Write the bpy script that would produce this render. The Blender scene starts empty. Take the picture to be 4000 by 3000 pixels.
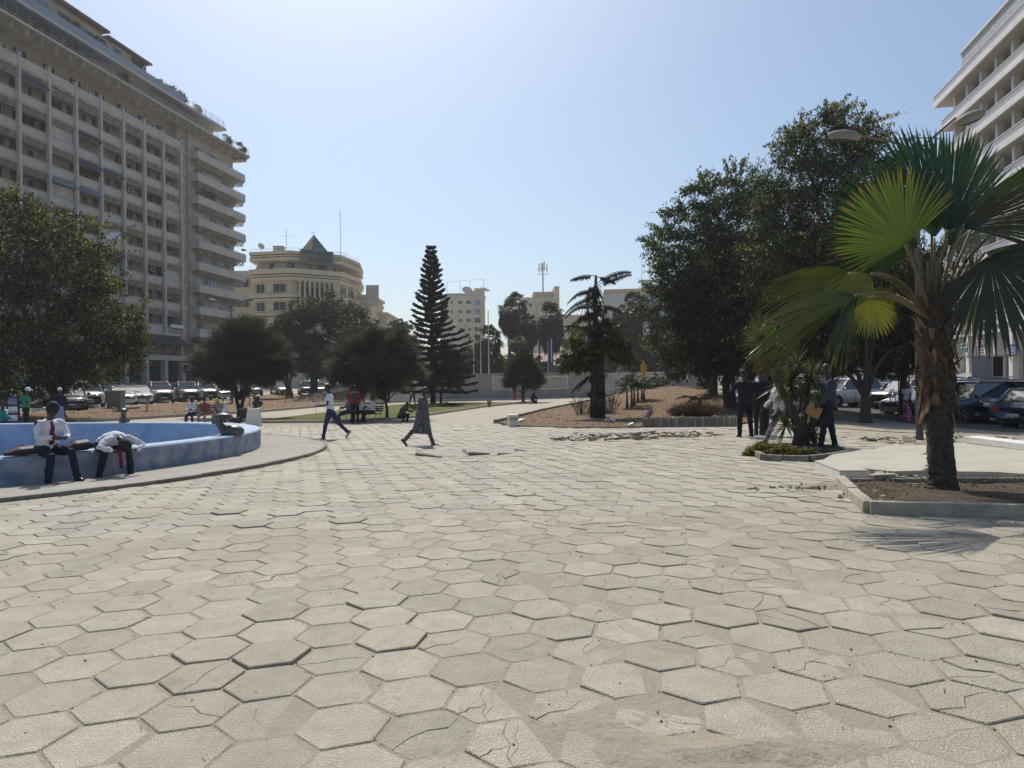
import bpy, bmesh, math, random
import numpy as np
from mathutils import Vector, Matrix, Quaternion
from mathutils.geometry import delaunay_2d_cdt
PI = math.pi
V = Vector
C = bpy.context.scene.collection
scene = bpy.context.scene

# ------------------------------------------------------------------ camera
EYE = V((0, 0, 1.62)); FPX = 2700.0; ROLL = 0.012; PITCH = -0.003
fwd = V((0, math.cos(PITCH), math.sin(PITCH))); up0 = V((0, -math.sin(PITCH), math.cos(PITCH)))
cr = V((1, 0, 0)) * math.cos(ROLL) - up0 * math.sin(ROLL)
cu = V((1, 0, 0)) * math.sin(ROLL) + up0 * math.cos(ROLL)
cam_d = bpy.data.cameras.new('camera'); cam = bpy.data.objects.new('camera', cam_d); C.objects.link(cam)
m3 = Matrix((cr, cu, -fwd)).transposed()
cam.matrix_world = Matrix.Translation(EYE) @ m3.to_4x4()
cam_d.sensor_width = 36; cam_d.lens = FPX / 4000 * 36; cam_d.clip_end = 6000; cam_d.clip_start = 0.05
scene.camera = cam

# ------------------------------------------------------------------ light
SUN_AZ, SUN_EL = math.radians(-16), math.radians(54)
sv = V((math.sin(SUN_AZ) * math.cos(SUN_EL), math.cos(SUN_AZ) * math.cos(SUN_EL), math.sin(SUN_EL)))
sd = bpy.data.lights.new('sun', 'SUN'); sd.energy = 4.3; sd.angle = math.radians(0.53); sd.color = (1.0, 0.95, 0.87)
sun = bpy.data.objects.new('sun', sd); C.objects.link(sun)
sun.rotation_euler = sv.to_track_quat('Z', 'Y').to_euler()
world = bpy.data.worlds.new('World'); scene.world = world; world.use_nodes = True
wn = world.node_tree.nodes; wl = world.node_tree.links
bg = wn['Background']; sky = wn.new('ShaderNodeTexSky'); sky.sky_type = 'NISHITA'; sky.sun_disc = False
sky.sun_elevation = SUN_EL; sky.sun_rotation = SUN_AZ
sky.altitude = 0; sky.air_density = 1.0; sky.dust_density = 2.0; sky.ozone_density = 1.0
tint = wn.new('ShaderNodeMix'); tint.data_type = 'RGBA'; tint.blend_type = 'MULTIPLY'; tint.inputs[0].default_value = 1; tint.inputs[7].default_value = (.91, 1.0, 1.05, 1)
wl.new(sky.outputs[0], tint.inputs[6]); wl.new(tint.outputs[2], bg.inputs[0]); bg.inputs[1].default_value = 0.118
scene.view_settings.view_transform = 'Standard'; scene.view_settings.look = 'None'
scene.view_settings.exposure = 0.0; scene.view_settings.gamma = 1.0
scene.view_settings.use_curve_mapping = False
scene.render.engine = 'CYCLES'
scene.cycles.max_bounces = 6; scene.cycles.transparent_max_bounces = 6
scene.cycles.use_denoising = True

# ------------------------------------------------------------------ terrain
def S(x, a, b):
    t = min(1.0, max(0.0, (x - a) / (b - a))); return t * t * (3 - 2 * t)
def cl(x, a, b): return min(b, max(a, x))
def G(x, y):
    gx = 0.02 * cl(x, 0, 8) - 0.034 * cl(x - 8, 0, 12) + 0.01 * cl(x, -12, 0)
    b = gx - 0.006 * cl(y - 5, 0, 25)
    u = x - (-25.0 - 0.1 * y)
    L = S(14 - u, 0, 14)
    b = b * (1 - L) + (0.2 + 0.8 * S(y, 70, 115)) * L
    xr = -0.5 + (y - 28) * 0.218; xrr = 11.3 + 0.2 * (y - 35)
    b += 1.25 * S(y, 27, 62) * S(x, xr, xr + 7) * (1 - 0.75 * S(x, xrr + 1, xrr + 9))
    T = S(y, 69.0, 72.0) * S(x, -26, -14)
    b = b * (1 - T) + 2.0 * T
    far = S(y, 110, 140)
    b = b * (1 - far) + 1.6 * far
    return b
def ray(px, py):
    return (fwd + cr * ((px - 2000) / FPX) + cu * ((1500 - py) / FPX))
def gp(px, py):
    """the ground point seen at a photograph pixel"""
    d = ray(px, py); t = 1.0; prev = 1.0
    while t < 400:
        p = EYE + d * t
        if p.z < G(p.x, p.y):
            a, b = prev, t
            for _ in range(24):
                m = (a + b) / 2; p = EYE + d * m
                if p.z < G(p.x, p.y): b = m
                else: a = m
            p = EYE + d * b
            return V((p.x, p.y, G(p.x, p.y)))
        prev = t; t *= 1.01
    p = EYE + d * 100
    return V((p.x, p.y, G(p.x, p.y)))
def at(px, py, depth): return EYE + ray(px, py) * (depth / 1.0)
def atd(px, depth):
    """ground point on the column px at a depth"""
    d = ray(px, 1480); p = EYE + d * depth; return V((p.x, p.y, G(p.x, p.y)))
def pix(p):
    q = p - EYE; d = q.dot(fwd); return (2000 + FPX * q.dot(cr) / d, 1500 - FPX * q.dot(cu) / d)

# ------------------------------------------------------------------ materials
MATS = {}
def mat(name, col, rough=0.7, metal=0.0, var=0.12, scale=3.0, bump=0.0, spec=0.5, detail=4, col2=None, coat=0.0, coords='Object', trans=0.0, attr=None, bscale=None):
    if name in MATS: return MATS[name]
    m = bpy.data.materials.new(name); m.use_nodes = True; n = m.node_tree.nodes; l = m.node_tree.links
    p = n['Principled BSDF']; out = n['Material Output']
    p.inputs['Roughness'].default_value = rough; p.inputs['Metallic'].default_value = metal
    p.inputs['Specular IOR Level'].default_value = spec
    if coat: p.inputs['Coat Weight'].default_value = coat; p.inputs['Coat Roughness'].default_value = 0.05
    tc = n.new('ShaderNodeTexCoord'); nz = n.new('ShaderNodeTexNoise'); nz.inputs['Scale'].default_value = scale; nz.inputs['Detail'].default_value = detail
    l.new(tc.outputs[coords], nz.inputs['Vector'])
    mx = n.new('ShaderNodeMix'); mx.data_type = 'RGBA'
    c1 = [c * (1 - var) for c in col]; c2 = [min(1, c * (1 + var)) for c in col] if col2 is None else list(col2)
    if col2 is not None: c1 = list(col)
    mx.inputs[6].default_value = (*c1, 1); mx.inputs[7].default_value = (*c2, 1)
    mr = n.new('ShaderNodeMapRange'); mr.inputs[1].default_value = 0.35; mr.inputs[2].default_value = 0.65
    l.new(nz.outputs[0], mr.inputs[0]); l.new(mr.outputs[0], mx.inputs[0])
    src = mx.outputs[2]
    if attr:
        at_ = n.new('ShaderNodeAttribute'); at_.attribute_name = attr
        mu = n.new('ShaderNodeMix'); mu.data_type = 'RGBA'; mu.blend_type = 'MULTIPLY'; mu.inputs[0].default_value = 1
        l.new(src, mu.inputs[6]); l.new(at_.outputs[0], mu.inputs[7]); src = mu.outputs[2]
    l.new(src, p.inputs['Base Color'])
    if bump:
        b = n.new('ShaderNodeBump'); b.inputs['Strength'].default_value = 1.0; b.inputs['Distance'].default_value = bump
        if bscale:
            nb = n.new('ShaderNodeTexNoise'); nb.inputs['Scale'].default_value = bscale; nb.inputs['Detail'].default_value = 5
            l.new(tc.outputs[coords], nb.inputs['Vector']); l.new(nb.outputs[0], b.inputs['Height'])
        else: l.new(nz.outputs[0], b.inputs['Height'])
        l.new(b.outputs[0], p.inputs['Normal'])
    if trans:
        tr = n.new('ShaderNodeBsdfTranslucent'); ms = n.new('ShaderNodeMixShader'); ms.inputs[0].default_value = trans
        sat = n.new('ShaderNodeMix'); sat.data_type = 'RGBA'; sat.blend_type = 'MULTIPLY'; sat.inputs[0].default_value = 1
        sat.inputs[7].default_value = (1.9, 1.9, 0.55, 1); l.new(src, sat.inputs[6]); l.new(sat.outputs[2], tr.inputs[0])
        l.new(p.outputs[0], ms.inputs[1]); l.new(tr.outputs[0], ms.inputs[2]); l.new(ms.outputs[0], out.inputs[0])
    MATS[name] = m
    return m

# ------------------------------------------------------------------ objects
def props(o, label=None, cat=None, group=None, kind=None):
    if label: o['label'] = label
    if cat: o['category'] = cat
    if group: o['group'] = group
    if kind: o['kind'] = kind
    return o
def root(name, label, cat, loc=(0, 0, 0), rz=0.0, group=None, kind=None, scale=1.0):
    o = bpy.data.objects.new(name, None); C.objects.link(o); o.empty_display_size = 0.3
    o.location = loc; o.rotation_euler = (0, 0, rz); o.scale = (scale,) * 3
    return props(o, label, cat, group, kind)
def link(name, me, parent=None, loc=None, rot=None):
    o = bpy.data.objects.new(name, me); C.objects.link(o)
    if parent: o.parent = parent
    if loc is not None: o.location = loc
    if rot is not None: o.rotation_euler = rot
    return o
def copy_tree(o, parent=None, memo=None):
    c = o.copy(); C.objects.link(c); c.parent = parent
    for ch in o.children: copy_tree(ch, c)
    return c
def npmesh(name, verts, faces, mats, cols=None, smooth=False, mi=None):
    """verts (n,3) faces (m,k) numpy"""
    me = bpy.data.meshes.new(name); verts = np.asarray(verts, np.float32); faces = np.asarray(faces, np.int32)
    k = faces.shape[1]; m = len(faces)
    me.vertices.add(len(verts)); me.vertices.foreach_set('co', verts.ravel())
    me.loops.add(m * k); me.loops.foreach_set('vertex_index', faces.ravel())
    me.polygons.add(m); me.polygons.foreach_set('loop_start', np.arange(0, m * k, k, dtype=np.int32)); me.polygons.foreach_set('loop_total', np.full(m, k, np.int32))
    if mi is not None: me.polygons.foreach_set('material_index', np.asarray(mi, np.int32))
    if smooth: me.polygons.foreach_set('use_smooth', np.ones(m, bool))
    for a in (mats if isinstance(mats, (list, tuple)) else [mats]): me.materials.append(a)
    me.update(calc_edges=True)
    if cols is not None:
        ca = me.color_attributes.new('Col', 'FLOAT_COLOR', 'POINT')
        cc = np.ones((len(verts), 4), np.float32); cc[:, :3] = cols; ca.data.foreach_set('color', cc.ravel())
    return me

class MB:
    """collects simple solids into ONE mesh"""
    def __init__(s): s.v = []; s.f = []; s.M = Matrix.Identity(4); s.mi = []; s.cur = 0
    def set(s, M): s.M = M; return s
    def add(s, vs, fs):
        b = len(s.v); s.v += [tuple(s.M @ V(q)) for q in vs]; s.f += [tuple(b + i for i in f) for f in fs]; s.mi += [s.cur] * len(fs); return s
    def box(s, c, d, rz=0.0, R=None, taper=1.0):
        x, y, z = d[0] / 2, d[1] / 2, d[2] / 2; t = taper
        q = [(-x, -y, -z), (x, -y, -z), (x, y, -z), (-x, y, -z), (-x * t, -y * t, z), (x * t, -y * t, z), (x * t, y * t, z), (-x * t, y * t, z)]
        R = R or Matrix.Rotation(rz, 3, 'Z'); c = V(c)
        return s.add([c + R @ V(p) for p in q], [(0, 3, 2, 1), (4, 5, 6, 7), (0, 1, 5, 4), (1, 2, 6, 5), (2, 3, 7, 6), (3, 0, 4, 7)])
    def bx(s, x0, x1, y0, y1, z0, z1): return s.box(((x0 + x1) / 2, (y0 + y1) / 2, (z0 + z1) / 2), (abs(x1 - x0), abs(y1 - y0), abs(z1 - z0)))
    def tube(s, pts, rad, n=8, caps=True, flat=None):
        pts = [V(p) for p in pts]
        if not isinstance(rad, (list, tuple)): rad = [rad] * len(pts)
        rings = []; up = None
        for i, p in enumerate(pts):
            t = (pts[min(i + 1, len(pts) - 1)] - pts[max(i - 1, 0)])
            t = t.normalized() if t.length > 1e-9 else V((0, 0, 1))
            if up is None: up = t.orthogonal().normalized() if flat is None else (V(flat) - t * V(flat).dot(t)).normalized()
            else:
                up = up - t * up.dot(t); up = up.normalized() if up.length > 1e-6 else t.orthogonal().normalized()
            sd_ = t.cross(up); r = rad[i]; ra, rb = (r if isinstance(r, (tuple, list)) else (r, r))
            rings.append([p + up * (math.cos(2 * PI * k / n) * ra) + sd_ * (math.sin(2 * PI * k / n) * rb) for k in range(n)])
        vs = [q for r in rings for q in r]; fs = []
        for i in range(len(pts) - 1):
            for k in range(n): fs.append((i * n + k, i * n + (k + 1) % n, (i + 1) * n + (k + 1) % n, (i + 1) * n + k))
        if caps: fs.append(tuple(reversed(range(n)))); fs.append(tuple((len(pts) - 1) * n + k for k in range(n)))
        return s.add(vs, fs)
    def ball(s, c, r, n=10, m=7, R=None):
        c = V(c); r = r if isinstance(r, (tuple, list)) else (r, r, r); R = R or Matrix.Identity(3)
        vs = [c + R @ V((0, 0, r[2]))]
        for j in range(1, m):
            a = PI * j / m
            for k in range(n): b = 2 * PI * k / n; vs.append(c + R @ V((r[0] * math.sin(a) * math.cos(b), r[1] * math.sin(a) * math.sin(b), r[2] * math.cos(a))))
        vs.append(c + R @ V((0, 0, -r[2]))); fs = []
        for k in range(n): fs.append((0, 1 + k, 1 + (k + 1) % n))
        for j in range(m - 2):
            for k in range(n): a = 1 + j * n; fs.append((a + k, a + n + k, a + n + (k + 1) % n, a + (k + 1) % n))
        e = len(vs) - 1; a = 1 + (m - 2) * n
        for k in range(n): fs.append((a + k, e, a + (k + 1) % n))
        return s.add(vs, fs)
    def prism(s, poly, z0, z1):
        n = len(poly); ar = sum(poly[i][0] * poly[(i + 1) % n][1] - poly[(i + 1) % n][0] * poly[i][1] for i in range(n))
        if ar < 0: poly = poly[::-1]
        vs = [(p[0], p[1], z0) for p in poly] + [(p[0], p[1], z1) for p in poly]
        fs = [tuple(reversed(range(n))), tuple(range(n, 2 * n))] + [(i, (i + 1) % n, n + (i + 1) % n, n + i) for i in range(n)]
        return s.add(vs, fs)
    def quad(s, a, b, c, d): return s.add([a, b, c, d], [(0, 1, 2, 3)])
    def lathe(s, prof, n=16, c=(0, 0, 0)):
        c = V(c); vs = []; fs = []
        for r, z in prof:
            for k in range(n): vs.append(c + V((r * math.cos(2 * PI * k / n), r * math.sin(2 * PI * k / n), z)))
        for i in range(len(prof) - 1):
            for k in range(n): fs.append((i * n + k, i * n + (k + 1) % n, (i + 1) * n + (k + 1) % n, (i + 1) * n + k))
        fs.append(tuple(reversed(range(n)))); fs.append(tuple((len(prof) - 1) * n + k for k in range(n)))
        return s.add(vs, fs)
    def mesh(s, name, mats, smooth=False):
        me = bpy.data.meshes.new(name); me.from_pydata(s.v, [], s.f)
        for a in (mats if isinstance(mats, (list, tuple)) else [mats]): me.materials.append(a)
        if any(s.mi): me.polygons.foreach_set('material_index', s.mi)
        if smooth: me.polygons.foreach_set('use_smooth', [True] * len(s.f))
        me.update(); return me
    def build(s, name, mats, parent=None, smooth=False, loc=None, rot=None, bevel=0.0, label=None, kind=None):
        o = link(name, s.mesh(name, mats, smooth), parent, loc, rot)
        if bevel:
            b = o.modifiers.new('bevel', 'BEVEL'); b.width = bevel; b.segments = 2; b.limit_method = 'ANGLE'; b.angle_limit = 0.6
        if label: o['label'] = label
        if kind: o['kind'] = kind
        return o
REMESH = []
FOLDT = bpy.data.textures.new('folds', 'CLOUDS'); FOLDT.noise_scale = .075; FOLDT.noise_depth = 1
def remesh(o, vox, sm=2, fold=0):
    r = o.modifiers.new('r', 'REMESH'); r.mode = 'VOXEL'; r.voxel_size = vox; r.use_smooth_shade = True
    if fold:
        d = o.modifiers.new('f', 'DISPLACE'); d.texture = FOLDT; d.strength = fold; d.mid_level = .5; d.texture_coords = 'GLOBAL'
    if sm: q = o.modifiers.new('s', 'SMOOTH'); q.iterations = sm; q.factor = 0.6
    REMESH.append(o); return o
def bake_all():
    dg = bpy.context.evaluated_depsgraph_get()
    for o in REMESH:
        me = bpy.data.meshes.new_from_object(o.evaluated_get(dg)); o.modifiers.clear(); o.data = me

def drape(name, poly, dz, m, step=0.8, wob=0.0, side=0.0, parent=None, kind='structure', noise=None):
    poly = [V((p[0], p[1])) for p in poly]
    pts = []; n = len(poly)
    for i in range(n):
        a, b = poly[i], poly[(i + 1) % n]; k = max(1, int((b - a).length / step))
        for j in range(k): pts.append(a.lerp(b, j / k))
    nb = len(pts)
    x0 = min(p.x for p in pts); x1 = max(p.x for p in pts); y0 = min(p.y for p in pts); y1 = max(p.y for p in pts)
    inner = []
    def inside(x, y):
        c = False; j = nb - 1
        for i in range(nb):
            if (pts[i].y > y) != (pts[j].y > y) and x < (pts[j].x - pts[i].x) * (y - pts[i].y) / (pts[j].y - pts[i].y) + pts[i].x: c = not c
            j = i
        return c
    yy = y0 + step / 2
    while yy < y1:
        xx = x0 + step / 2
        while xx < x1:
            if inside(xx, yy) and all((abs(p.x - xx) + abs(p.y - yy)) > step * 0.3 for p in pts): inner.append(V((xx, yy)))
            xx += step
        yy += step
    r = delaunay_2d_cdt(pts + inner, [], [list(range(nb))], 1, 1e-5)
    vs = [(p.x, p.y, G(p.x, p.y) + dz + (noise(p.x, p.y) if noise else 0)) for p in r[0]]
    fs = [tuple(f) for f in r[2]]
    fs = [f for f in fs if math.hypot(sum(vs[i][0] for i in f) / 3 + 14.0, sum(vs[i][1] for i in f) / 3 - 16.8) > 7.7]
    if side:
        b = len(vs); ring = pts
        for p in ring: vs.append((p.x, p.y, G(p.x, p.y) + dz + (noise(p.x, p.y) if noise else 0))); vs.append((p.x, p.y, G(p.x, p.y) + dz - side))
        for i in range(nb): j = (i + 1) % nb; fs.append((b + 2 * i, b + 2 * i + 1, b + 2 * j + 1, b + 2 * j))
    me = bpy.data.meshes.new(name); me.from_pydata(vs, [], fs); me.materials.append(m); me.update()
    o = link(name, me, parent)
    if kind: o['kind'] = kind
    return o
def curb(name, pts, w, h, m, parent=None, gap=0.02, seg=1.0, dz=0.0, jit=0.008, rng=random.Random(4)):
    """a line of separate kerb stones following the ground"""
    pts = [V((p[0], p[1])) for p in pts]; out = []
    L = [0]
    for i in range(len(pts) - 1): L.append(L[-1] + (pts[i + 1] - pts[i]).length)
    def P(s):
        for i in range(len(pts) - 1):
            if s <= L[i + 1] or i == len(pts) - 2: return pts[i].lerp(pts[i + 1], (s - L[i]) / max(1e-6, L[i + 1] - L[i]))
    n = max(1, round(L[-1] / seg)); d = L[-1] / n
    for k in range(n):
        a, b = P(k * d + gap / 2), P((k + 1) * d - gap / 2); t = (b - a).normalized(); q = V((-t.y, t.x)) * w / 2
        j = rng.uniform(-jit, jit); mb = MB()
        za, zb = G(a.x, a.y) + dz, G(b.x, b.y) + dz
        mid = (a + b) / 2; zm = (za + zb) / 2
        vs = []
        for (p, z) in ((a, za), (b, zb)):
            for (o_, zz) in ((q, -0.06), (-q, -0.06), (-q * 0.82, h + j), (q * 0.82, h + j)): vs.append((p.x + o_.x - mid.x, p.y + o_.y - mid.y, z + zz - zm))
        mb.add(vs, [(0, 3, 2, 1), (4, 5, 6, 7), (0, 1, 5, 4), (1, 2, 6, 5), (2, 3, 7, 6), (3, 0, 4, 7)])
        out.append(mb.build(name, m, parent, loc=(mid.x, mid.y, zm), bevel=0.012))
    return out
def text_obj(name, txt, size, m, parent, M, depth=0.02, align='CENTER'):
    cu_ = bpy.data.curves.new(name, 'FONT'); cu_.body = txt; cu_.size = size; cu_.extrude = depth / 2; cu_.align_x = align; cu_.align_y = 'CENTER'
    cu_.resolution_u = 2
    o = bpy.data.objects.new(name, cu_); C.objects.link(o); o.parent = parent; o.matrix_local = M
    cu_.materials.append(m); REMESH.append(o) if False else TEXTS.append(o)
    return o
TEXTS = []
def bake_text():
    dg = bpy.context.evaluated_depsgraph_get()
    for o in TEXTS:
        me = bpy.data.meshes.new_from_object(o.evaluated_get(dg)); n = bpy.data.objects.new('_t', me); C.objects.link(n)
        n.parent = o.parent; n.matrix_local = o.matrix_local.copy(); nm = o.name.split('.')[0]
        bpy.data.objects.remove(o); n.name = nm
rng = random.Random(11); NP = np.random.default_rng(5)
def world_mat(name, build, rough=0.9):
    m = bpy.data.materials.new(name); m.use_nodes = True; n = m.node_tree.nodes; l = m.node_tree.links
    p = n['Principled BSDF']; p.inputs['Roughness'].default_value = rough; p.inputs['Specular IOR Level'].default_value = 0.25
    g = n.new('ShaderNodeNewGeometry'); build(n, l, p, g.outputs['Position']); MATS[name] = m; return m
def noise(n, l, pos, scale, detail=4, rough=0.6, lo=0.35, hi=0.65):
    a = n.new('ShaderNodeTexNoise'); a.inputs['Scale'].default_value = scale; a.inputs['Detail'].default_value = detail; a.inputs['Roughness'].default_value = rough
    l.new(pos, a.inputs['Vector']); r = n.new('ShaderNodeMapRange'); r.inputs[1].default_value = lo; r.inputs[2].default_value = hi; l.new(a.outputs[0], r.inputs[0]); return r.outputs[0]
def mixc(n, l, fac, a, b, blend='MIX'):
    x = n.new('ShaderNodeMix'); x.data_type = 'RGBA'; x.blend_type = blend
    if isinstance(fac, float): x.inputs[0].default_value = fac
    else: l.new(fac, x.inputs[0])
    for i, c in ((6, a), (7, b)):
        if isinstance(c, tuple): x.inputs[i].default_value = (*c, 1)
        else: l.new(c, x.inputs[i])
    return x.outputs[2]
def bump(n, l, p, h, dist):
    b = n.new('ShaderNodeBump'); b.inputs['Distance'].default_value = dist; l.new(h, b.inputs['Height']); l.new(b.outputs[0], p.inputs['Normal'])

def tile_b(n, l, p, pos):
    sp = noise(n, l, pos, 95, 2, 0.7, 0.38, 0.66); sp2 = noise(n, l, pos, 260, 1, 0.5, 0.5, 0.64); blot = noise(n, l, pos, 6, 5, 0.6, 0.35, 0.7); big = noise(n, l, pos, 0.9, 5, 0.7, 0.42, 0.68)
    c = mixc(n, l, sp, (0.30, 0.276, 0.228), (0.53, 0.488, 0.405)); c = mixc(n, l, sp2, c, (0.74, 0.68, 0.57))
    c = mixc(n, l, 0.42, c, mixc(n, l, blot, (0.47, 0.43, 0.35), (0.25, 0.222, 0.175)))
    st = noise(n, l, pos, 2.3, 6, 0.75, 0.58, 0.72); c = mixc(n, l, st, c, mixc(n, l, 0.55, c, (0.17, 0.15, 0.12))); vo = n.new('ShaderNodeTexVoronoi'); vo.inputs['Scale'].default_value = 60; l.new(pos, vo.inputs['Vector']); pt = n.new('ShaderNodeMapRange'); pt.inputs[1].default_value = .12; pt.inputs[2].default_value = .22; l.new(vo.outputs[0], pt.inputs[0]); c = mixc(n, l, pt.outputs[0], mixc(n, l, 0.55, c, (0.13, 0.115, 0.09)), c)
    at_ = n.new('ShaderNodeAttribute'); at_.attribute_name = 'Col'; c = mixc(n, l, 1.0, c, at_.outputs[0], 'MULTIPLY')
    f = n.new('ShaderNodeMath'); f.operation = 'MULTIPLY'; f.inputs[1].default_value = 0.5; l.new(big, f.inputs[0])
    c = mixc(n, l, f.outputs[0], c, (0.41, 0.35, 0.265)); l.new(c, p.inputs['Base Color']); bump(n, l, p, sp, 0.005)
tileM = world_mat('terrazzo paving', tile_b, 0.75)
def sand_b(n, l, p, pos):
    a = noise(n, l, pos, 40, 5, 0.7, 0.3, 0.7); b = noise(n, l, pos, 2.5, 5, 0.6, 0.35, 0.65)
    c = mixc(n, l, b, (0.31, 0.265, 0.20), (0.25, 0.21, 0.16)); c = mixc(n, l, a, c, (0.38, 0.33, 0.255)); l.new(c, p.inputs['Base Color']); bump(n, l, p, a, 0.006)
sandM = world_mat('sandy joint dirt', sand_b)
def path_b(n, l, p, pos):
    a = noise(n, l, pos, 14, 6, 0.75, 0.3, 0.7); b = noise(n, l, pos, 0.5, 5, 0.6, 0.35, 0.65)
    c = mixc(n, l, b, (0.36, 0.305, 0.245), (0.43, 0.375, 0.31)); c = mixc(n, l, 0.5, c, mixc(n, l, a, (0.31, 0.26, 0.2), (0.46, 0.41, 0.34))); l.new(c, p.inputs['Base Color']); bump(n, l, p, a, 0.01)
pathM = world_mat('pale gritty concrete path', path_b)
def earth_b(n, l, p, pos):
    a = noise(n, l, pos, 9, 7, 0.8, 0.35, 0.65); b = noise(n, l, pos, 0.7, 6, 0.7, 0.38, 0.62); d = noise(n, l, pos, 45, 4, 0.8, 0.35, 0.6)
    c = mixc(n, l, b, (0.29, 0.175, 0.095), (0.36, 0.245, 0.145)); c = mixc(n, l, a, c, (0.22, 0.145, 0.085)); c = mixc(n, l, d, mixc(n, l, 0.6, c, (0.12, 0.08, 0.05)), c); l.new(c, p.inputs['Base Color']); bump(n, l, p, a, 0.04)
earthM = world_mat('dry brown earth', earth_b)
def asph_b(n, l, p, pos):
    a = noise(n, l, pos, 60, 4, 0.8, 0.3, 0.7); b = noise(n, l, pos, 0.6, 5, 0.6, 0.35, 0.65)
    c = mixc(n, l, b, (0.07, 0.066, 0.06), (0.115, 0.107, 0.096)); c = mixc(n, l, 0.4, c, mixc(n, l, a, (0.05, 0.05, 0.05), (0.14, 0.13, 0.12))); l.new(c, p.inputs['Base Color']); bump(n, l, p, a, 0.004)
asphM = world_mat('worn asphalt', asph_b)
def lawn_b(n, l, p, pos):
    a = noise(n, l, pos, 25, 6, 0.8, 0.35, 0.65); b = noise(n, l, pos, 1.1, 5, 0.6, 0.4, 0.62)
    c = mixc(n, l, b, (0.145, 0.175, 0.032), (0.27, 0.235, 0.08)); c = mixc(n, l, a, c, (0.10, 0.125, 0.025)); l.new(c, p.inputs['Base Color']); bump(n, l, p, a, 0.04)
lawnM = world_mat('short lawn', lawn_b)
def slab_b(n, l, p, pos):
    a = noise(n, l, pos, 30, 6, 0.7, 0.3, 0.7); b = noise(n, l, pos, 1.6, 6, 0.7, 0.4, 0.65)
    c = mixc(n, l, b, (0.47, 0.435, 0.365), (0.38, 0.345, 0.285)); c = mixc(n, l, 0.25, c, mixc(n, l, a, (0.3, 0.27, 0.22), (0.55, 0.52, 0.45))); l.new(c, p.inputs['Base Color']); bump(n, l, p, a, 0.004)
slabM = world_mat('smooth cream screed', slab_b)
apronM = world_mat('grey cement apron', lambda n, l, p, pos: (lambda a, b: (l.new(mixc(n, l, 0.4, mixc(n, l, b, (0.36, 0.335, 0.285), (0.27, 0.25, 0.21)), mixc(n, l, a, (0.24, 0.22, 0.19), (0.44, 0.41, 0.36))), p.inputs['Base Color']), bump(n, l, p, a, 0.004)))(noise(n, l, pos, 22, 6, 0.7, 0.3, 0.7), noise(n, l, pos, 1.3, 6, 0.75, 0.4, 0.62)))
kerbM = mat('kerb concrete', (0.36, 0.315, 0.245), 0.85, var=0.18, scale=6, bump=0.004)
dkerbM = mat('weathered kerb', (0.20, 0.18, 0.145), 0.9, var=0.25, scale=7, bump=0.006)
whiteM = mat('white limewash', (0.68, 0.66, 0.60), 0.7, var=0.08, scale=5, bump=0.002)

# the ground: one sheet out to the horizon
def axis(lo, a, b, hi, st):
    mid = list(np.arange(a, b + 1e-6, st)); L = []; x = a; d = st
    while x > lo: d *= 1.35; x -= d; L.append(max(x, lo))
    R = []; x = mid[-1]; d = st
    while x < hi: d *= 1.35; x += d; R.append(min(x, hi))
    return np.array(L[::-1] + mid + R)
xs = axis(-2500, -46, 40, 2500, 0.9); ys = axis(-400, -2, 120, 4500, 0.9)
gv = np.array([(x, y, G(x, y)) for y in ys for x in xs]); nx, ny = len(xs), len(ys)
ii = (np.arange(ny - 1)[:, None] * nx + np.arange(nx - 1)[None, :]).ravel()
gf = np.stack([ii, ii + 1, ii + nx + 1, ii + nx], 1)
gc = gv[gf].mean(1); gf = gf[np.hypot(gc[:, 0] + 14.0, gc[:, 1] - 16.8) > 7.7]   # the sunken basin
o = link('ground', npmesh('ground', gv, gf, pathM, smooth=True)); o['kind'] = 'structure'

FC = V((-14.0, 16.8)); FR = 7.4; AR = 9.1
def pixpoly(pts): return [gp(*p).xy for p in pts]
# roads and beds
leftroad = [(-25.0 - 0.1 * y - 0.1, y) for y in (4, 20, 40, 60, 80, 100, 118)]
drape('street', [(p[0], p[1]) for p in leftroad] + [(-55, 118), (-44.6, 4)], 0.02, asphM, 1.6)
drape('sidewalk', [(-44.8, 6), (-43.5, 30), (-37.2, 60), (-33.3 - 4.5, 90), (-40.4, 122), (-57, 122), (-57, 6)], 0.12, kerbM, 2.5, side=0.15) if False else None
bank = pixpoly([(-60, 1672), (305, 1652), (723, 1627), (1000, 1612), (1250, 1590), (1550, 1563), (1610, 1554)]) 
bank = [V((-23.5, 30))] + bank + [V((-16, 92)), V((-31, 92)), V((-27.6, 48)), V((-27.0, 30)), V((-26.5, 22)), V((-24.5, 22))]
earth1 = drape('earth_bank', bank, 0.05, earthM, 1.2)
rb = pixpoly([(1935, 1652), (2010, 1668), (2260, 1672), (2515, 1670), (2880, 1664), (3000, 1640), (2900, 1590), (2740, 1508), (2560, 1505), (2420, 1535), (2300, 1566), (2120, 1604)])
earth2 = drape('earth_bed', rb, 0.05, earthM, 0.9)
lawnp = pixpoly([(1010, 1652), (1330, 1650), (1600, 1633), (1750, 1610), (1900, 1588), (2055, 1572), (1900, 1574), (1700, 1576), (1560, 1582), (1380, 1598), (1200, 1622), (1050, 1640)])
drape('lawn', lawnp, 0.05, lawnM, 0.9)
pk = [gp(2760, 1640).xy, V((9.5, 24)), V((11.5, 21.2)), V((14.5, 18.6)), V((40, 16)), V((44, 90)), V((20, 90)), V((17.6, 62)), V((12.2, 36))]
drape('parking_ground', pk, 0.02, sandM, 1.2)
asp = [V((16, 22.5)), V((40, 20)), V((44, 90)), V((24, 90)), V((20, 50)), V((15.5, 26))]
drape('parking_asphalt', asp, 0.03, asphM, 1.4)

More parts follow.
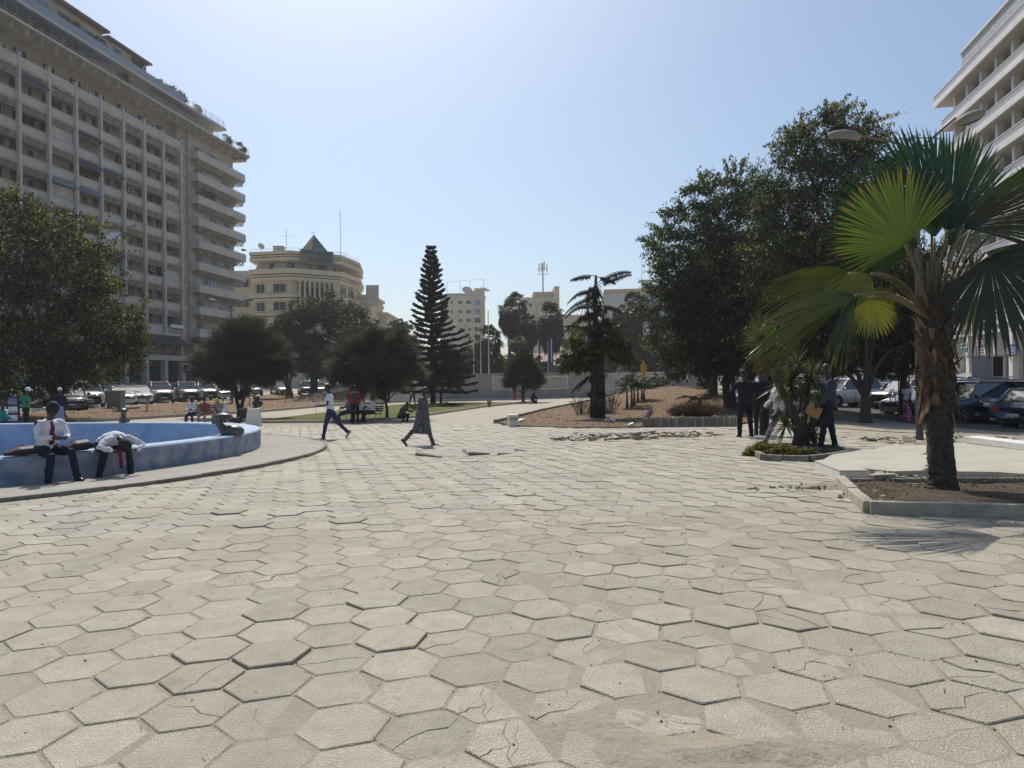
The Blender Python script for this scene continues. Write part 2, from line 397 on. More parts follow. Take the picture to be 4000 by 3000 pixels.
# kerbs round the beds
def onpath(name, label, cat, pts, w, h, m, seg=0.9, group=None, dz=0.0):
    r = root(name, label, cat, (0, 0, 0), group=group); curb('kerb_stone', pts, w, h, m, r, seg=seg, dz=dz); return r
onpath('kerb', 'low pale kerb along the foot of the dry bank behind the fountain', 'kerb', [p for p in pixpoly([(300, 1652), (723, 1627), (1000, 1612), (1250, 1590), (1560, 1562)])], 0.16, 0.16, kerbM, 1.2)
onpath('kerb', 'kerb edging the front and right side of the green lawn', 'kerb', pixpoly([(1010, 1654), (1330, 1652), (1600, 1635), (1750, 1612), (1900, 1590), (2060, 1573)]), 0.14, 0.13, kerbM, 1.0)
onpath('kerb', 'long white kerb between the parked cars and the brown bank', 'kerb', [(-24.6 - 0.1 * y, y) for y in (26, 40, 60, 80, 96)], 0.45, 0.2, whiteM, 2.0)
onpath('kerb', 'kerb from the stone block back along the sandy path', 'kerb', pixpoly([(1935, 1654), (2120, 1606), (2300, 1568)]), 0.2, 0.16, dkerbM, 1.0)
onpath('kerb', 'broken dark edging stones in front of the shaggy stump palm', 'kerb', pixpoly([(1960, 1664), (2260, 1674), (2500, 1672)]), 0.1, 0.07, dkerbM, 0.5)
onpath('kerb', 'kerb climbing beside the tree trunks on the right of the brown bed', 'kerb', pixpoly([(2733, 1508), (2869, 1572), (2940, 1610)]), 0.2, 0.2, kerbM, 1.0)

# ---- hexagonal paving
PA, PYAW, POX, POY = 0.412, -0.225, -0.25, 3.85
pave = root('pavement', None, None, (0, 0, 0)); del_ = None
pave['kind'] = 'structure'
def hexpts(r, j=0.0):
    return [V((r * math.cos(PI / 6 + k * PI / 3) * (1 + rng.uniform(-j, j)), r * math.sin(PI / 6 + k * PI / 3) * (1 + rng.uniform(-j, j)))) for k in range(6)]
def split(poly, p, d, gap, jag=0.10):
    """cut a convex piece in two along a jagged crack"""
    nrm = V((-d.y, d.x)); n = len(poly); hits = []
    for i in range(n):
        a, b = poly[i], poly[(i + 1) % n]; da, db = (a - p).dot(nrm), (b - p).dot(nrm)
        if (da >= 0) != (db >= 0): hits.append((i, a.lerp(b, da / (da - db))))
    if len(hits) != 2: return [poly]
    (i0, h0), (i1, h1) = hits; L_ = (h1 - h0).length
    line = [h0.lerp(h1, q) + nrm * rng.uniform(-jag, jag) * L_ * (1 if 0 < q < 1 else 0) for q in (0, .22, .45, .7, 1)]
    A = [q for q in poly[i0 + 1:i1 + 1]] + line[::-1]; B = [q for q in poly[i1 + 1:]] + [q for q in poly[:i0 + 1]] + line
    out = []
    for P_ in (A, B):
        c = sum(P_, V((0, 0))) / len(P_); out.append([q + (c - q).normalized() * gap for q in P_])
    return out
def tile_mesh(cracks, tone, name='paving_tile'):
    R = PA / math.sqrt(3) * rng.uniform(0.935, 0.965); polys = [hexpts(R, 0.012)]
    for c in range(cracks):
        i = rng.randrange(len(polys)); pl = polys.pop(i); cc = sum(pl, V((0, 0))) / len(pl); a = rng.uniform(0, PI)
        polys += split(pl, cc + V((rng.uniform(-.04, .04), rng.uniform(-.04, .04))), V((math.cos(a), math.sin(a))), rng.uniform(0.0005, 0.0016))
    vs = []; fs = []; cs = []
    for pl in polys:
        cc = sum(pl, V((0, 0))) / len(pl); n = len(pl); b = len(vs); dz = rng.uniform(-0.004, 0.003) if cracks else 0
        tx, ty = (rng.uniform(-.015, .015), rng.uniform(-.015, .015)) if cracks else (0, 0)
        for q in pl: e = (q - cc); ql = cc + e * (1 - 0.006 / max(e.length, .02)); vs.append((ql.x, ql.y, dz + (q.x - cc.x) * tx + (q.y - cc.y) * ty)); cs.append(tone)
        for q in pl: vs.append((q.x, q.y, dz - 0.005 + (q.x - cc.x) * tx + (q.y - cc.y) * ty)); cs.append(tone * 0.92)
        for q in pl: vs.append((q.x, q.y, -0.05)); cs.append(tone * 0.6)
        fs.append(tuple(range(b, b + n)))
        for i in range(n):
            j = (i + 1) % n; fs.append((b + n + i, b + n + j, b + j, b + i)); fs.append((b + 2 * n + i, b + 2 * n + j, b + n + j, b + n + i))
    me = bpy.data.meshes.new(name); me.from_pydata(vs, [], fs); me.materials.append(tileM)
    ca = me.color_attributes.new('Col', 'FLOAT_COLOR', 'POINT')
    for i, c in enumerate(cs): ca.data[i].color = (c, c * 0.985, c * 0.96, 1)
    me.update(); return me
tvars = [tile_mesh(0, rng.uniform(0.84, 1.12)) for _ in range(26)] + [tile_mesh(rng.choice((1, 1, 2, 2, 3)), rng.uniform(0.82, 1.1)) for _ in range(22)]
def inpoly(poly, x, y):
    c = False; j = len(poly) - 1
    for i in range(len(poly)):
        if (poly[i][1] > y) != (poly[j][1] > y) and x < (poly[j][0] - poly[i][0]) * (y - poly[i][1]) / (poly[j][1] - poly[i][1]) + poly[i][0]: c = not c
        j = i
    return c
slabp = pixpoly([(3195, 1836), (3255, 1797), (3380, 1778), (3640, 1760), (3850, 1742), (4200, 1735), (4500, 1885), (4150, 1890), (3990, 1883), (3900, 1876), (3760, 1873), (3620, 1868), (3490, 1872), (3400, 1862), (3300, 1846)])
bedp = pixpoly([(3283, 1900), (3395, 2010), (3750, 2022), (4300, 2040), (4500, 1900), (3300, 1892)])
dirtp = pixpoly([(3283, 1888), (3390, 1886), (3400, 1862), (3490, 1870), (3620, 1866), (3990, 1880), (4500, 1888), (4500, 1905), (3300, 1902)])
islp = pixpoly([(2925, 1765), (2985, 1805), (3180, 1808), (3330, 1785), (3270, 1755), (3050, 1745)])
lawnfront = pixpoly([(1000, 1655), (1330, 1653), (1600, 1636), (1700, 1660), (1935, 1664), (2260, 1676), (2500, 1676), (2880, 1672)])
rubble = (gp(2480, 1710).xy, 1.55); 
plaza = [V((-9.2, 2.0)), V((9, 2.0)), V((16.5, 15.5)), V((14.4, 18.8)), V((9.6, 21.3))] + lawnfront[::-1] + [V((-13, 27.5)), V((-17, 26.5)), V((-24, 27)), V((-24, 9))]
drape('joint_sand', plaza, 0.0185, sandM, 0.45)
from mathutils import noise as mn
def mound(x, y): return (lambda q: q * (1 + 0.9 * mn.noise(V((x * 7, y * 9, 0))) + .5 * mn.noise(V((x * 19, y * 25, 5)))) + 0.006 * mn.noise(V((x * 16, y * 18, 2))) * min(1, q * 60) - 0.012)(0
      + 0.014 * math.exp(-((x - 0.42) ** 2 / 0.10 + (y - 3.18) ** 2 / 0.022)) + 0.02 * math.exp(-((x + 2.0) ** 2 / 0.4 + (y - 5.0) ** 2 / 0.10)) + 0.03 * math.exp(-((x - 0.9) ** 2 / 0.3 + (y - 2.9) ** 2 / 0.02)))
for (mx0, mx1, my0, my1) in ((-0.5, 1.9, 2.72, 3.55),):
    drape('drifted_sand', [(mx0, my0), (mx1, my0), (mx1, my1), (mx0, my1)], 0.0172 + 0.0085, sandM, 0.045, noise=mound, kind='structure')
raised = {}
for k in range(26): raised[(rng.uniform(-4.5, 3), rng.uniform(3.2, 10))] = rng.uniform(0.004, 0.014)
for (ax_, ay_, h_) in ((-1.05, 5.3, .018), (-1.5, 4.2, .02), (-0.8, 4.25, .016), (-0.9, 4.9, .012), (-2.1, 4.1, .012)): raised[(ax_, ay_)] = h_
tiles = []
e1 = V((math.cos(PYAW), math.sin(PYAW))) * PA; e2 = V((math.cos(PYAW + 2 * PI / 3), math.sin(PYAW + 2 * PI / 3))) * PA
for i in range(-110, 111):
    for j in range(-30, 110):
        p = V((POX, POY)) + e1 * i + e2 * j
        if p.y < 2.4 or p.y > 31 or not inpoly(plaza, p.x, p.y): continue
        if abs(p.x) > 0.80 * p.y + 0.8: continue
        if (p - FC).length < AR + 0.12: continue
        if inpoly(slabp, p.x, p.y) or inpoly(bedp, p.x, p.y) or inpoly(islp, p.x, p.y): continue
        q = p - rubble[0]
        if inpoly(dirtp, p.x, p.y): continue
        if (q.x / 2.7) ** 2 + (q.y / 1.3) ** 2 < 0.95: continue
        if p.x > 8.6 and p.y > 13.2 and rng.random() < 0.55: continue
        u, v = pix(V((p.x, p.y, G(p.x, p.y)))); tiles.append((p, u, v))
tiles.sort(key=lambda t: t[0].length if (-80 < t[1] < 4080 and t[2] < 3120) else t[0].length + 100)
for k, (p, u, v) in enumerate(tiles[:300]):
    crk = rng.random() < (0.42 if p.x > -0.5 else 0.16)
    me = tvars[rng.randrange(26, 48)] if crk else tvars[rng.randrange(26)]
    h = sum(hh * math.exp(-((p.x - a) ** 2 + (p.y - b) ** 2) / 0.05) for (a, b), hh in raised.items())
    z = G(p.x, p.y) + 0.0235 + rng.uniform(-0.002, 0.003) + h
    link('paving_tile', me, pave, (p.x, p.y, z), (rng.gauss(0, 0.005) + h * 0.8, rng.gauss(0, 0.005) + G(p.x - .2, p.y) / .4 - G(p.x + .2, p.y) / .4, PYAW + rng.randrange(6) * PI / 3 + rng.gauss(0, 0.008)))
vs = []; fs = []; cs = []
for (p, u, v) in tiles[300:]:
    z = G(p.x, p.y) + 0.0245 + rng.uniform(-0.003, 0.005); tx, ty = rng.gauss(0, 0.007), rng.gauss(0, 0.007); far = p.length
    if rng.random() < 0.035: z += rng.uniform(0.004, 0.014)
    tone = rng.uniform(0.84, 1.12); R = PA / math.sqrt(3) * rng.uniform(0.93, 0.97); a0 = PYAW + PI / 6 + rng.gauss(0, 0.012)
    polys = [[V((math.cos(a0 + k * PI / 3), math.sin(a0 + k * PI / 3))) * R for k in range(6)]]
    if rng.random() < 0.3:
        for c in range(rng.choice((1, 1, 2))):
            pl = polys.pop(0); a = rng.uniform(0, PI); polys += split(pl, sum(pl, V((0, 0))) / len(pl), V((math.cos(a), math.sin(a))), rng.uniform(0.001, 0.003))
    for pl in polys:
        b = len(vs); n = len(pl); dzz = rng.uniform(-.004, .004) if len(polys) > 1 else 0
        for q in pl: vs.append((p.x + q.x, p.y + q.y, z + dzz + q.x * tx + q.y * ty)); cs.append((tone,) * 3)
        for q in pl: vs.append((p.x + q.x, p.y + q.y, z - 0.05)); cs.append((tone * .6,) * 3)
        fs.append(tuple(range(b, b + n))); fs += [(b + n + k, b + n + (k + 1) % n, b + (k + 1) % n, b + k) for k in range(n)]
me = bpy.data.meshes.new('paving_tile'); me.from_pydata(vs, [], fs); me.materials.append(tileM)
ca = me.color_attributes.new('Col', 'FLOAT_COLOR', 'POINT'); cc = np.ones((len(vs), 4), np.float32); cc[:, :3] = cs; ca.data.foreach_set('color', cc.ravel()); me.update()
o = link('paving_tiles_beyond', me, pave); o['kind'] = 'stuff'

def rubble_field(name, label, cx, cy, rx, ry, n, hmax, sz, seed, m=None):
    r_ = random.Random(seed); mb = MB()
    for k in range(n):
        a = r_.uniform(0, 2 * PI); q = math.sqrt(r_.random()); x, y = cx + rx * q * math.cos(a), cy + ry * q * math.sin(a)
        s = r_.uniform(*sz); R = Matrix.Rotation(r_.uniform(0, PI), 3, 'Z') @ Matrix.Rotation(r_.gauss(0, .2), 3, 'X') @ Matrix.Rotation(r_.gauss(0, .2), 3, 'Y')
        kk = r_.choice((3, 4, 5)); ph = r_.uniform(0, 6); c = V((x, y, G(x, y) + r_.uniform(0.0, hmax)))
        pl = [V((math.cos(ph + 2 * PI * i / kk + r_.uniform(-.3, .3)) * s, math.sin(ph + 2 * PI * i / kk) * s * r_.uniform(.6, 1), 0)) for i in range(kk)]
        vs = [c + R @ (q + V((0, 0, .022))) for q in pl] + [c + R @ (q - V((0, 0, .022))) for q in pl]
        mb.add(vs, [tuple(range(kk)), tuple(reversed(range(kk, 2 * kk)))] + [(kk + i, kk + (i + 1) % kk, (i + 1) % kk, i) for i in range(kk)])
    o = mb.build(name, m or MATS['broken slab']); props(o, label, 'rubble', None, 'stuff'); return o
mat('broken slab', (0.30, 0.26, 0.20), 0.85, var=0.22, scale=9, bump=0.003)
mat('brick red debris', (0.30, 0.12, 0.07), 0.9, var=0.3, scale=5)
drape('bare_dirt_strip', dirtp, 0.03, sandM, 0.2, noise=lambda x, y: .03 * mn.noise(V((x * 3, y * 3, 1))))
rubble_field('flagstone_fragments', 'broken pale flagstones tipped along the strip behind the palm bed', 4.9, 9.75, 1.7, .16, 36, .03, (.03, .12), 19)
drape('bare_dirt_patch', [(rubble[0].x + 2.75 * math.cos(a), rubble[0].y + 1.35 * math.sin(a)) for a in np.linspace(0, 2 * PI, 22)[:-1]], 0.022, sandM, 0.5)
rubble_field('broken_tile_rubble', 'low heap of broken paving slabs in the middle of the plaza', rubble[0].x, rubble[0].y, 2.5, 1.05, 190, 0.075, (0.06, 0.2), 3)
rubble_field('broken_tile_rubble', 'scattered broken slabs beside the parked cars on the right', 12.6, 16.6, 4.2, 2.2, 230, 0.05, (0.07, 0.2), 4)
rubble_field('broken_tile_rubble', 'small debris on the lifted slab edge behind the palm bed', 5.9, 10.3, 0.7, 0.35, 45, 0.09, (0.03, 0.09), 6)

# circular apron of the fountain with its lip
ap = [(FC.x + AR * math.cos(a), FC.y + AR * math.sin(a)) for a in np.linspace(0, 2 * PI, 73)[:-1]]
N_ = 96; vs = []; fs = []
for k in range(N_):
    a = 2 * PI * k / N_
    for r in (FR - .2, FR + .6, AR - .5, AR, AR): x, y = FC.x + r * math.cos(a), FC.y + r * math.sin(a); vs.append((x, y, G(x, y) + .085))
    vs[-1] = (vs[-1][0], vs[-1][1], vs[-1][2] - .12)
for k in range(N_):
    for i in range(4): fs.append((k * 5 + i, k * 5 + i + 1, ((k + 1) % N_) * 5 + i + 1, ((k + 1) % N_) * 5 + i))
me = bpy.data.meshes.new('fountain_apron'); me.from_pydata(vs, [], fs); me.materials.append(apronM); me.update(); link('fountain_apron', me)['kind'] = 'structure'
onpath('kerb', 'thin dark round kerb of the fountain apron', 'kerb', [(FC.x + (AR + .03) * math.cos(a), FC.y + (AR + .03) * math.sin(a)) for a in np.linspace(-2.6, 2.0, 60)], 0.10, 0.095, dkerbM, 0.9)

# concrete platform and its broken parts
drape('concrete_platform', slabp, 0.12, slabM, 0.6, side=0.2)
drape('palm_bed_soil', bedp, 0.05, MATS.setdefault('bed soil', world_mat('bed soil', lambda n, l, p, pos: (lambda a, b: (l.new(mixc(n, l, a, mixc(n, l, b, (0.29, 0.22, 0.15), (0.19, 0.135, 0.09)), (0.12, 0.09, 0.06)), p.inputs['Base Color']), bump(n, l, p, a, 0.03)))(noise(n, l, pos, 26, 6, 0.8, 0.4, 0.62), noise(n, l, pos, 3, 5)))), 0.25,
      noise=lambda x, y: 0.03 * math.sin(5 * x + 3 * y) * math.cos(4 * y - 2 * x) + 0.10 * math.exp(-((x - 5.15) ** 2 + (y - 8.2) ** 2) / 0.5) + 0.13 * math.exp(-((x - 6.2) ** 2 + (y - 7.9) ** 2) / 0.12))
c_ = [gp(3283, 1900), gp(3395, 2012), gp(4000, 2030), gp(4300, 2040)]
r_ = root('planting_bed_border', 'concrete border stones round the fan palm bed', 'kerb', (0, 0, 0))
curb('kerb_stone', [c_[0], c_[1]], 0.15, 0.15, kerbM, r_, gap=0.012, seg=0.5); curb('kerb_stone', [c_[1], c_[2], c_[3]], 0.15, 0.17, kerbM, r_, gap=0.01, seg=1.6)
curb('kerb_stone', [gp(3300, 1896), gp(3500, 1893), gp(4100, 1897)], 0.07, 0.1, dkerbM, r_, gap=0.01, seg=1.5)
# white tiled end block
a, b, c = gp(3183, 1843), gp(3280, 1885), gp(3392, 1882); r_ = root('white_step_block', 'white rendered step block at the corner of the cream platform', 'step', a)
d = (b - a); e = (c - b); mb = MB(); P4 = [V((0, 0)), d.xy, (d + e).xy, (e + V((.1, .35, 0))).xy]
mb.prism([tuple(p) for p in P4], -0.05, 0.17); mb.build('block', whiteM, r_, bevel=0.008)
mb = MB(); cc_ = sum(P4, V((0, 0))) / 4; mb.prism([tuple(cc_ + (p - cc_) * 1.015) for p in P4], 0.171, 0.185); mb.build('top_slab', slabM, r_)
r_ = root('loose_kerb_block', 'loose rectangular concrete block lying behind the palm bed border', 'block', gp(3445, 1893), rz=0.1)
MB().box((0, 0, 0.09), (0.36, 0.14, 0.13), 0.1).build('block', kerbM, r_, bevel=0.01)
a, b = gp(3800, 1752), gp(4150, 1800); r_ = root('white_kerb_block', 'long white kerb block lying on the far side of the cream platform', 'kerb', (a + b) / 2, rz=math.atan2((b - a).y, (b - a).x))
MB().box((0, 0, 0.2), ((b - a).length, 0.42, 0.14)).build('block', whiteM, r_, bevel=0.012); MB().box((0, 0, 0.125), ((b - a).length + .02, .3, .03)).build('bedding', kerbM, r_)
# sand heap near the block
def heap(name, label, c, rx, ry, h, m, seed):
    r_ = random.Random(seed); vs = []; N = 26; M_ = 9
    for j in range(M_ + 1):
        q = j / M_
        for k in range(N):
            a = 2 * PI * k / N; w = 1 + 0.2 * math.sin(3 * a + seed) + 0.1 * r_.uniform(-1, 1); x, y = rx * q * w * math.cos(a), ry * q * w * math.sin(a)
            vs.append((x, y, h * (1 - q * q) * (0.8 + 0.3 * r_.random()) - 0.01 + G(c.x + x, c.y + y) - G(c.x, c.y)))
    fs = [(j * N + k, j * N + (k + 1) % N, (j + 1) * N + (k + 1) % N, (j + 1) * N + k) for j in range(M_) for k in range(N)]
    me = bpy.data.meshes.new(name); me.from_pydata(vs, [], [tuple(reversed(f)) for f in fs]); me.materials.append(m); me.polygons.foreach_set('use_smooth', [True] * len(fs)); me.update()
    o = link(name, me, None, c); props(o, label, 'heap'); return o
heap('sand_heap', 'small heap of sand and stones before the white step block', gp(3215, 1912) + V((0, 0, .03)), 0.42, 0.22, 0.07, sandM, 5)
rubble_field('stone_debris', 'little stones and scraps scattered on the sand heap', gp(3200, 1915).x, gp(3200, 1915).y, 0.4, 0.2, 34, 0.07, (0.008, 0.028), 8)
rubble_field('stone_debris', 'small stones lying on the soil round the fan palm', gp(3520, 1955).x + .1, gp(3520, 1955).y, 0.9, 0.45, 60, 0.08, (0.01, 0.05), 9)
# broken sunken curbs in the plaza middle
mb = MB()
for (x0, y0, x1, y1, w) in ((1630, 1783, 1725, 1792, .09), (1818, 1768, 1832, 1782, .1), (1830, 1784, 1912, 1780, .12), (1948, 1782, 1995, 1777, .05), (2012, 1765, 2058, 1767, .05)):
    p, q = gp(x0, y0), gp(x1, y1); mb.tube([p + V((0, 0, .03)), q + V((0, 0, .02))], [(.05, w), (.02, w * .5)], 6)
props(mb.build('sunken_edging_fragments', dkerbM), 'dark cracked edging pieces sticking up mid plaza in front of the robed walker', 'edging', None, 'stuff')
drape('worn_screed_patch', pixpoly([(1640, 1785), (1700, 1765), (1880, 1758), (2010, 1752), (2030, 1768), (1990, 1782), (1860, 1788)]), 0.031, apronM, 0.3)

# grit, twigs and dry scraps lying in the joints near the camera
r_ = random.Random(66); mb = MB(); P_ = [t[0] for t in tiles[:420]]
for k in range(1500):
    p = P_[r_.randrange(len(P_))]; a = PYAW + PI / 6 + r_.randrange(6) * PI / 3 + r_.uniform(-.5, .5); d = PA / math.sqrt(3) * r_.uniform(.93, 1.02) * (1 if r_.random() < .75 else r_.random()); x, y = p.x + d * math.cos(a), p.y + d * math.sin(a); z = G(x, y) + (.021 if d > .2 else .027); s = r_.uniform(.002, .006)
    if r_.random() < .55: mb.box((x, y, z), (s * 2, s * 1.6, s * 1.3), r_.uniform(0, 3))
    else: l = r_.uniform(.01, .05); b = r_.uniform(0, 6.3); mb.tube([(x, y, z + .002), (x + l * math.cos(b), y + l * math.sin(b), z + r_.uniform(.002, .012))], .0012, 3, caps=False)
o = mb.build('joint_grit', mat('grit and straw', (0.16, 0.125, 0.08), .95, var=.4, scale=3), None); o['kind'] = 'stuff'; o['label'] = 'grit and straw caught in the joints of the near paving'
rng = random.Random(21)
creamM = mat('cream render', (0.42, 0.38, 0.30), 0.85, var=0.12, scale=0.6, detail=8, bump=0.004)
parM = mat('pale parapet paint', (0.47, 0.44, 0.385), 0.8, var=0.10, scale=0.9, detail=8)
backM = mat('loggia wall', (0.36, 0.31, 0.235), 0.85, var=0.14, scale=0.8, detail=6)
colM = mat('column paint', (0.49, 0.465, 0.42), 0.8, var=0.10, scale=1.2, detail=6)
louM = mat('louvre concrete', (0.42, 0.37, 0.28), 0.85, var=0.2, scale=1.5, detail=6)
glassM = mat('dark window glass', (0.022, 0.022, 0.022), 0.22, var=0.4, scale=0.5, spec=0.35)
blueglassM = mat('sky reflecting glass', (0.10, 0.16, 0.22), 0.05, var=0.3, scale=0.5, spec=1.0, metal=0.3)
wframeM = mat('white window frame', (0.55, 0.53, 0.48), 0.6, var=0.08)
shutM = mat('roller shutter', (0.50, 0.47, 0.41), 0.7, var=0.12, scale=2)
darkM = mat('dark void', (0.022, 0.02, 0.018), 0.9, var=0.3, scale=1)
awnM = mat('blue awning cloth', (0.030, 0.055, 0.13), 0.8, var=0.25, scale=1.5)
awn2M = mat('faded blue awning', (0.14, 0.20, 0.27), 0.8, var=0.2, scale=1.5)
navyM = mat('navy canvas', (0.025, 0.03, 0.05), 0.85, var=0.25, scale=1.5)
metalM = mat('grey painted metal', (0.33, 0.34, 0.34), 0.45, metal=0.4, var=0.15)
railM = mat('thin rail metal', (0.30, 0.31, 0.33), 0.4, metal=0.6)
railglassM = mat('balustrade glass', (0.22, 0.27, 0.30), 0.25, var=0.1, spec=0.6)
acM = mat('air conditioner casing', (0.50, 0.48, 0.44), 0.6, var=0.1)
signM = mat('sign blue', (0.015, 0.03, 0.13), 0.5, var=0.12)
signwM = mat('sign white', (0.62, 0.65, 0.70), 0.5, var=0.05)
roofM = mat('roof felt', (0.22, 0.2, 0.18), 0.9, var=0.2)
tilM = mat('roof tile brown', (0.17, 0.12, 0.09), 0.85, var=0.2, scale=2)

def frame_of(px, py_or_depth): return
def win_mesh(name, w, h, m, cols=2, pm=None):
    mb = MB(); t = 0.06
    mb.box((0, 0, h / 2 - t / 2), (w, .08, t)).box((0, 0, -h / 2 + t / 2), (w, .1, t)).box((-w / 2 + t / 2, 0, 0), (t, .08, h)).box((w / 2 - t / 2, 0, 0), (t, .08, h))
    for i in range(1, cols): mb.box((-w / 2 + w * i / cols, 0, 0), (t * .8, .07, h))
    return mb.mesh('window', m), MB().box((0, 0.02, 0), (w - .04, .03, h - .04)).mesh('pane', pm or glassM)
def window(par, meshes, x, y, z, rz=0.0, pane=True):
    o = link('window', meshes[0], par, (x, y, z), (0, 0, rz))
    if pane: link('pane', meshes[1], o)
    return o
def satdish(par_or_none, loc, r, rz, name='satellite_dish', label=None, z=0.5, m=None):
    t = root(name, label, 'satellite dish' if label else None, loc, rz) if par_or_none is None else None
    return t
def dish(label, loc, r, rz, el=0.7, mh=0.6, m=None):
    t = root('satellite_dish', label, 'dish', loc, rz)
    R = Matrix.Rotation(-el, 3, 'X'); mb = MB(); prof = [(r * q, -0.22 * r * (1 - q * q)) for q in (0.02, .4, .7, .9, 1)]
    vs = []; n = 18
    for (a, z) in prof:
        for k in range(n): vs.append(V((0, 0, mh)) + Matrix.Rotation(PI / 2 - el, 3, 'X') @ V((a * math.cos(2 * PI * k / n), a * math.sin(2 * PI * k / n), z)))
    mb.add(vs, [(i * n + k, i * n + (k + 1) % n, (i + 1) * n + (k + 1) % n, (i + 1) * n + k) for i in range(4) for k in range(n)])
    mb.build('reflector', m or acM, t, smooth=True)
    MB().tube([(0, 0, 0), (0, 0, mh)], .04, 6).build('mast', metalM, t)
    MB().tube([(0, 0, mh - r * .6), (0, -r * .9, mh + r * .1)], .02, 5).ball((0, -r * .9, mh + r * .1), .06, 6, 4).build('feed_arm', metalM, t)
    return t
def mast(label, loc, h, arms=(), r=0.03, name='aerial', cat='aerial'):
    t = root(name, label, cat, loc); MB().tube([(0, 0, 0), (0, 0, h)], r, 5).build('pole', railM, t)
    mb = MB()
    for (z, L, a) in arms: mb.tube([(-L / 2 * math.cos(a), -L / 2 * math.sin(a), z), (L / 2 * math.cos(a), L / 2 * math.sin(a), z)], r * .6, 4)
    if arms: mb.build('aerial_rods', railM, t)
    return t

# ============================================================ left block
AB = math.atan2(0.986, 0.165)
b1 = root('apartment_block', 'long tall cream apartment block with loggias, louvres and planted roof terraces on the left', 'building', (-45.2, 94.8, 0), rz=AB)
P = [9.7 + 3.12 * k for k in range(9)]
BAY = 3.65; NB = 12; X0 = -BAY * NB; X1 = 13.1
def part(name, m, fn, par=b1, **k): mb = MB(); fn(mb); return mb.build(name, m, par, **k)
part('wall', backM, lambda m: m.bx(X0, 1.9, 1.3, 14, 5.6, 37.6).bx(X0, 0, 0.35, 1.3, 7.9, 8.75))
part('wall', creamM, lambda m: m.bx(1.9, X1 - .1, 0.0, 14, 5.6, 37.55).bx(0.0, 1.9, 0.35, 13.9, 5.55, 37.5))
part('side_wall', creamM, lambda m: m.bx(-0.12, 0.12, -0.02, 1.3, 5.6, 35.0))
part('cornice', parM, lambda m: m.bx(X0, X1 + .1, -0.5, 0.4, 5.0, 5.65).bx(X0, 0.1, -0.15, 0.4, 8.35, 8.75))
part('arcade_back_wall', darkM, lambda m: m.bx(X0, X1, 2.2, 2.4, 0.0, 5.3))
for k in range(-NB, 4):
    part('arcade_pillar', colM, lambda m: m.box((k * BAY, 0.05, 2.65), (0.6, 0.7, 5.0)))
    if k < 3: window(b1, WS, k * BAY + 1.8, 2.15, 1.9, pane=True) if False else None
for k in range(NB + 1): part('column', colM, lambda m: m.box((-k * BAY, -0.16, 22.0), (0.30, 0.42, 27.0)))
par_me = MB().box((0, 0.05, -0.45), (BAY - .3, 0.14, 0.90)).box((0, 0.0, -0.02), (BAY - .3, 0.24, 0.05)).mesh('parapet', parM)
slab_me = MB().box((0, .65, -0.98), (BAY - .02, 1.28, 0.14)).mesh('floor_slab', creamM)
mb = MB()
for i in range(5): mb.box((0, -0.06, -1.12 - 0.17 * i), (BAY - .3, 0.16, 0.065), R=Matrix.Rotation(0.3, 3, 'X'))
for x in (-1.1, 0, 1.1): mb.box((x, 0.02, -1.42), (0.05, 0.18, 0.72))
mb.cur = 1; mb.box((0, .34, -1.48), (BAY - .3, .04, .84)); mb.cur = 0  # added dark board: its colour stands in for the shaded soffit
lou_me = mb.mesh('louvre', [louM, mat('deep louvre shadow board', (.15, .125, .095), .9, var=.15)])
WD = win_mesh('w', 1.75, 1.6, wframeM, 2); WS = win_mesh('w', 0.7, 1.7, wframeM, 1); WB = win_mesh('w', 1.7, 1.4, wframeM, 3); WBB = win_mesh('w', 1.7, 1.4, wframeM, 2, blueglassM)
door_me = (MB().box((0, 0, 0), (0.85, .08, 2.1)).mesh('window', wframeM), MB().box((0, -0.02, 0), (0.7, .08, 1.95)).mesh('pane', glassM))
ac_me = MB().box((0, 0, 0), (0.8, 0.35, 0.6)).mesh('air_conditioner', acM); fan_me = MB().tube([(0, -.19, 0), (0, -.2, 0)], .22, 12).mesh('fan_grille', darkM)
def acunit(x, y, z):
    o = link('air_conditioner', ac_me, b1, (x, y, z)); link('fan_grille', fan_me, o)
open_side = set()
for i in range(NB):
    xc = -BAY * (i + 0.5)
    for k in range(0, 9):
        z = P[k]
        if k < 8: link('parapet', par_me, b1, (xc, 0, z))
        if k < 8: link('floor_slab', slab_me, b1, (xc, 0, z))
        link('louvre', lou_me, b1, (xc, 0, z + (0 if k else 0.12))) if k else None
        if k < 8:
            r = rng.random()
            dx = 0.75 if (i + k) % 3 else -0.7
            if r < 0.86: window(b1, WD, xc - dx, 1.26, z + 0.85)
            if r < 0.6: window(b1, WS, xc + 0.95 * (1 if dx > 0 else -1), 1.26, z + 0.75)
            if 0.6 < r < 0.75: window(b1, door_me, xc + 0.9, 1.26, z + 0.2)
            if rng.random() < 0.22: acunit(xc + rng.uniform(-1, 1), 1.0, z + rng.uniform(0.3, 1.1))
            if rng.random() < 0.10:
                part('infill_panel', signwM if rng.random() < .3 else parM, lambda m: m.bx(xc - 1.65, xc + 1.65, 0.1, 0.2, z, z + 1.25))
# top band over the bays, continuous
part('top_band', parM, lambda m: m.bx(X0, 0.15, -0.30, 0.25, 33.95, 35.0).bx(X0, 1.9, -.2, 1.3, 33.75, 33.95))
for i in range(NB): part('scupper_block', louM, lambda m: m.box((-BAY * (i + .3), -0.36, 33.72), (.35, .2, .1)).box((-BAY * (i + .75), -0.36, 33.72), (.35, .2, .1)))
for i in range(NB):
    xc = -BAY * (i + 0.5); window(b1, WB, xc - .2, 1.27, 35.9)
    if i % 3 == 1: acunit(xc + 1.2, 1.0, 35.7)
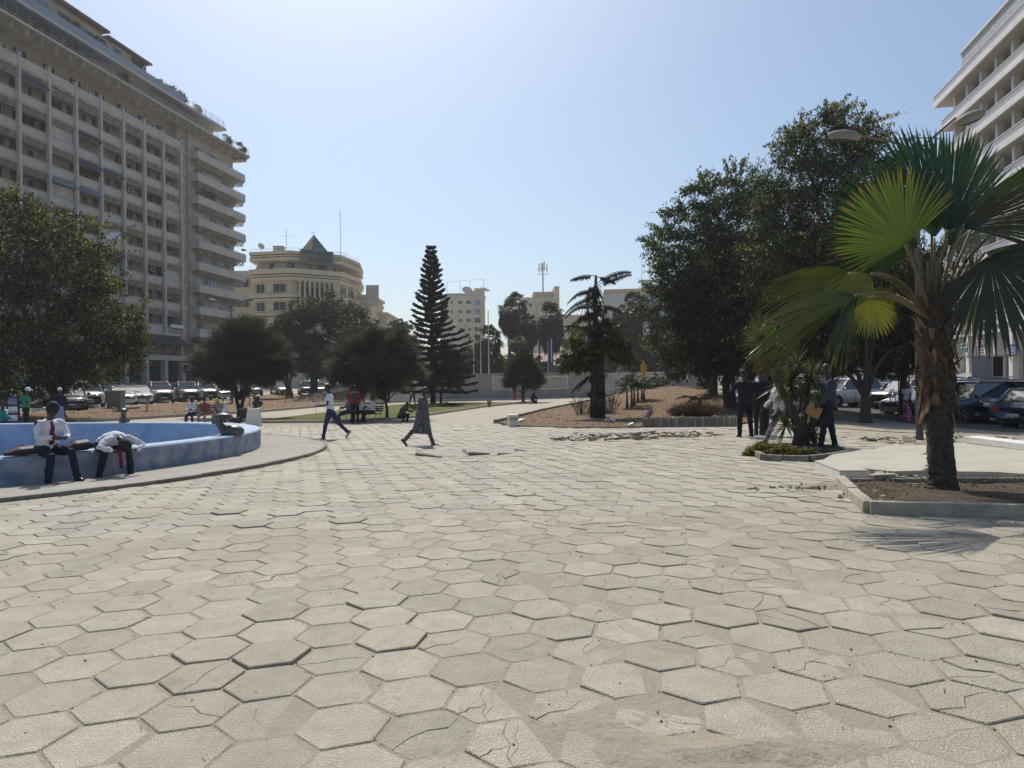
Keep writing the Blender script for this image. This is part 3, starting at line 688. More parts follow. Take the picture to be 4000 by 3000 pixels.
# awnings
def awning(x, w, z, m=awnM, drop=0.75, out=1.1, y=0.0):
    part('awning', m, lambda q: q.add([(x - w / 2, y + .1, z), (x + w / 2, y + .1, z), (x + w / 2, y - out, z - drop), (x - w / 2, y - out, z - drop), (x + w / 2, y - out, z - drop - .22), (x - w / 2, y - out, z - drop - .22),
        (x - w / 2, y + .1, z - .03), (x + w / 2, y + .1, z - .03)], [(0, 3, 2, 1), (3, 5, 4, 2), (6, 7, 2, 3), (0, 6, 3), (1, 2, 7)]))
for (i, k, m) in ((5, 4, awn2M), (4, 4, awn2M), (4, 5, awnM), (3, 5, awnM), (3, 2, awnM), (6, 7, awnM), (4, 6, navyM)): awning(-BAY * (i + .5), BAY - .35, P[k] + 2.05, m, 0.55, 0.55)
awning(-BAY * 8.5, BAY * 2.0, 37.0, mat('green awning', (0.02, 0.10, 0.09), 0.8, var=.2), 0.9, 1.2)
# blue box sign and navy shop canopies
s_ = part('lightbox_sign', signwM, lambda m: m.bx(-2.9, -0.4, -0.55, -0.25, 9.05, 9.85)); s2 = part('sign_band', signM, lambda m: m.bx(-2.85, -0.45, -0.57, -0.551, 9.12, 9.4))
for (x, w) in ((-1.9, 3.1), (-5.5, 3.2), (2.9, 2.4)): awning(x, w, 8.2, navyM, 1.0, 1.3, y=-0.05)
for k in range(-NB, 3): window(b1, WB, k * BAY + 1.8, 0.34 if k < 0 else -0.01, 6.9)
# ECAZ shop sign
e0 = -BAY * 2.9; r_ = MB().bx(e0 - 2.9, e0 + 2.7, -0.72, -0.5, 5.35, 6.30).build('shop_sign', signM, b1)
tM = Matrix.Translation((e0 - 0.55, -0.73, 5.83)) @ Matrix.Rotation(PI / 2, 4, 'X')
text_obj('lettering', 'E C A Z', 0.85, signwM, b1, tM)
MB().bx(e0 + 1.9, e0 + 2.3, -0.735, -0.721, 5.62, 5.7).build('sign_mark', signwM, r_)
MB().bx(-0.5, -0.35, -1.5, -0.5, 3.4, 5.0).build('projecting_sign', signM, b1); MB().bx(-0.52, -0.33, -1.62, -1.5, 3.4, 5.0).build('sign_edge', awn2M, b1)
# recess between the bays and the wing
for k in range(9):
    z = P[k]; window(b1, WS, 0.95, 0.33, z + 0.6); part('window_box', louM, lambda m: m.box((0.95, 0.15, z - 0.45), (0.9, 0.4, 0.35)).box((0.95, 0.12, z - 0.7), (0.8, 0.3, 0.06)))
# wing: wrap balconies with louvres below
for k in range(9):
    z = P[k] - 0.2; xe = X1 + (1.25 if k > 1 else -0.6)
    part('balcony', parM, lambda m: m.bx(2.2, xe, -1.3, -1.18, z - .85, z + .1).bx(2.2, 2.32, -1.18, 0, z - .85, z + .1).bx(xe - .12, xe, -1.18, 6, z - .85, z + .1).bx(2.2, xe, -1.3, 0, z - 1.0, z - .85).bx(X1 - .1, xe, 0, 6, z - 1.0, z - .85))
    def lf(m):
        for j in range(4):
            o = 0.12 * j; zz = z - 1.12 - 0.17 * j
            m.bx(2.3 + o, xe - .05 - o * .4, -1.22 + o, -1.0 + o, zz - .03, zz); m.bx(xe - .3, xe - .02, -1.0, 6, zz - .03, zz)
        for x in (3, 5.2, 7.4, 9.6, 11.8): m.bx(x, x + .06, -1.1, -0.2, z - 1.65, z - 1.0)
        for y in (0.5, 2.0, 3.5, 5.0): m.bx(X1, xe - .03, y, y + .06, z - 1.65, z - 1.0)
    part('louvre', louM, lf); part('balcony_shade_board', MATS['deep louvre shadow board'], lambda m: m.bx(2.6, X1 - .3, -.7, -.66, z - 1.75, z - 1.02))  # upright dark board added to paint the shade below the balcony
    part('hand_rail', railM, lambda m: m.bx(2.25, xe - .05, -1.26, -1.22, z + .2, z + .23))
    for j, x in enumerate((4.1, 7.6, 11.0)):
        mt = WBB if k in (1, 2) and j else (WBB if k == 2 else WB); window(b1, mt, x, -0.02, z + 0.55)
        if rng.random() < 0.22: part('roller_shutter', shutM, lambda m: m.bx(x - .85, x + .85, -0.1, -0.07, z + (rng.uniform(-.1, .5)), z + 1.25))
    if rng.random() < 0.6: acunit(rng.choice((5.9, 9.3)), -0.3, z + rng.uniform(.2, .9))
# eave slab with louvres, level A terrace
part('eave_slab', parM, lambda m: m.bx(X0, X1 + 2.1, -1.7, 8, 37.6, 37.85))
def ef(m):
    for j in range(5): m.bx(X0, X1 + 2.0 - .1 * j, -1.68 + .16 * j, -1.45 + .16 * j, 37.45 - .17 * j, 37.48 - .17 * j); m.bx(X1 + .3, X1 + 2.0 - .1 * j, -1.4, 8, 37.44 - .17 * j, 37.47 - .17 * j)
    x = X0
    while x < X1 + 2: m.bx(x, x + .06, -1.6, -0.3, 36.75, 37.55); x += 1.8
part('eave_louvre', louM, ef)
def rail(name, x0, x1, y, z, h=1.0, step=1.4, n=3):
    def f(m):
        x = x0
        while x <= x1: m.bx(x - .02, x + .02, y - .02, y + .02, z, z + h); x += step
        for i in range(n): m.bx(x0, x1, y - .015, y + .015, z + h * (i + 1) / n - .03, z + h * (i + 1) / n)
    return part(name, railM, f)
rail('terrace_rail', X0, X1 + 2, -1.6, 37.85)
part('terrace_wall', creamM, lambda m: m.bx(X0, X1 - 3, 1.4, 13, 37.85, 40.2))
for i in range(17): window(b1, WB, X0 + 2 + i * 3.0, 1.37, 38.95)
part('shade_awning', awn2M, lambda m: m.add([(X0, 1.3, 40.1), (-14, 1.3, 40.1), (-14, -1.3, 39.3), (X0, -1.3, 39.3)], [(0, 1, 2, 3)]))
part('shade_awning', awnM, lambda m: m.add([(-6, 0.3, 39.9), (3.5, 0.3, 39.9), (3.5, -0.9, 39.4), (-6, -0.9, 39.4)], [(0, 1, 2, 3)]))
part('upper_slab', parM, lambda m: m.bx(X0, X1 - 2.6, -0.6, 12, 40.2, 40.55))
part('glass_balustrade', railglassM, lambda m: m.bx(X0, 0.5, -0.5, -0.46, 40.55, 41.45))
rail('terrace_rail', X0, 0.5, -0.48, 40.55, 1.0, 2.4, 1); rail('terrace_rail', 2.5, X1 - 2.7, -0.45, 40.55, 1.0, 1.5, 4)
part('penthouse_wall', creamM, lambda m: m.bx(X0, -8.5, .45, 12, 40.55, 43.0).bx(X0, -13.4, .45, 12, 43.0, 43.3))
for i in range(12): window(b1, (WB if i % 2 else WBB), -11 - i * 2.7, .42, 42.0)
part('penthouse_roof', tilM, lambda m: m.bx(X0, -13.2, -.5, 13, 43.3, 43.55).bx(-13.2, -5.6, -.3, 13, 42.95, 43.15))
part('pergola_posts', colM, lambda m: m.bx(-6.3, -6.15, .2, .35, 40.5, 43.0).bx(-6.3, -6.15, 4, 4.15, 40.5, 43.0))
part('roof_room', mat('grey roof room', (0.22, 0.23, 0.24), 0.8, var=.15), lambda m: m.bx(-4.8, -1.2, 3.5, 9, 40.55, 43.4).bx(-1.2, 0.6, 3.6, 8.9, 40.55, 42.1))
part('end_wall', creamM, lambda m: m.bx(X1 - .15, X1, 0.02, 13.9, 5.0, 37.5))

def b1w(x, y, z): return b1.matrix_basis if False else V((-45.2, 94.8, 0)) + Matrix.Rotation(AB, 3, 'Z') @ V((x, y, z))
dish('round white satellite dish on the slab end of the left block roof', b1w(4.2, -0.1, 40.55), 0.75, 2.6)
dish('small dark satellite dish fixed on the lower wing balcony corner', b1w(X1 + 1.1, -1.0, P[4] - .1), 0.42, 0.6, mh=0.7, m=metalM)
dish('grey satellite dish on the infilled white loggia of the left block', b1w(-BAY * 8.3, -0.5, P[7] + .1), 0.45, 2.8, mh=.5, m=metalM)

# ============================================================ art deco bank building
def offs(poly, d):
    n = len(poly); out = []
    ar = sum(poly[i][0] * poly[(i + 1) % n][1] - poly[(i + 1) % n][0] * poly[i][1] for i in range(n)); sg = 1 if ar > 0 else -1
    for i in range(n):
        a, b, c = V(poly[i - 1]), V(poly[i]), V(poly[(i + 1) % n]); e, f = (b - a).normalized(), (c - b).normalized()
        n1, n2 = V((e.y, -e.x)) * sg, V((f.y, -f.x)) * sg; k = (n1 + n2); k = k / max(0.3, k.dot(n1)); out.append(tuple(b + k * d))
    return out
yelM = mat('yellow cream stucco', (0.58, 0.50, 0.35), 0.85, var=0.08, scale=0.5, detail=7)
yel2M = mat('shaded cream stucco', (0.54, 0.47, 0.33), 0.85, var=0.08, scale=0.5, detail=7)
grnM = mat('green sign paint', (0.015, 0.075, 0.05), 0.6, var=.15); oliveM = mat('olive roof sheet', (0.16, 0.15, 0.04), 0.6, var=.15)
A_, B_, C_, D_ = (-48.1, 129.2), (-40.6, 128.0), (-32.9, 133.0), (-31.4, 141.5)
poly = [A_, B_, C_, D_, (-33, 152), (-50, 152)]
b2 = root('bank_building', 'yellow art deco corner building with banded cornices and a pyramid on its roof', 'building', (0, 0, 0))
def bnd(name, m, z0, z1, d): MB().prism(offs(poly, d), z0, z1).build(name, m, b2)
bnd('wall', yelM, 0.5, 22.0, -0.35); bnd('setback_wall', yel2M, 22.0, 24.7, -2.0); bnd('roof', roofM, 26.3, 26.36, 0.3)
bnd('cornice', yelM, 24.6, 25.2, 0.55); bnd('cornice', yelM, 25.38, 25.62, .5); bnd('cornice', yelM, 25.8, 26.35, 0.6); bnd('cornice_slot', darkM, 25.15, 25.85, 0.3)
bnd('parapet', yelM, 22.2, 23.1, 0.65); bnd('band', yelM, 21.75, 22.0, 0.5); bnd('band_slot', darkM, 21.55, 22.25, 0.15); bnd('band', yelM, 20.9, 21.6, 0.25)
for z in (19.2, 15.8, 12.4, 9.0): 
    bnd('band_slot', darkM, z - 1.45, z - 1.40 + .95, 0.0); bnd('band', yelM, z - 2.35 + 1.0, z - 2.35 + 1.65, 0.12) ; bnd('band', yelM, z - 1.55 + .95, z - 1.55 + 1.1, 0.12); bnd('band', yelM, z - 2.9 + 1.0, z - 2.55 + 1.0, 0.1)
wbm = win_mesh('w', 2.6, 1.7, wframeM, 2); wsm = win_mesh('w', 1.7, 1.7, wframeM, 2)
def wall_frame(a, b): a, b = V(a), V(b); d = (b - a).normalized(); return a, d, math.atan2(d.y, d.x), V((d.y, -d.x))
a, d, rz, n_ = wall_frame(A_, B_)
for z in (20.3, 16.9, 13.5, 10.1):
    for (s, wm) in ((1.3, wsm), (5.1, wbm)):
        p = a + d * s - n_ * .33; q = MB().box((0, 0, 0), (2.75 if wm is wbm else 1.9, .06, 1.85)).box((0, -.12, -.98), (3.0 if wm is wbm else 2.1, .3, .1)).build('window_surround', shutM, b2, loc=(p.x, p.y, z - .7), rot=(0, 0, rz)); window(b2, wm, p.x + n_.x * .1, p.y + n_.y * .1, z - .7, rz)
a, d, rz, n_ = wall_frame(B_, C_); L_ = (V(C_) - V(B_)).length
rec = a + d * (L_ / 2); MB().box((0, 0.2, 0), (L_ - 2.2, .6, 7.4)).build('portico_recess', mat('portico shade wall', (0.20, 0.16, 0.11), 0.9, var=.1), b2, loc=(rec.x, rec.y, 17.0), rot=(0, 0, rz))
tallw = win_mesh('w', 0.85, 2.0, wframeM, 1)
for i in range(8):
    s = 1.35 + (L_ - 2.7) * i / 7; p = a + d * s + n_ * 0.55; MB().box((0, 0, 0), (0.26, 0.5, 7.9)).build('fin_column', yelM, b2, loc=(p.x, p.y, 16.9), rot=(0, 0, rz))
    if i < 7:
        p = a + d * (s + (L_ - 2.7) / 14) + n_ * .18
        for z in (18.9, 15.4): window(b2, tallw, p.x, p.y, z, rz)
a, d, rz, n_ = wall_frame(C_, D_)
for z in (20.0, 16.6, 13.2):
    for s in (1.8, 5.8): p = a + d * s + n_ * .1; window(b2, wsm, p.x, p.y, z - .5, rz)
for (F, ss) in (((A_, B_), (1.6, 3.2, 5.0)), ((B_, C_), (1.2, 3.4, 6.5)), ((C_, D_), (2, 5))):
    a, d, rz, n_ = wall_frame(*F)
    for s in ss: p = a + d * s - n_ * 1.9; window(b2, wsm, p.x, p.y, 23.7, rz)
for (F, s) in (((A_, B_), 1.5), ((A_, B_), 5.0), ((B_, C_), 2.2)):
    a, d, rz, n_ = wall_frame(*F); p = a + d * s; mb = MB()
    mb.add([(-1.3, 1.6, 1.0), (1.3, 1.6, 1.0), (1.3, 0.2, -.7), (-1.3, 0.2, -.7), (-1.3, 1.6, .96), (1.3, 1.6, .96)], [(0, 3, 2, 1), (4, 5, 2, 3), (0, 4, 3), (1, 2, 5)]); mb.build('sun_blind', shutM, b2, loc=(p.x, p.y, 23.7), rot=(0, 0, rz))
# sign and pyramid
a, d, rz, n_ = wall_frame(B_, C_); p = a + d * 4.6 + n_ * 0.85
sb_ = MB().box((0, 0, 0), (6.3, .15, 2.6)).build('roof_sign', mat('brown sign ground', (0.17, 0.13, 0.10), .8, var=.15), b2, loc=(p.x, p.y, 25.4), rot=(0, 0, rz))
MB().box((-1.85, -.1, .85), (2.3, .06, .75)).box((1.2, -.1, .75), (3.1, .06, .85)).build('sign_panel', grnM, sb_); MB().box((-1.3, -.1, -.35), (.9, .06, .85)).box((1.1, -.1, -.45), (3.2, .06, .95)).build('sign_panel', grnM, sb_)
pc = a + d * 5.0 - n_ * 2.4; pr = MB().add([(-2.6, -2.6, 0), (2.6, -2.6, 0), (2.6, 2.6, 0), (-2.6, 2.6, 0), (0, 0, 4.4)], [(0, 1, 4), (1, 2, 4), (2, 3, 4), (3, 0, 4), (0, 3, 2, 1)]).build('pyramid', oliveM, b2, loc=(pc.x, pc.y, 26.35), rot=(0, 0, -0.65)); pr.scale = (.86, .86, .9)
MB().add([(2.65, -2.5, 0.1), (2.65, 2.5, .1), (.1, 0.05, 4.35)], [(0, 1, 2)]).build('green_face', grnM, pr); MB().add([(2.72, -2.1, .12), (2.72, 1.8, .12), (2.05, 1.1, 1.2), (2.05, -1.3, 1.2)], [(0, 1, 2, 3)]).build('pale_stripe', awn2M, pr)
MB().box((-43.8, 131, 27.0), (1.7, 1.7, 1.3)).box((-43.8, 131, 27.7), (1.9, 1.9, .15)).build('roof_box', yelM, b2); MB().box((-39.3, 131, 26.7), (.8, .8, .6)).build('roof_box', yelM, b2)
def prail(poly, z, h, par, nm='roof_rail'):
    mb = MB()
    for i in range(len(poly) - 3):
        a, b = V(poly[i]), V(poly[i + 1]); mb.tube([(a.x, a.y, z + h), (b.x, b.y, z + h)], .025, 4); k = int((b - a).length / 1.5)
        for j in range(k): q = a.lerp(b, j / k); mb.tube([(q.x, q.y, z), (q.x, q.y, z + h)], .02, 4)
    mb.build(nm, railM, par)
prail(offs(poly, 0.4), 26.35, .5, b2); prail(offs(poly, 0.5), 23.1, .5, b2)
# lower wings left and right
MB().bx(-54.5, -48.6, 131.5, 148, .5, 22.8).build('side_wing', yelM, b2); MB().bx(-54.6, -48.5, 131.1, 131.5, 22.4, 23.3).build('side_band', yelM, b2)
for z_ in (18.7, 15.4, 11.9): MB().bx(-54.6, -48.5, 131.2, 131.5, z_ - .35, z_ + .35).build('side_band', yelM, b2)
for z in (21.0, 17.2, 13.6): window(b2, wbm, -51, 131.3, z)
for (x0, x1, y0, y1, z) in ((-33.3, -28.9, 143, 156, 19.5), (-32.8, -27.2, 150, 165, 16.5), (-31, -25.2, 158, 178, 13.0)): MB().bx(x0, x1, y0, y1, .5, z).bx(x0, x1 + .5, y0 - .5, y1, z, z + .5).bx(x0, x1 + .3, y0 - .3, y1, z - 1.2, z - .6).build('stepped_wing', yelM, b2)
MB().box((-28.6, 142.8, 19.8), (2.6, .2, 4.3)).build('hoarding_panel', shutM, b2)
dish('round white dish on the art deco building roof', V((-47.0, 130.5, 26.3)), .65, 2.9, mh=1.5)
mast('tall whip aerial on the right of the art deco roof', V((-33.5, 136.5, 26.3)), 9.6, ((1.2, 2, .5),), .05)
mast('pair like slanting aerial on the art deco roof', V((-42.4, 131, 26.3)), 5.0, ((3.4, 2.6, 0),), .04)
mast('aerial with two short arms beside the pyramid', V((-37.6, 132, 26.3)), 4.6, ((4.3, 1.2, .4), (3.2, 1.0, .4)), .04)

# ============================================================ far buildings
def tower(name, label, p0, w, dpt, rz, h, m, wins, extras=()):
    t = root(name, label, 'building', p0, rz); z0 = -1
    MB().bx(0, w, 0, dpt, z0, h).build('wall', m, t); MB().bx(-.3, w + .3, -.3, dpt + .3, h, h + .6).build('cornice', m, t)
    for (x, z, ww, hh, side, pm) in wins:
        wm = win_mesh('w', ww, hh, wframeM, 2 if ww > 1 else 1, pm)
        if side == 0: window(t, wm, x, -0.03, z)
        else: window(t, wm, w + 0.03, x, z, PI / 2)
    for (x0, x1, y0, y1, a, b, mm) in extras: MB().bx(x0, x1, y0, y1, a, b).build('wall_block', mm, t)
    return t
p = EYE + ray(1722, 1480) * 240; q = EYE + ray(1883, 1480) * 240; farM = mat('pale beige far render', (0.50, 0.44, 0.33), 0.9, var=.06, scale=.3); far2M = mat('ochre strip', (0.48, 0.36, 0.22), .9, var=.06)
W = []
for k, z in enumerate((28.5, 25.2, 22.2, 19.1, 16.0, 13.0)):
    W += [(13.0, z, 2.2, 1.9, 0, blueglassM if k < 2 else None), (9.9, z, 1.7, 1.3, 0, None), (7.0, z, 1.5, 1.2, 0, None), (4.1, z, .7, 1.4, 0, None), (1.5, z, .7, 1.4, 0, None)]
    W += [(s, z, .8, 2.0, 1, None) for s in (1.5, 4, 7, 10.5, 14, 18)]
tB = tower('apartment_tower', 'beige apartment tower with rounded roof corner right of the tall pine', (p.x, p.y, 1.0), 15.6, 22, 0.06, 30.0, farM, W, ((8, 9.7, -.1, .2, 5, 21, far2M), (14.2, 14.9, -.1, .2, 4, 21, far2M), (2.5, 15.3, 1, 10, 30.4, 31.8, farM), (10, 15.6, 2, 14, 31.8, 32.8, farM), (12, 15.7, 8, 20, 30, 34.5, mat('yellow stair tower', (.52, .43, .24), .9, var=.06))))
MB().bx(11.5, 14.6, -.9, 0, 26.3, 27.2).bx(11.5, 14.6, -.9, 0, 23.2, 24.1).bx(11.5, 14.6, -.9, 0, 17, 17.9).build('balcony', farM, tB)
dish('huge satellite dish on top of the beige tower', V((p.x + 9.3, p.y + 4, 32.8)), 1.9, .3, mh=1.4)
dish('flat pale dish at the right corner of the beige tower roof', V((p.x + 15.6, p.y + 7, 33.6)), 1.7, 2.0, el=1.2, mh=1.2)
mb = MB()
for (x0, x1, z) in ((2.4, 15.0, 36.2),): 
    for x in (2.4, 7.0, 10.5, 15.4): mb.tube([(x, 3, 31), (x, 3, z if x < 12 else 37)], .09, 4)
    mb.tube([(2.4, 3, 36.1), (15.4, 3, 36.9)], .05, 4)
mb.build('roof_frame', railM, tB)
p = EYE + ray(2048, 1480) * 215
W = [(x, z, ww, hh, 0, None) for z in (24.2, 20.2, 16.6, 12.8) for (x, ww, hh) in ((6.6, 1.8, 1.0), (9.4, .9, 1.4), (2.2, 1.0, 1.2))]
t4 = tower('apartment_building', 'cream building with flat slab roof and mobile phone mast behind the palms', (p.x, p.y, 1.2), 10.6, 16, 0.02, 26.0, farM, W, ((-6, .0, 2, 10, 24.8, 25.6, farM), (3.2, 9.6, 2, 9, 26.4, 28.6, far2M), (9.7, 11.2, -.4, 12, 20, 30, farM), (4.6, 8.4, -.8, .1, 19, 24, farM)))
t = root('phone_mast', 'phone mast with vertical panel antennas on the cream building roof', 'mast', V((p.x + 6.4, p.y + 5, 27.8)))
MB().tube([(0, 0, 0), (0, 0, 11.5)], .22, 6).build('pole', metalM, t)
for (x, z, h) in ((-1.5, 9.8, 3.4), (-.55, 10.2, 3.2), (.6, 10.6, 3.6), (1.6, 9.8, 3.2)): MB().box((x * .8, -.2, z), (.32, .25, h * .85)).build('panel_antenna', shutM, t)
MB().box((0, 0, 7.9), (3.6, .1, .15)).box((0, 0, 9.6), (3.4, .1, .15)).build('bracket', metalM, t)
p = EYE + ray(2362, 1480) * 175; whM = mat('cool white far render', (0.50, 0.51, 0.49), 0.9, var=.06, scale=.3)
W = [(x, z, 2.0, 1.9, 0, blueglassM) for z in (20.6,) for x in (9.2, 11.3, 13.4, 15.5, 17.6)] + [(4, 17, 2, 1.8, 0, None), (4, 12, 2, 1.8, 0, None)]
tower('office_building', 'white building with one long dark window behind the right palms', (p.x, p.y, 1.2), 24, 14, -0.12, 21.9, whM, W, ((7.2, 13.6, -.08, .2, 15.0, 18.2, darkM), (7, 24, -.06, .2, 4.5, 7, darkM), (0, 24, -1.0, 12, 22.5, 23.4, far2M), (9.6, 12.4, 2, 5, 23.4, 26, shutM)))
mast('thin aerial on the white building roof box', V((p.x + 10.3, p.y + 3, 27)), 6.0, (), .06); mast('taller aerial with top arms on the white building', V((p.x + 12.2, p.y + 3, 27)), 12.0, ((11.6, 3.0, 0),), .05)
p = EYE + ray(1950, 1480) * 150
t = tower('low_hall', 'low hall with long pinkish tiled roof behind the terrace', (p.x, p.y, 1.2), 17, 10, 0.0, 3.4, mat('pink render', (.5, .37, .28), .9, var=.08), [(2 + 3 * i, 1.5, 1.5, 1.4, 0, None) for i in range(5)])
MB().add([(-.6, -.8, 4.0), (17.6, -.8, 4.0), (15.6, 4.5, 6.8), (1.4, 4.5, 6.8), (-.6, 10.6, 4.0), (17.6, 10.6, 4.0)], [(0, 1, 2, 3), (1, 5, 2), (0, 3, 4), (3, 2, 5, 4)]).build('roof', mat('pinkish roof tile', (.42, .29, .22), .9, var=.12, scale=1.5), t)
p = EYE + ray(2195, 1480) * 190
tower('side_building', 'small cream building just behind the clump palm left side', (p.x, p.y, 1.2), 9, 10, 0, 18.0, farM, [(2 + 3 * i, z, 1.2, 1.2, 0, None) for i in range(2) for z in (15, 11)])
p = EYE + ray(1050, 1480) * 190
tower('side_building', 'distant beige block glimpsed beyond the street trees', (p.x, p.y, 1.2), 46, 14, -.1, 9.5, farM, [(2 + 4 * i, z, 1.6, 1.6, 0, None) for i in range(11) for z in (7.5, 4)])
p = EYE + ray(2640, 1480) * 150
tower('side_building', 'long pale building half hidden behind the right hand trees', (p.x, p.y, 1.2), 50, 14, -.5, 13, whM, [(2 + 4 * i, z, 2, 1.6, 0, None) for i in range(12) for z in (11, 7.5, 4)])

# ============================================================ right block
dd = V((0.217, 0.976)).normalized(); AR6 = math.atan2(-dd.y, -dd.x)
b6o = V((32.7 + 0.222 * 82, 82.0, 0))    # far end; local x runs towards the camera
b6 = root('balcony_block', 'white block with long angular balconies above a pillared shop arcade on the right', 'building', b6o, rz=AR6)
def p6(name, m, fn, **k): mb = MB(); fn(mb); return mb.build(name, m, b6, **k)
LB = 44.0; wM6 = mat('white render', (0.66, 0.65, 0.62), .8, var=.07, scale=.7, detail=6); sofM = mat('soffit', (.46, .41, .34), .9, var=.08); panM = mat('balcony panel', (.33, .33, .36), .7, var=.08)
# outward (towards the plaza) is local -y
sg = -1
def by(m, x0, x1, o0, o1, z0, z1): m.bx(x0, x1, sg * o1, sg * o0, z0, z1)
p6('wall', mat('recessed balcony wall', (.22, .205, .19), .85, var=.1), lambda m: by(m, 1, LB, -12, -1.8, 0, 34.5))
p6('end_wall', wM6, lambda m: by(m, 1, 1.4, -12, -1.8, 0, 34.6))
for k in range(9):
    z = 7.0 + 3.35 * k; x0 = -.2 if k == 8 else 1.2; out = 0.3 if k == 8 else 0.0
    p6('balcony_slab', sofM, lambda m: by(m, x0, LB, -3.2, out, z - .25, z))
    p6('slab_edge', wM6, lambda m: by(m, x0 - .05, LB, out, out + .18, z - .3, z + .35))
    p6('balustrade', panM, lambda m: by(m, x0, LB, out + .02, out + .1, z + .35, z + .98))
    p6('hand_rail', wM6, lambda m: by(m, x0 - .03, LB, out - .02, out + .14, z + .98, z + 1.06))
    if k < 8:
        for i in range(13):
            x = 2.4 + i * 3.4; p6('balcony_pier', wM6, lambda m: by(m, x, x + .5, -1.3, -.7, z, z + 3.1))
            window(b6, WB, x + 1.9, 3.15, z + 1.5, 0) if False else None
            o_ = p6('window', glassM, lambda m: by(m, x + .9, x + 2.7, -1.8, -1.72, z + .3, z + 2.3))
p6('roof_block', mat('grey roof block', (.36, .37, .38), .8, var=.08), lambda m: by(m, 5.4, LB, -8, -0.5, 34.6, 37.4))
p6('roof_edge', wM6, lambda m: by(m, 5.2, LB, -8.2, -0.3, 37.3, 37.5))
# arcade
p6('fascia', wM6, lambda m: by(m, 0, LB, -.6, 0.02, 5.95, 6.72)); p6('arcade_wall', darkM, lambda m: by(m, 0, LB, -2.4, -2.2, 0, 6))
for i in range(14):
    x = 0.6 + i * 3.2; p6('arcade_pillar', wM6, lambda m: by(m, x, x + .75, -.75, 0, -.3, 5.95))
    p6('shop_wall', mat('grey shopfront', (.30, .29, .30), .8, var=.12), lambda m: by(m, x + 1.2, x + 2.2, -2.15, -1.6, -.3, 5.95))
lilM = mat('lilac sign ground', (.40, .34, .46), .6, var=.05); redM = mat('red lettering', (.40, .035, .05), .6, var=.1); tealM = mat('teal sign', (.05, .20, .18), .6, var=.1); slM = mat('grey blue lettering', (.10, .12, .25), .6, var=.1)
def sign(x, w, z, h, ground, lines, o=0.35, label=None):
    s_ = p6('shop_sign', ground, lambda m: by(m, x, x + w, o, o + .12, z, z + h)); n = len(lines)
    for i, (t_, mm, sz) in enumerate(lines):
        zc = z + h * (1 - (i + .5) / n); tm = Matrix.Translation((x + w / 2, sg * (o + .14), zc)) @ Matrix.Rotation(PI / 2, 4, 'X') 
        if t_ is None: MB().bx(x + .1, x + w - .1, sg * (o + .14), sg * (o + .12), zc - sz / 2, zc + sz / 2).build('sign_band', mm, s_)
        else: text_obj('lettering', t_, sz, mm, b6, tm, .02)
    return s_
sign(10.6, 1.8, 4.5, 1.2, lilM, (('CHANGE', redM, .34), ('CHANGE', redM, .3), (None, slM, .25)))
sign(11.2, 1.6, 3.6, .85, signwM, (('CHANGE', redM, .26), ('CHANGE', redM, .25), (None, redM, .16)))
sign(6.8, 1.8, 4.72, .5, signwM, ((None, slM, .2),))
sign(7.0, 1.5, 4.25, .45, tealM, ())
s_ = sign(17.2, 1.9, 3.5, 1.05, signM, ())
mb = MB()
for i in range(4):
    z = 4.38 - i * .2; mb.add([(17.25, -.49, z - .18), (18.15, -.49, z), (19.05, -.49, z - .18), (19.05, -.49, z - .24), (18.15, -.49, z - .07), (17.25, -.49, z - .24)], [(0, 5, 4, 1), (1, 4, 3, 2)])
mb.build('chevron_stripe', signwM, s_)
t = MB().tube([(4.2, -.5, 4.05), (4.2, -.62, 4.05)], .4, 20).build('round_sign', signwM, b6); MB().tube([(4.2, -.62, 4.05), (4.2, -.64, 4.05)], .25, 18).build('sign_disc', lilM, t)
rng = random.Random(77); NP = np.random.default_rng(9)
barkM = mat('grey brown bark', (0.085, 0.068, 0.05), 0.95, var=0.3, scale=6, bump=0.02)
barkdM = mat('dark bark', (0.05, 0.04, 0.03), 0.95, var=0.3, scale=8, bump=0.02)
stemM = mat('ringed palm stem', (0.11, 0.09, 0.07), 0.95, var=0.3, scale=10, bump=0.015)
leafM = mat('broad leaf', (1, 1, 1), 0.58, var=0.1, scale=2, spec=0.35, trans=0.26, attr='Col')
needleM = mat('needle leaf', (1, 1, 1), 0.6, var=0.1, scale=2, spec=0.25, trans=0.12, attr='Col')
dryM = mat('dry leaf', (1, 1, 1), 0.9, var=0.1, scale=2, spec=0.1, trans=0.12, attr='Col')
def unit(n): q = NP.normal(size=(n, 3)); return q / np.linalg.norm(q, axis=1)[:, None]
def diamonds(pos, axis, L, W, col, fold=0.25):
    """leaf diamonds at pos along axis"""
    n = len(pos); r = unit(n); side = np.cross(axis, r); side /= np.linalg.norm(side, axis=1)[:, None] + 1e-9; nr = np.cross(side, axis)
    L = np.broadcast_to(np.asarray(L, float).reshape(-1, 1), (n, 1)); W = np.broadcast_to(np.asarray(W, float).reshape(-1, 1), (n, 1))
    a = pos; b = pos + axis * L * .5 + side * W * .5 - nr * W * fold; c = pos + axis * L; d = pos + axis * L * .5 - side * W * .5 - nr * W * fold
    v = np.stack([a, b, c, d], 1).reshape(-1, 3); f = (np.arange(n)[:, None] * 4 + np.array([[0, 1, 2, 3]]))
    return v, f, np.repeat(col, 4, 0)
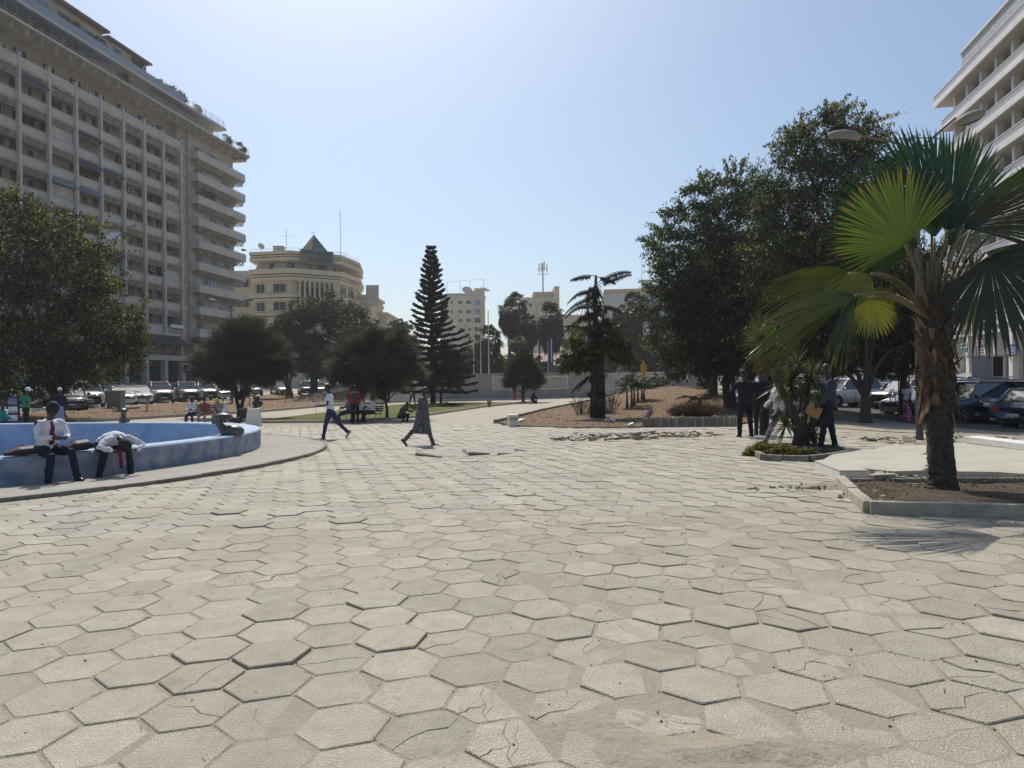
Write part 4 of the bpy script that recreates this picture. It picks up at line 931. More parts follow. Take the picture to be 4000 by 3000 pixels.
def cloud_points(blobs, n, clumps_per=26, sigma=0.13, shell=0.72, hollow=True):
    """clumped points in blobs [(cx,cy,cz,rx,ry,rz)]; returns pos, outward, height 0..1, clump tone"""
    B = np.array(blobs, float); w = (B[:, 3] * B[:, 4] + B[:, 3] * B[:, 5]) ; w = w / w.sum(); bi = NP.choice(len(B), n, p=w)
    cl_ = []
    for b in B:
        k = int(clumps_per); d = unit(k); rr = shell + (1.0 - shell) * NP.random(k) + 0.12 * NP.normal(size=k); rr[: k // 5] *= 0.6; cl_.append(b[:3] + d * b[3:6] * rr[:, None])
    cl_ = np.array(cl_); ci = NP.integers(0, cl_.shape[1], n); R = B[bi, 3:6]
    pos = cl_[bi, ci] + NP.normal(size=(n, 3)) * R * sigma * np.array([1.15, 1.15, .8])
    out = (pos - B[bi, :3]) / R; ln = np.linalg.norm(out, axis=1); out = out / (ln[:, None] + 1e-6)
    tone = NP.random(cl_.shape[:2])[bi, ci]
    return pos, out, ln, tone
def leaf_cols(n, tone, base, alt, altfrac, jitter=0.25):
    base = np.array(base); alt = np.array(alt); k = (0.62 + 0.75 * tone)[:, None] * (1 + jitter * NP.normal(size=(n, 1)) * .6); c = base * np.clip(k, .3, 2)
    m = NP.random(n) < altfrac; c[m] = alt * (0.7 + .6 * NP.random((m.sum(), 1))); return np.clip(c, 0, 1)
def limb_tree(t, base, targets, r0, m, par, fork=0.35, lean=0.0, seed=0, name='trunk'):
    r_ = random.Random(seed); mb = MB(); 
    top = sum((V(x) for x in targets), V((0, 0, 0))) / max(1, len(targets)); f = base.lerp(V((base.x * .7 + top.x * .3, base.y * .7 + top.y * .3, top.z)), fork)
    f = V((base.x + (f.x - base.x), base.y + (f.y - base.y), base.z + (top.z - base.z) * fork))
    mid = base.lerp(f, .5) + V((r_.uniform(-.1, .1) * r0 * 3, 0, 0))
    mb.tube([base - V((0, 0, .15)), base + V((0, 0, .05)), base.lerp(f, .15), mid, f], [r0 * 1.5, r0 * 1.35, r0 * 1.05, r0 * .95, r0 * .8], 10)
    for x in targets:
        x = V(x); d = x - f; k = f.lerp(x, .5) + V((r_.uniform(-.12, .12), r_.uniform(-.12, .12), r_.uniform(0, .15))) * d.length
        mb.tube([f - V((0, 0, r0 * .4)), f.lerp(k, .5) + V((0, 0, .05 * d.length)), k, x], [r0 * .55, r0 * .42, r0 * .28, r0 * .08], 6)
        for j in range(3):
            y = k + V((r_.uniform(-1, 1), r_.uniform(-1, 1), r_.uniform(-.2, .9))) * d.length * .35; mb.tube([k.lerp(x, .2 * j), y], [r0 * .16, r0 * .04], 4)
    o = mb.build(name, m, par, smooth=True); return o
def to_local(pts, o): return [V(p) - o for p in pts]

def broad_tree(name, label, basepx, depth, blobs_px, n, L=0.17, W=0.075, base=(0.055, 0.075, 0.022), alt=(0.22, 0.19, 0.035), altf=0.05, group=None, trunk_r=0.22, spray=0.1, dz=0.8, seed=0, fork=.3, clumps=26, sigma=.13, trunkm=None, nospray=False, shell=.72, basept=None, droop=0.5, tips=(), tipcol=None):
    b = basept if basept is not None else (gp(*basepx) if depth is None else atd(basepx[0], depth)); depth_ = (b - EYE).dot(fwd)
    t = root(name, label, 'tree', b, group=group); bl = []; r_ = random.Random(seed)
    for q in blobs_px:
        px, py, r = q[:3]; dd_ = q[3] if len(q) > 3 else r_.uniform(-dz, dz); D = depth_ + dd_; c = at(px, py, D); R = r / FPX * D; bl.append((*(c - b), R, R * 0.95, R * 0.86))
    pos, out, ln, tone = cloud_points(bl, n, clumps, sigma, shell); 
    ax = out * .5 + unit(len(pos)) * .8 + np.array([0, 0, -droop]); ax /= np.linalg.norm(ax, axis=1)[:, None]
    col = leaf_cols(len(pos), tone, base, alt, altf)
    # wisps beyond the outline
    if spray:
        k = int(len(bl) * 14 * (1 if spray else 0)); P2 = []; A2 = []
        B = np.array(bl)
        for i in range(k):
            q = B[NP.integers(0, len(B))]; d = unit(1)[0]; d[2] = abs(d[2]) * .9 + .05 if NP.random() < .7 else d[2]; s = q[:3] + d * q[3:6] * .8; Ln = q[3] * NP.uniform(.25, .6) * (1 + spray); dirn = d * .7 + unit(1)[0] * .4 + np.array([0, 0, .25]); dirn /= np.linalg.norm(dirn)
            m = int(NP.integers(14, 34)); tt = np.linspace(.1, 1, m)[:, None]; curve = s + dirn * Ln * tt + np.array([0, 0, -1]) * (tt ** 2) * Ln * .35
            P2.append(curve + NP.normal(size=curve.shape) * .03); a = unit(m) * .5 + np.array([0, 0, -.8]); A2.append(a / np.linalg.norm(a, axis=1)[:, None])
        P2 = np.concatenate(P2); A2 = np.concatenate(A2); c2 = leaf_cols(len(P2), NP.random(len(P2)), base, alt, min(.5, altf * 4)); pos = np.concatenate([pos, P2]); ax = np.concatenate([ax, A2]); col = np.concatenate([col, c2])
    for (px, py) in tips:
        e = np.array(at(px, py, depth_ + r_.uniform(-.5, .5)) - b); B = np.array(bl); q = B[np.argmin(np.linalg.norm(B[:, :3] - e, axis=1))]; s = q[:3] + (e - q[:3]) * .2
        for w_ in range(3):
            m = 46; tt = np.linspace(0, 1, m)[:, None] ** .8; ee = e + NP.normal(size=3) * (.0 if w_ == 0 else .3) * q[3] * .7; cv = s + (ee - s) * tt + np.array([0, 0, 1]) * np.sin(tt * PI) * .12 * np.linalg.norm(ee - s); a = unit(m) * .55 + np.array([0, 0, -.9]); P2 = cv + NP.normal(size=cv.shape) * .05
            pos = np.concatenate([pos, P2]); ax = np.concatenate([ax, a / np.linalg.norm(a, axis=1)[:, None]]); tc_ = leaf_cols(m, NP.random(m), base, tipcol or alt, .35); tc_[-16:] = np.array(tipcol or alt) * (.6 + .6 * NP.random((16, 1))) if w_ == 0 else tc_[-16:]; col = np.concatenate([col, tc_])
    Ls = L * (0.6 + .8 * NP.random(len(pos))); v, f, c = diamonds(pos, ax, Ls, Ls * W / L, col)
    link('crown', npmesh('crown', v, f, leafM, c), t)
    tg = [V(q[:3]) + V((0, 0, -q[5] * .2)) for q in bl]
    if len(tg) > 9: tg = tg[::2]
    limb_tree(t, V((0, 0, 0)), tg, trunk_r, trunkm or barkdM, t, fork=fork, seed=seed); return t

def casuarina(label, basepx, blobs_px, n, r_trunk=.12, seed=1, L=.62, col=(0.068, 0.070, 0.050), lean=0, forks=2, basept=None):
    b = gp(*basepx) if basept is None else basept; D = (b - EYE).dot(fwd); t = root('casuarina_tree', label, 'tree', b); bl = []; r_ = random.Random(seed)
    for px, py, r in blobs_px: d_ = D + r_.uniform(-.4, .4); R = .88 * r / FPX * D; py += 18 if r > 70 else 6; bl.append((*(at(px, py, d_) - b), R, R, R * .9))
    pos, out, ln, tone = cloud_points(bl, n, 22, .15, .5); cen = np.mean(np.array(bl)[:, :3], 0) - np.array([0, 0, .8])
    o2 = pos - cen; o2 /= np.linalg.norm(o2, axis=1)[:, None]; ax = o2 * 1.0 + unit(len(pos)) * .62 + np.array([.0, 0, -.12]); ax /= np.linalg.norm(ax, axis=1)[:, None]
    Ls = L * (0.5 + 1.3 * NP.random(len(pos)) ** 1.6); c = leaf_cols(len(pos), tone, col, (0.13, .125, .04), .10); v, f, cc = diamonds(pos - ax * Ls[:, None] * .4, ax, Ls, .023, c)
    link('crown', npmesh('crown', v, f, needleM, cc), t); top = V(cen) + V((0, 0, .2))
    mb = MB(); z0 = max(.4, (bl[0][2] - bl[0][5]) * .55)
    if forks == 1: mb.tube([(0, 0, -.1), (.02, 0, z0 * .5), (lean * .5, 0, z0), top], [r_trunk * 1.3, r_trunk, r_trunk * .95, r_trunk * .3], 9)
    else:
        mb.tube([(0, 0, -.1), (.0, 0, z0 * .35)], [r_trunk * 1.7, r_trunk * 1.25], 9)
        for k in range(forks): x = (k - (forks - 1) / 2) * 1.5 * r_trunk; mb.tube([(x * .2, 0, z0 * .25), (x * 2.2, 0, z0), top + V((x * 5, 0, 0))], [r_trunk, r_trunk * .75, r_trunk * .25], 8)
    for q in bl: mb.tube([(0, 0, z0 * .9), V(q[:3])], [r_trunk * .4, r_trunk * .1], 5)
    mb.build('trunk', barkdM, t, smooth=True); return t

# ---- left tree, street trees, right trees
LT = atd(222, 35)
broad_tree('street_tree', 'huge dark spreading tree with yellowish tips at the far left behind the kiosk', None, None,
    [(-60, 900, 170, 0), (70, 850, 120, 1), (140, 880, 130, 1), (240, 970, 140, 0), (330, 1060, 130, -1), (90, 1020, 200, 0), (220, 1150, 200, 1), (350, 1200, 150, 0), (440, 1290, 115, -1), (500, 1300, 70, 0), (530, 1350, 55, 0), (480, 1400, 80, 0), (60, 1230, 210, 1), (230, 1330, 190, -1), (370, 1370, 130, 0), (60, 1420, 170, 0), (-120, 1150, 260, 1), (180, 1470, 100, 0), (330, 1440, 90, 1), (-80, 1450, 160, 1)],
    76000, .15, .065, base=(.024, .038, .012), alt=(.22, .22, .03), altf=.10, trunk_r=.36, seed=3, basept=LT, tips=[(280, 850), (380, 860), (430, 875), (400, 980), (480, 960), (505, 925), (480, 1100), (590, 1165), (500, 1180), (575, 1260), (580, 1310), (130, 810), (60, 740), (20, 690), (200, 840), (330, 930), (420, 1040), (560, 1210)], clumps=40, sigma=.11, fork=.22)
casuarina('dark feathery round headed tree with forked stem behind the scooter', (938, 1632), [(950, 1370, 130), (850, 1400, 100), (1040, 1400, 95), (960, 1290, 95), (880, 1330, 90), (1020, 1330, 80), (800, 1420, 60), (1090, 1430, 50), (950, 1450, 90), (870, 1450, 70), (1030, 1460, 70)], 46000, .13, 2, forks=2)
casuarina('grey green feathery tree with one leaning stem behind the bench', (1511, 1640), [(1470, 1390, 120), (1380, 1410, 95), (1560, 1410, 90), (1480, 1320, 85), (1400, 1360, 80), (1560, 1350, 70), (1330, 1440, 50), (1610, 1450, 45), (1470, 1460, 80), (1400, 1465, 60), (1550, 1465, 60)], 46000, .075, 3, forks=1, lean=-.12, L=.6, col=(.080, .082, .064))
casuarina('small bushy pointed casuarina in front of the inscribed terrace wall', (2043, 1573), [(2045, 1455, 62), (2000, 1475, 42), (2090, 1475, 42), (2047, 1405, 36), (2050, 1375, 20), (2020, 1430, 40), (2072, 1430, 38)], 24000, .13, 4, forks=1, L=.6, col=(.045, .055, .022))
casuarina('low dark conifer with a short bare stem beside the tall pine', (1722, 1575), [(1725, 1450, 62), (1780, 1440, 60), (1670, 1460, 60), (1800, 1400, 55), (1740, 1390, 60), (1690, 1490, 40), (1770, 1490, 40)], 26000, .11, 5, forks=1, L=.5, col=(.035, .038, .022))
MB1 = atd(1222, 78)
broad_tree('street_tree', 'big round street tree in front of the yellow art deco building', None, None, [(1290, 1215, 75), (1215, 1215, 65), (1140, 1260, 70), (1090, 1310, 65), (1360, 1250, 75), (1240, 1300, 110), (1350, 1340, 100), (1150, 1360, 95), (1260, 1390, 100), (1420, 1300, 60), (1380, 1400, 80), (1080, 1390, 60)], 52000, .26, .13, base=(.032, .044, .018), alt=(.22, .19, .04), altf=.06, trunk_r=.45, seed=5, basept=MB1, dz=2.2, spray=.0, clumps=34)
for i, (x, d, bl) in enumerate(((1128, 76, [(1100, 1420, 45), (1060, 1400, 40), (1150, 1430, 35)]), (1305, 80, [(1310, 1430, 45), (1360, 1430, 40), (1250, 1440, 35)]), (1440, 84, [(1450, 1400, 60), (1480, 1330, 45), (1500, 1420, 45), (1410, 1440, 40)]))):
    broad_tree('street_tree', ('slim dark trunked street tree between the grey feathery tree crown and the silver cars', 'second trunked street tree under the big round crown near the pickup trucks', 'dark street tree just behind the grey green feathery crown')[i], None, None, bl, 9000, .24, .12, base=(.035, .048, .02), altf=.02, trunk_r=.42, seed=20 + i, basept=atd(x, d), dz=1.5, spray=0)
for i, (x, y, r, d, lab) in enumerate(((1570, 1290, 45, 96, 'loose dark palm like tree left of the tall pine'), (1600, 1390, 60, 92, 'dark tree mass between the feathery tree and the pine'), (1545, 1330, 45, 100, 'small rounded tree beside the double street lamp'), (1440, 1270, 40, 110, 'thin twiggy half bare tree under the street lamp'))):
    broad_tree('street_tree', lab, None, None, [(x, y, r), (x + 20, y + 60, r), (x - 25, y + 80, r), (x, y + 130, r * .9)], 9000 if i < 3 else 1500, .26, .12, base=(.035, .05, .022), altf=.03, trunk_r=.2, seed=30 + i, basept=atd(x, d), dz=1.5, spray=.3)
R1 = gp(2852, 1580)
R1 = atd(2852, 36)
broad_tree('avenue_tree', 'large leafy tree nearest the sky on the left side of the right hand avenue', None, None,
    [(2620, 960, 90, 0), (2700, 860, 110, 0), (2780, 760, 95, 0), (2880, 740, 95, .5), (2960, 800, 90, 0), (2640, 1080, 120, -.5), (2760, 980, 140, .5), (2880, 900, 140, 0), (2600, 1190, 100, 0), (2700, 1180, 140, .5), (2830, 1080, 160, 0), (2960, 980, 140, 0), (2620, 1310, 110, 0), (2740, 1330, 140, 0), (2860, 1240, 160, .5), (2980, 1130, 150, .5), (2690, 1430, 90, 0), (2830, 1400, 110, 0), (2950, 1330, 130, 1)],
    72000, .17, .065, base=(.028, .048, .016), alt=(.16, .19, .04), altf=.08, shell=.78, trunk_r=.34, seed=7, basept=R1, tips=[(2830, 640), (2870, 620), (2905, 612), (2760, 700), (2730, 750), (2620, 770), (2640, 800), (2560, 880), (2590, 840), (2520, 950), (2510, 1000), (2530, 1060), (2700, 720), (2980, 640), (2540, 1130), (2520, 1230), (2940, 690), (2800, 690), (2650, 740)], clumps=30, spray=1.3, sigma=.14)
R2 = atd(3060, 30)
broad_tree('avenue_tree', 'tallest tree with feathery seed tassels at its top behind the fan palm', None, None,
    [(3130, 560, 90, 0), (3240, 480, 75, 0), (3330, 540, 90, 0), (3180, 660, 130, 0), (3300, 680, 140, .5), (3090, 720, 120, 0), (3030, 830, 110, 0), (3420, 620, 100, 0), (3460, 760, 150, 0), (3180, 830, 160, .5), (3330, 880, 170, 0), (3060, 960, 150, 0), (3190, 1040, 170, 0), (3370, 1080, 170, 0), (3080, 1170, 150, .5), (3230, 1230, 160, 0), (3060, 1330, 120, 0), (3560, 950, 150, 2)],
    84000, .16, .052, base=(.027, .046, .015), alt=(.24, .24, .09), altf=.08, shell=.78, trunk_r=.36, seed=8, basept=R2, tipcol=(.30, .25, .13), tips=[(3225, 390), (3255, 400), (3130, 455), (3115, 500), (3375, 425), (3405, 440), (3445, 460), (3500, 440), (3080, 550), (3010, 590), (3040, 620), (3480, 500), (3350, 400), (3300, 430), (3170, 480), (3200, 440), (3270, 450), (3420, 500), (3330, 480), (3060, 700)], clumps=30, spray=1.5, sigma=.14)
R3 = atd(3380, 27)
broad_tree('avenue_tree', 'shady tree with thick trunk between the parked cars behind the palm', None, None,
    [(3380, 1180, 120, 2), (3500, 1230, 110, 3), (3300, 1300, 90, 2), (3430, 1330, 80, 3), (3540, 1130, 110, 3), (3250, 1180, 120, 2), (3200, 1320, 90, 3), (3480, 1380, 60, 3), (3600, 1300, 60, 3), (3290, 1400, 70, 1), (3440, 1420, 60, 2), (3560, 1400, 70, 3), (3180, 1420, 60, 2), (3640, 1200, 90, 3)], 56000, .15, .06, base=(.035, .05, .018), altf=.04, trunk_r=.20, trunkm=barkdM, seed=9, basept=R3, fork=.3, spray=.2)
for i, (x, d, r_) in enumerate(((2785, 46, .26), (2915, 34, .30), (2760, 56, .22), (3140, 33, .24))):
    broad_tree('avenue_tree', ('dark avenue trunk close behind the two men in uniform', 'thick avenue trunk left beside the men in uniform', 'farthest slim avenue trunk near the white robed walker', 'avenue trunk just behind the suited man')[i], None, None, [(x - 20, 1380, 90, 1), (x + 60, 1350, 110, 0), (x, 1280, 120, 0), (x + 100, 1200, 130, 0), (x + 20, 1150, 130, 0), (x + 190, 1330, 110, 1), (x + 60, 1020, 130, 0)] + ([(x + 260, 1180, 130, 1), (x + 330, 1320, 90, 1), (x + 200, 1050, 120, 0), (x + 380, 1130, 110, 1)] if i in (1, 3) else []), 34000, .22, .09, base=(.035, .05, .018), altf=.05, trunk_r=r_, seed=40 + i, basept=atd(x, d), fork=.4, spray=.1)
for i, (x, d, bl) in enumerate(((3250, 38, [(3200, 1050, 130), (3300, 1150, 130), (3150, 1200, 120), (3300, 1320, 100), (3200, 1390, 80), (3100, 1300, 100)]), (3530, 35, [(3500, 1050, 130), (3600, 1150, 110), (3450, 1200, 110), (3560, 1320, 80), (3480, 1400, 60), (3620, 1380, 60), (3400, 1300, 80)]), (3010, 40, [(2980, 1250, 120), (3080, 1300, 110), (2960, 1400, 80), (3060, 1420, 70), (2900, 1350, 90)]))):
    broad_tree('avenue_tree', ('dark shade tree rising over the parked cars between suited man and palm', 'dark shade tree directly behind the palm crown', 'dark low branched shade tree behind the yucca')[i], None, None, bl, 30000, .2, .08, base=(.022, .032, .013), altf=.03, trunk_r=.2, seed=140 + i, basept=atd(x, d), fork=.4, spray=.1, trunkm=barkdM, shell=.6)
bgt = [(1985, 1415, 35, 100), (1950, 1440, 30, 96), (1870, 1430, 35, 98), (2120, 1430, 35, 96), (2080, 1440, 30, 92), (2260, 1330, 60, 105), (2250, 1420, 55, 95), (2330, 1400, 60, 100), (2200, 1430, 35, 98), (2420, 1390, 55, 100), (2480, 1350, 45, 105), (2500, 1410, 50, 95), (2580, 1360, 60, 98), (2590, 1430, 40, 92), (2660, 1380, 60, 96), (1800, 1430, 40, 92), (2390, 1320, 40, 110), (2670, 1450, 35, 88), (2540, 1450, 30, 90), (1830, 1380, 40, 98)]
for i, (x, y, r, d) in enumerate(bgt):
    pl = ('bright green', 'dark', 'mid green', 'olive')[i % 4]
    broad_tree('park_tree', '%s bushy tree behind the terrace wall, %s' % (pl, ('just right of the beige tower foot', 'below the beige tower', 'between the flagpoles', 'left of the twin palms base', 'under the small drooping palm', 'left behind the clump palm', 'below left of the clump palm', 'directly behind the clump palm', 'beside the banner post', 'right of the clump palm', 'under the right hand palms', 'above the blue car', 'behind the yellow robed person', 'above the parapet seated man', 'above the white car', 'beside the tall pine skirt', 'in front of the white office', 'nearest the avenue trees', 'low behind the parapet', 'behind the left flagpoles')[i]), None, None,
        [(x, y, r), (x + r * .6, y + r * .5, r * .7), (x - r * .6, y + r * .5, r * .7)], 5200, .30, .15, base=((.05, .085, .02), (.028, .04, .018), (.04, .06, .022), (.06, .062, .022))[i % 4], altf=.03, trunk_r=.18, seed=50 + i, basept=atd(x, d), spray=0, group=None, dz=1.5, clumps=20)

# ---- tall norfolk pine
def norfolk():
    b = atd(1690, 60); t = root('norfolk_pine', 'tall tiered norfolk pine in the middle of the square', 'tree', b); H = (at(1686, 975, 60) - b).z
    MB().tube([(0, 0, -.1), (0, 0, H * .3), (-.03, 0, H * .7), (-.08, 0, H)], [.26, .2, .1, .03], 9).build('trunk', barkdM, t, smooth=True)
    P_ = []; A_ = []; Wd = []; C_ = []; mb = MB(); r_ = random.Random(4); n = 27
    for i in range(n):
        z = H * (0.075 + 0.925 * (i / (n - 1)) ** 0.93); f = 1 - z / H; R = 0.22 + 3.3 * min(1, f * 1.08) ** 1.12; k = 6 if f > .1 else 5; a0 = r_.uniform(0, 6)
        for j in range(k):
            a = a0 + 2 * PI * j / k + r_.uniform(-.15, .15); L = R * r_.uniform(.7, 1.1) * (1.3 if math.cos(a) > .3 and f > .55 else 1); 
            if math.cos(a) < -0.25 and .35 < f < .8 and r_.random() < .3: L *= .6
            d = V((math.cos(a), math.sin(a), 0)); up = .16 + .6 * (1 - f) ** 1.5; pts = [V((0, 0, z)) + d * (L * q) + V((0, 0, L * (up * q - .24 * q * q * (1 + f) + .30 * q ** 4))) for q in (0, .25, .5, .75, 1)]
            mb.tube(pts, [.035, .03, .022, .015, .008], 4, caps=False)
            m = int(80 + 110 * L)
            for q in range(m):
                s = (q + r_.random()) / m; idx = min(3, int(s * 4)); p = pts[idx].lerp(pts[idx + 1], s * 4 - idx); sd_ = V((-d.y, d.x, 0)); 
                w = (0.08 + .26 * L * .28 * math.sin(PI * min(1, s * .9 + .12)) * (1 if s > .15 else s / .15)); off = r_.uniform(-1, 1); p = p + V((0, 0, r_.uniform(-.06, .08))) + sd_ * (off * w) + d * (-abs(off) * w * .2) + V((0, 0, abs(off) * .03))
                P_.append(p); ax = sd_ * off * .9 + d * .9 + V((0, 0, r_.uniform(.1, .55))); A_.append(ax.normalized()); C_.append((.030, .040, .022) if r_.random() < .75 else (.05, .055, .03))
    mb.build('branches', barkdM, t); P_ = np.array(P_); A_ = np.array(A_); v, f, c = diamonds(P_, A_, .34, .11, np.array(C_), .1); link('needles', npmesh('needles', v, f, needleM, c), t)
norfolk()

# ---- fan palms with dead skirts
def fans(n, c, spread, L, m_, col, r_, up=(0.1, 1.2), blades=9, wid=.05, droop=.35, name='crown', tip=(.14, .13, .05)):
    vs = []; fs = []; cs = []
    for i in range(n):
        a = r_.uniform(0, 2 * PI); e = r_.uniform(*up) if not callable(up) else up(); d = V((math.cos(a) * math.cos(e), math.sin(a) * math.cos(e), math.sin(e))); pl = spread * r_.uniform(.6, 1.1); h = c + d * pl; side = d.cross(V((0, 0, 1))).normalized() if abs(d.z) < .98 else V((1, 0, 0)); nr = side.cross(d)
        b = len(vs); vs += [tuple(c - side * .02), tuple(c + side * .02), tuple(h)]; cs += [(.1, .09, .04)] * 3; fs.append((b, b + 1, b + 2))
        tw = r_.uniform(-.6, .6); side, nr = side * math.cos(tw) + nr * math.sin(tw), nr * math.cos(tw) - side * math.sin(tw)
        for k in range(blades):
            q = (k / (blades - 1) - .5) * 2.4; bd = d * math.cos(q) + side * math.sin(q); l = L * r_.uniform(.8, 1.1) * (1 - .12 * abs(q)); w = wid * L * 1.7; ps = side * math.cos(q) - d * math.sin(q)
            m1 = h + bd * l * .6; tp = h + bd * l + V((0, 0, -droop * l)); b = len(vs); vs += [tuple(h), tuple(m1 + ps * w), tuple(tp), tuple(m1 - ps * w)]; k_ = r_.uniform(.6, 1.3); cs += [tuple(x * k_ for x in col)] * 2 + [tip] + [tuple(x * k_ for x in col)]; fs.append((b, b + 1, b + 2, b + 3))
    return vs, fs, cs
def mkmesh(name, vs, fs, cs, m_, par, kind=None):
    me = bpy.data.meshes.new(name); me.from_pydata(vs, [], fs); me.materials.append(m_); ca = me.color_attributes.new('Col', 'FLOAT_COLOR', 'POINT'); cc = np.ones((len(vs), 4), np.float32); cc[:, :3] = cs; ca.data.foreach_set('color', cc.ravel()); me.update(); return link(name, me, par)
def skirt_palm(label, px, ytop, yskirt, wpx, depth, seed, tr=.22, green=(.05, .075, .03)):
    r_ = random.Random(seed); b = atd(px, depth); t = root('fan_palm', label, 'palm tree', b, group=None); zt = (at(px, ytop, depth) - b).z; R = wpx / 2 / FPX * depth; zc = zt - R * 1.15; zs = (at(px, yskirt, depth) - b).z
    MB().tube([(0, 0, -.1), (0, 0, zc * .5), (0, 0, zc)], [tr * 1.2, tr, tr], 8).build('trunk', stemM, t, smooth=True)
    vs, fs, cs = fans(46, V((0, 0, zc)), R * .62, R * .62, None, green, r_, up=(-.45, 1.45), blades=8, wid=.055); mkmesh('crown', vs, fs, cs, needleM, t)
    n = 900; P_ = []; A_ = []
    for i in range(n):
        a = r_.uniform(0, 2 * PI); z = r_.uniform(zs, zc); q = (z - zs) / max(.1, zc - zs); rr = R * (.28 + .55 * math.sin(min(1, q * 1.1 + .1) * PI * .62)) * r_.uniform(.5, 1.05); P_.append((math.cos(a) * rr, math.sin(a) * rr, z)); A_.append((math.cos(a) * .12 + r_.uniform(-.1, .1), math.sin(a) * .12 + r_.uniform(-.1, .1), -1))
    A_ = np.array(A_); A_ /= np.linalg.norm(A_, axis=1)[:, None]; L = (zc - zs) * .32; c = np.array([[.085, .065, .045]]) * (0.5 + NP.random((n, 1))); v, f, cc = diamonds(np.array(P_), A_, np.full(n, L) * (.5 + NP.random(n)), .16, c); link('dead_leaf_skirt', npmesh('dead_leaf_skirt', v, f, dryM, cc), t)
for a in (('stocky shaggy palm with a skirt nearly down to the wall among the flagpoles', 1908, 1255, 1440, 118, 90, 1, .3), ('tallest slender palm left in the group behind the bushy casuarina', 1992, 1165, 1290, 95, 96, 2), ('highest palm crown just right of the tall slender palm', 2020, 1130, 1330, 100, 104, 3), ('middle palm with long brown skirt in the group', 2062, 1215, 1345, 80, 98, 4),
          ('broad palm with wide brown skirt by the banner post', 2153, 1168, 1350, 118, 92, 5, .3), ('small headed thin palm between the big ones', 2080, 1285, 1345, 50, 100, 6, .15), ('short drooping palm low behind the casuarina top', 2022, 1300, 1370, 74, 88, 7), ('thin palm with tiny head left of the wide skirted palm', 2108, 1262, 1320, 40, 108, 13, .14), ('tall green headed palm in front of the white office building', 2478, 1130, 1330, 84, 96, 8, .3), ('shorter shaggy palm left of the green headed palm', 2430, 1180, 1345, 90, 92, 9, .3)): skirt_palm(*a)

# ---- clump palm with drooping dead fronds
def frond(mb_unused, out, p0, d, L, n, leafL, col, r_, droop=.9, w=.05, hang=.7, up=.9, brown=False):
    vs, fs, cs, tubes = out; pts = []
    for i in range(9):
        q = i / 8; pts.append(p0 + d * (L * q) + V((0, 0, L * (up * q - droop * q * q))))
    tubes.append(pts)
    for i in range(n):
        q = .18 + .82 * (i + r_.random() * .6) / n; idx = min(7, int(q * 8)); p = pts[idx].lerp(pts[idx + 1], q * 8 - idx); tg = (pts[idx + 1] - pts[idx]).normalized(); sd_ = tg.cross(V((0, 0, 1))); sd_ = sd_.normalized() if sd_.length > .01 else V((1, 0, 0))
        for s in (-1, 1):
            a = (sd_ * s * (1 - hang) + tg * .35 + V((0, 0, -hang + r_.uniform(-.15, .15)))).normalized(); l = leafL * r_.uniform(.6, 1.15) * (math.sin(PI * min(1, q * .95 + .08)) * .6 + .4); wv = tg * w * .5; b = len(vs); k = r_.uniform(.6, 1.35); c = tuple(x * k for x in col)
            vs += [tuple(p - wv * .3), tuple(p + a * l * .45 + wv), tuple(p + a * l), tuple(p + a * l * .45 - wv)]; cs += [c] * 4; fs.append((b, b + 1, b + 2, b + 3))
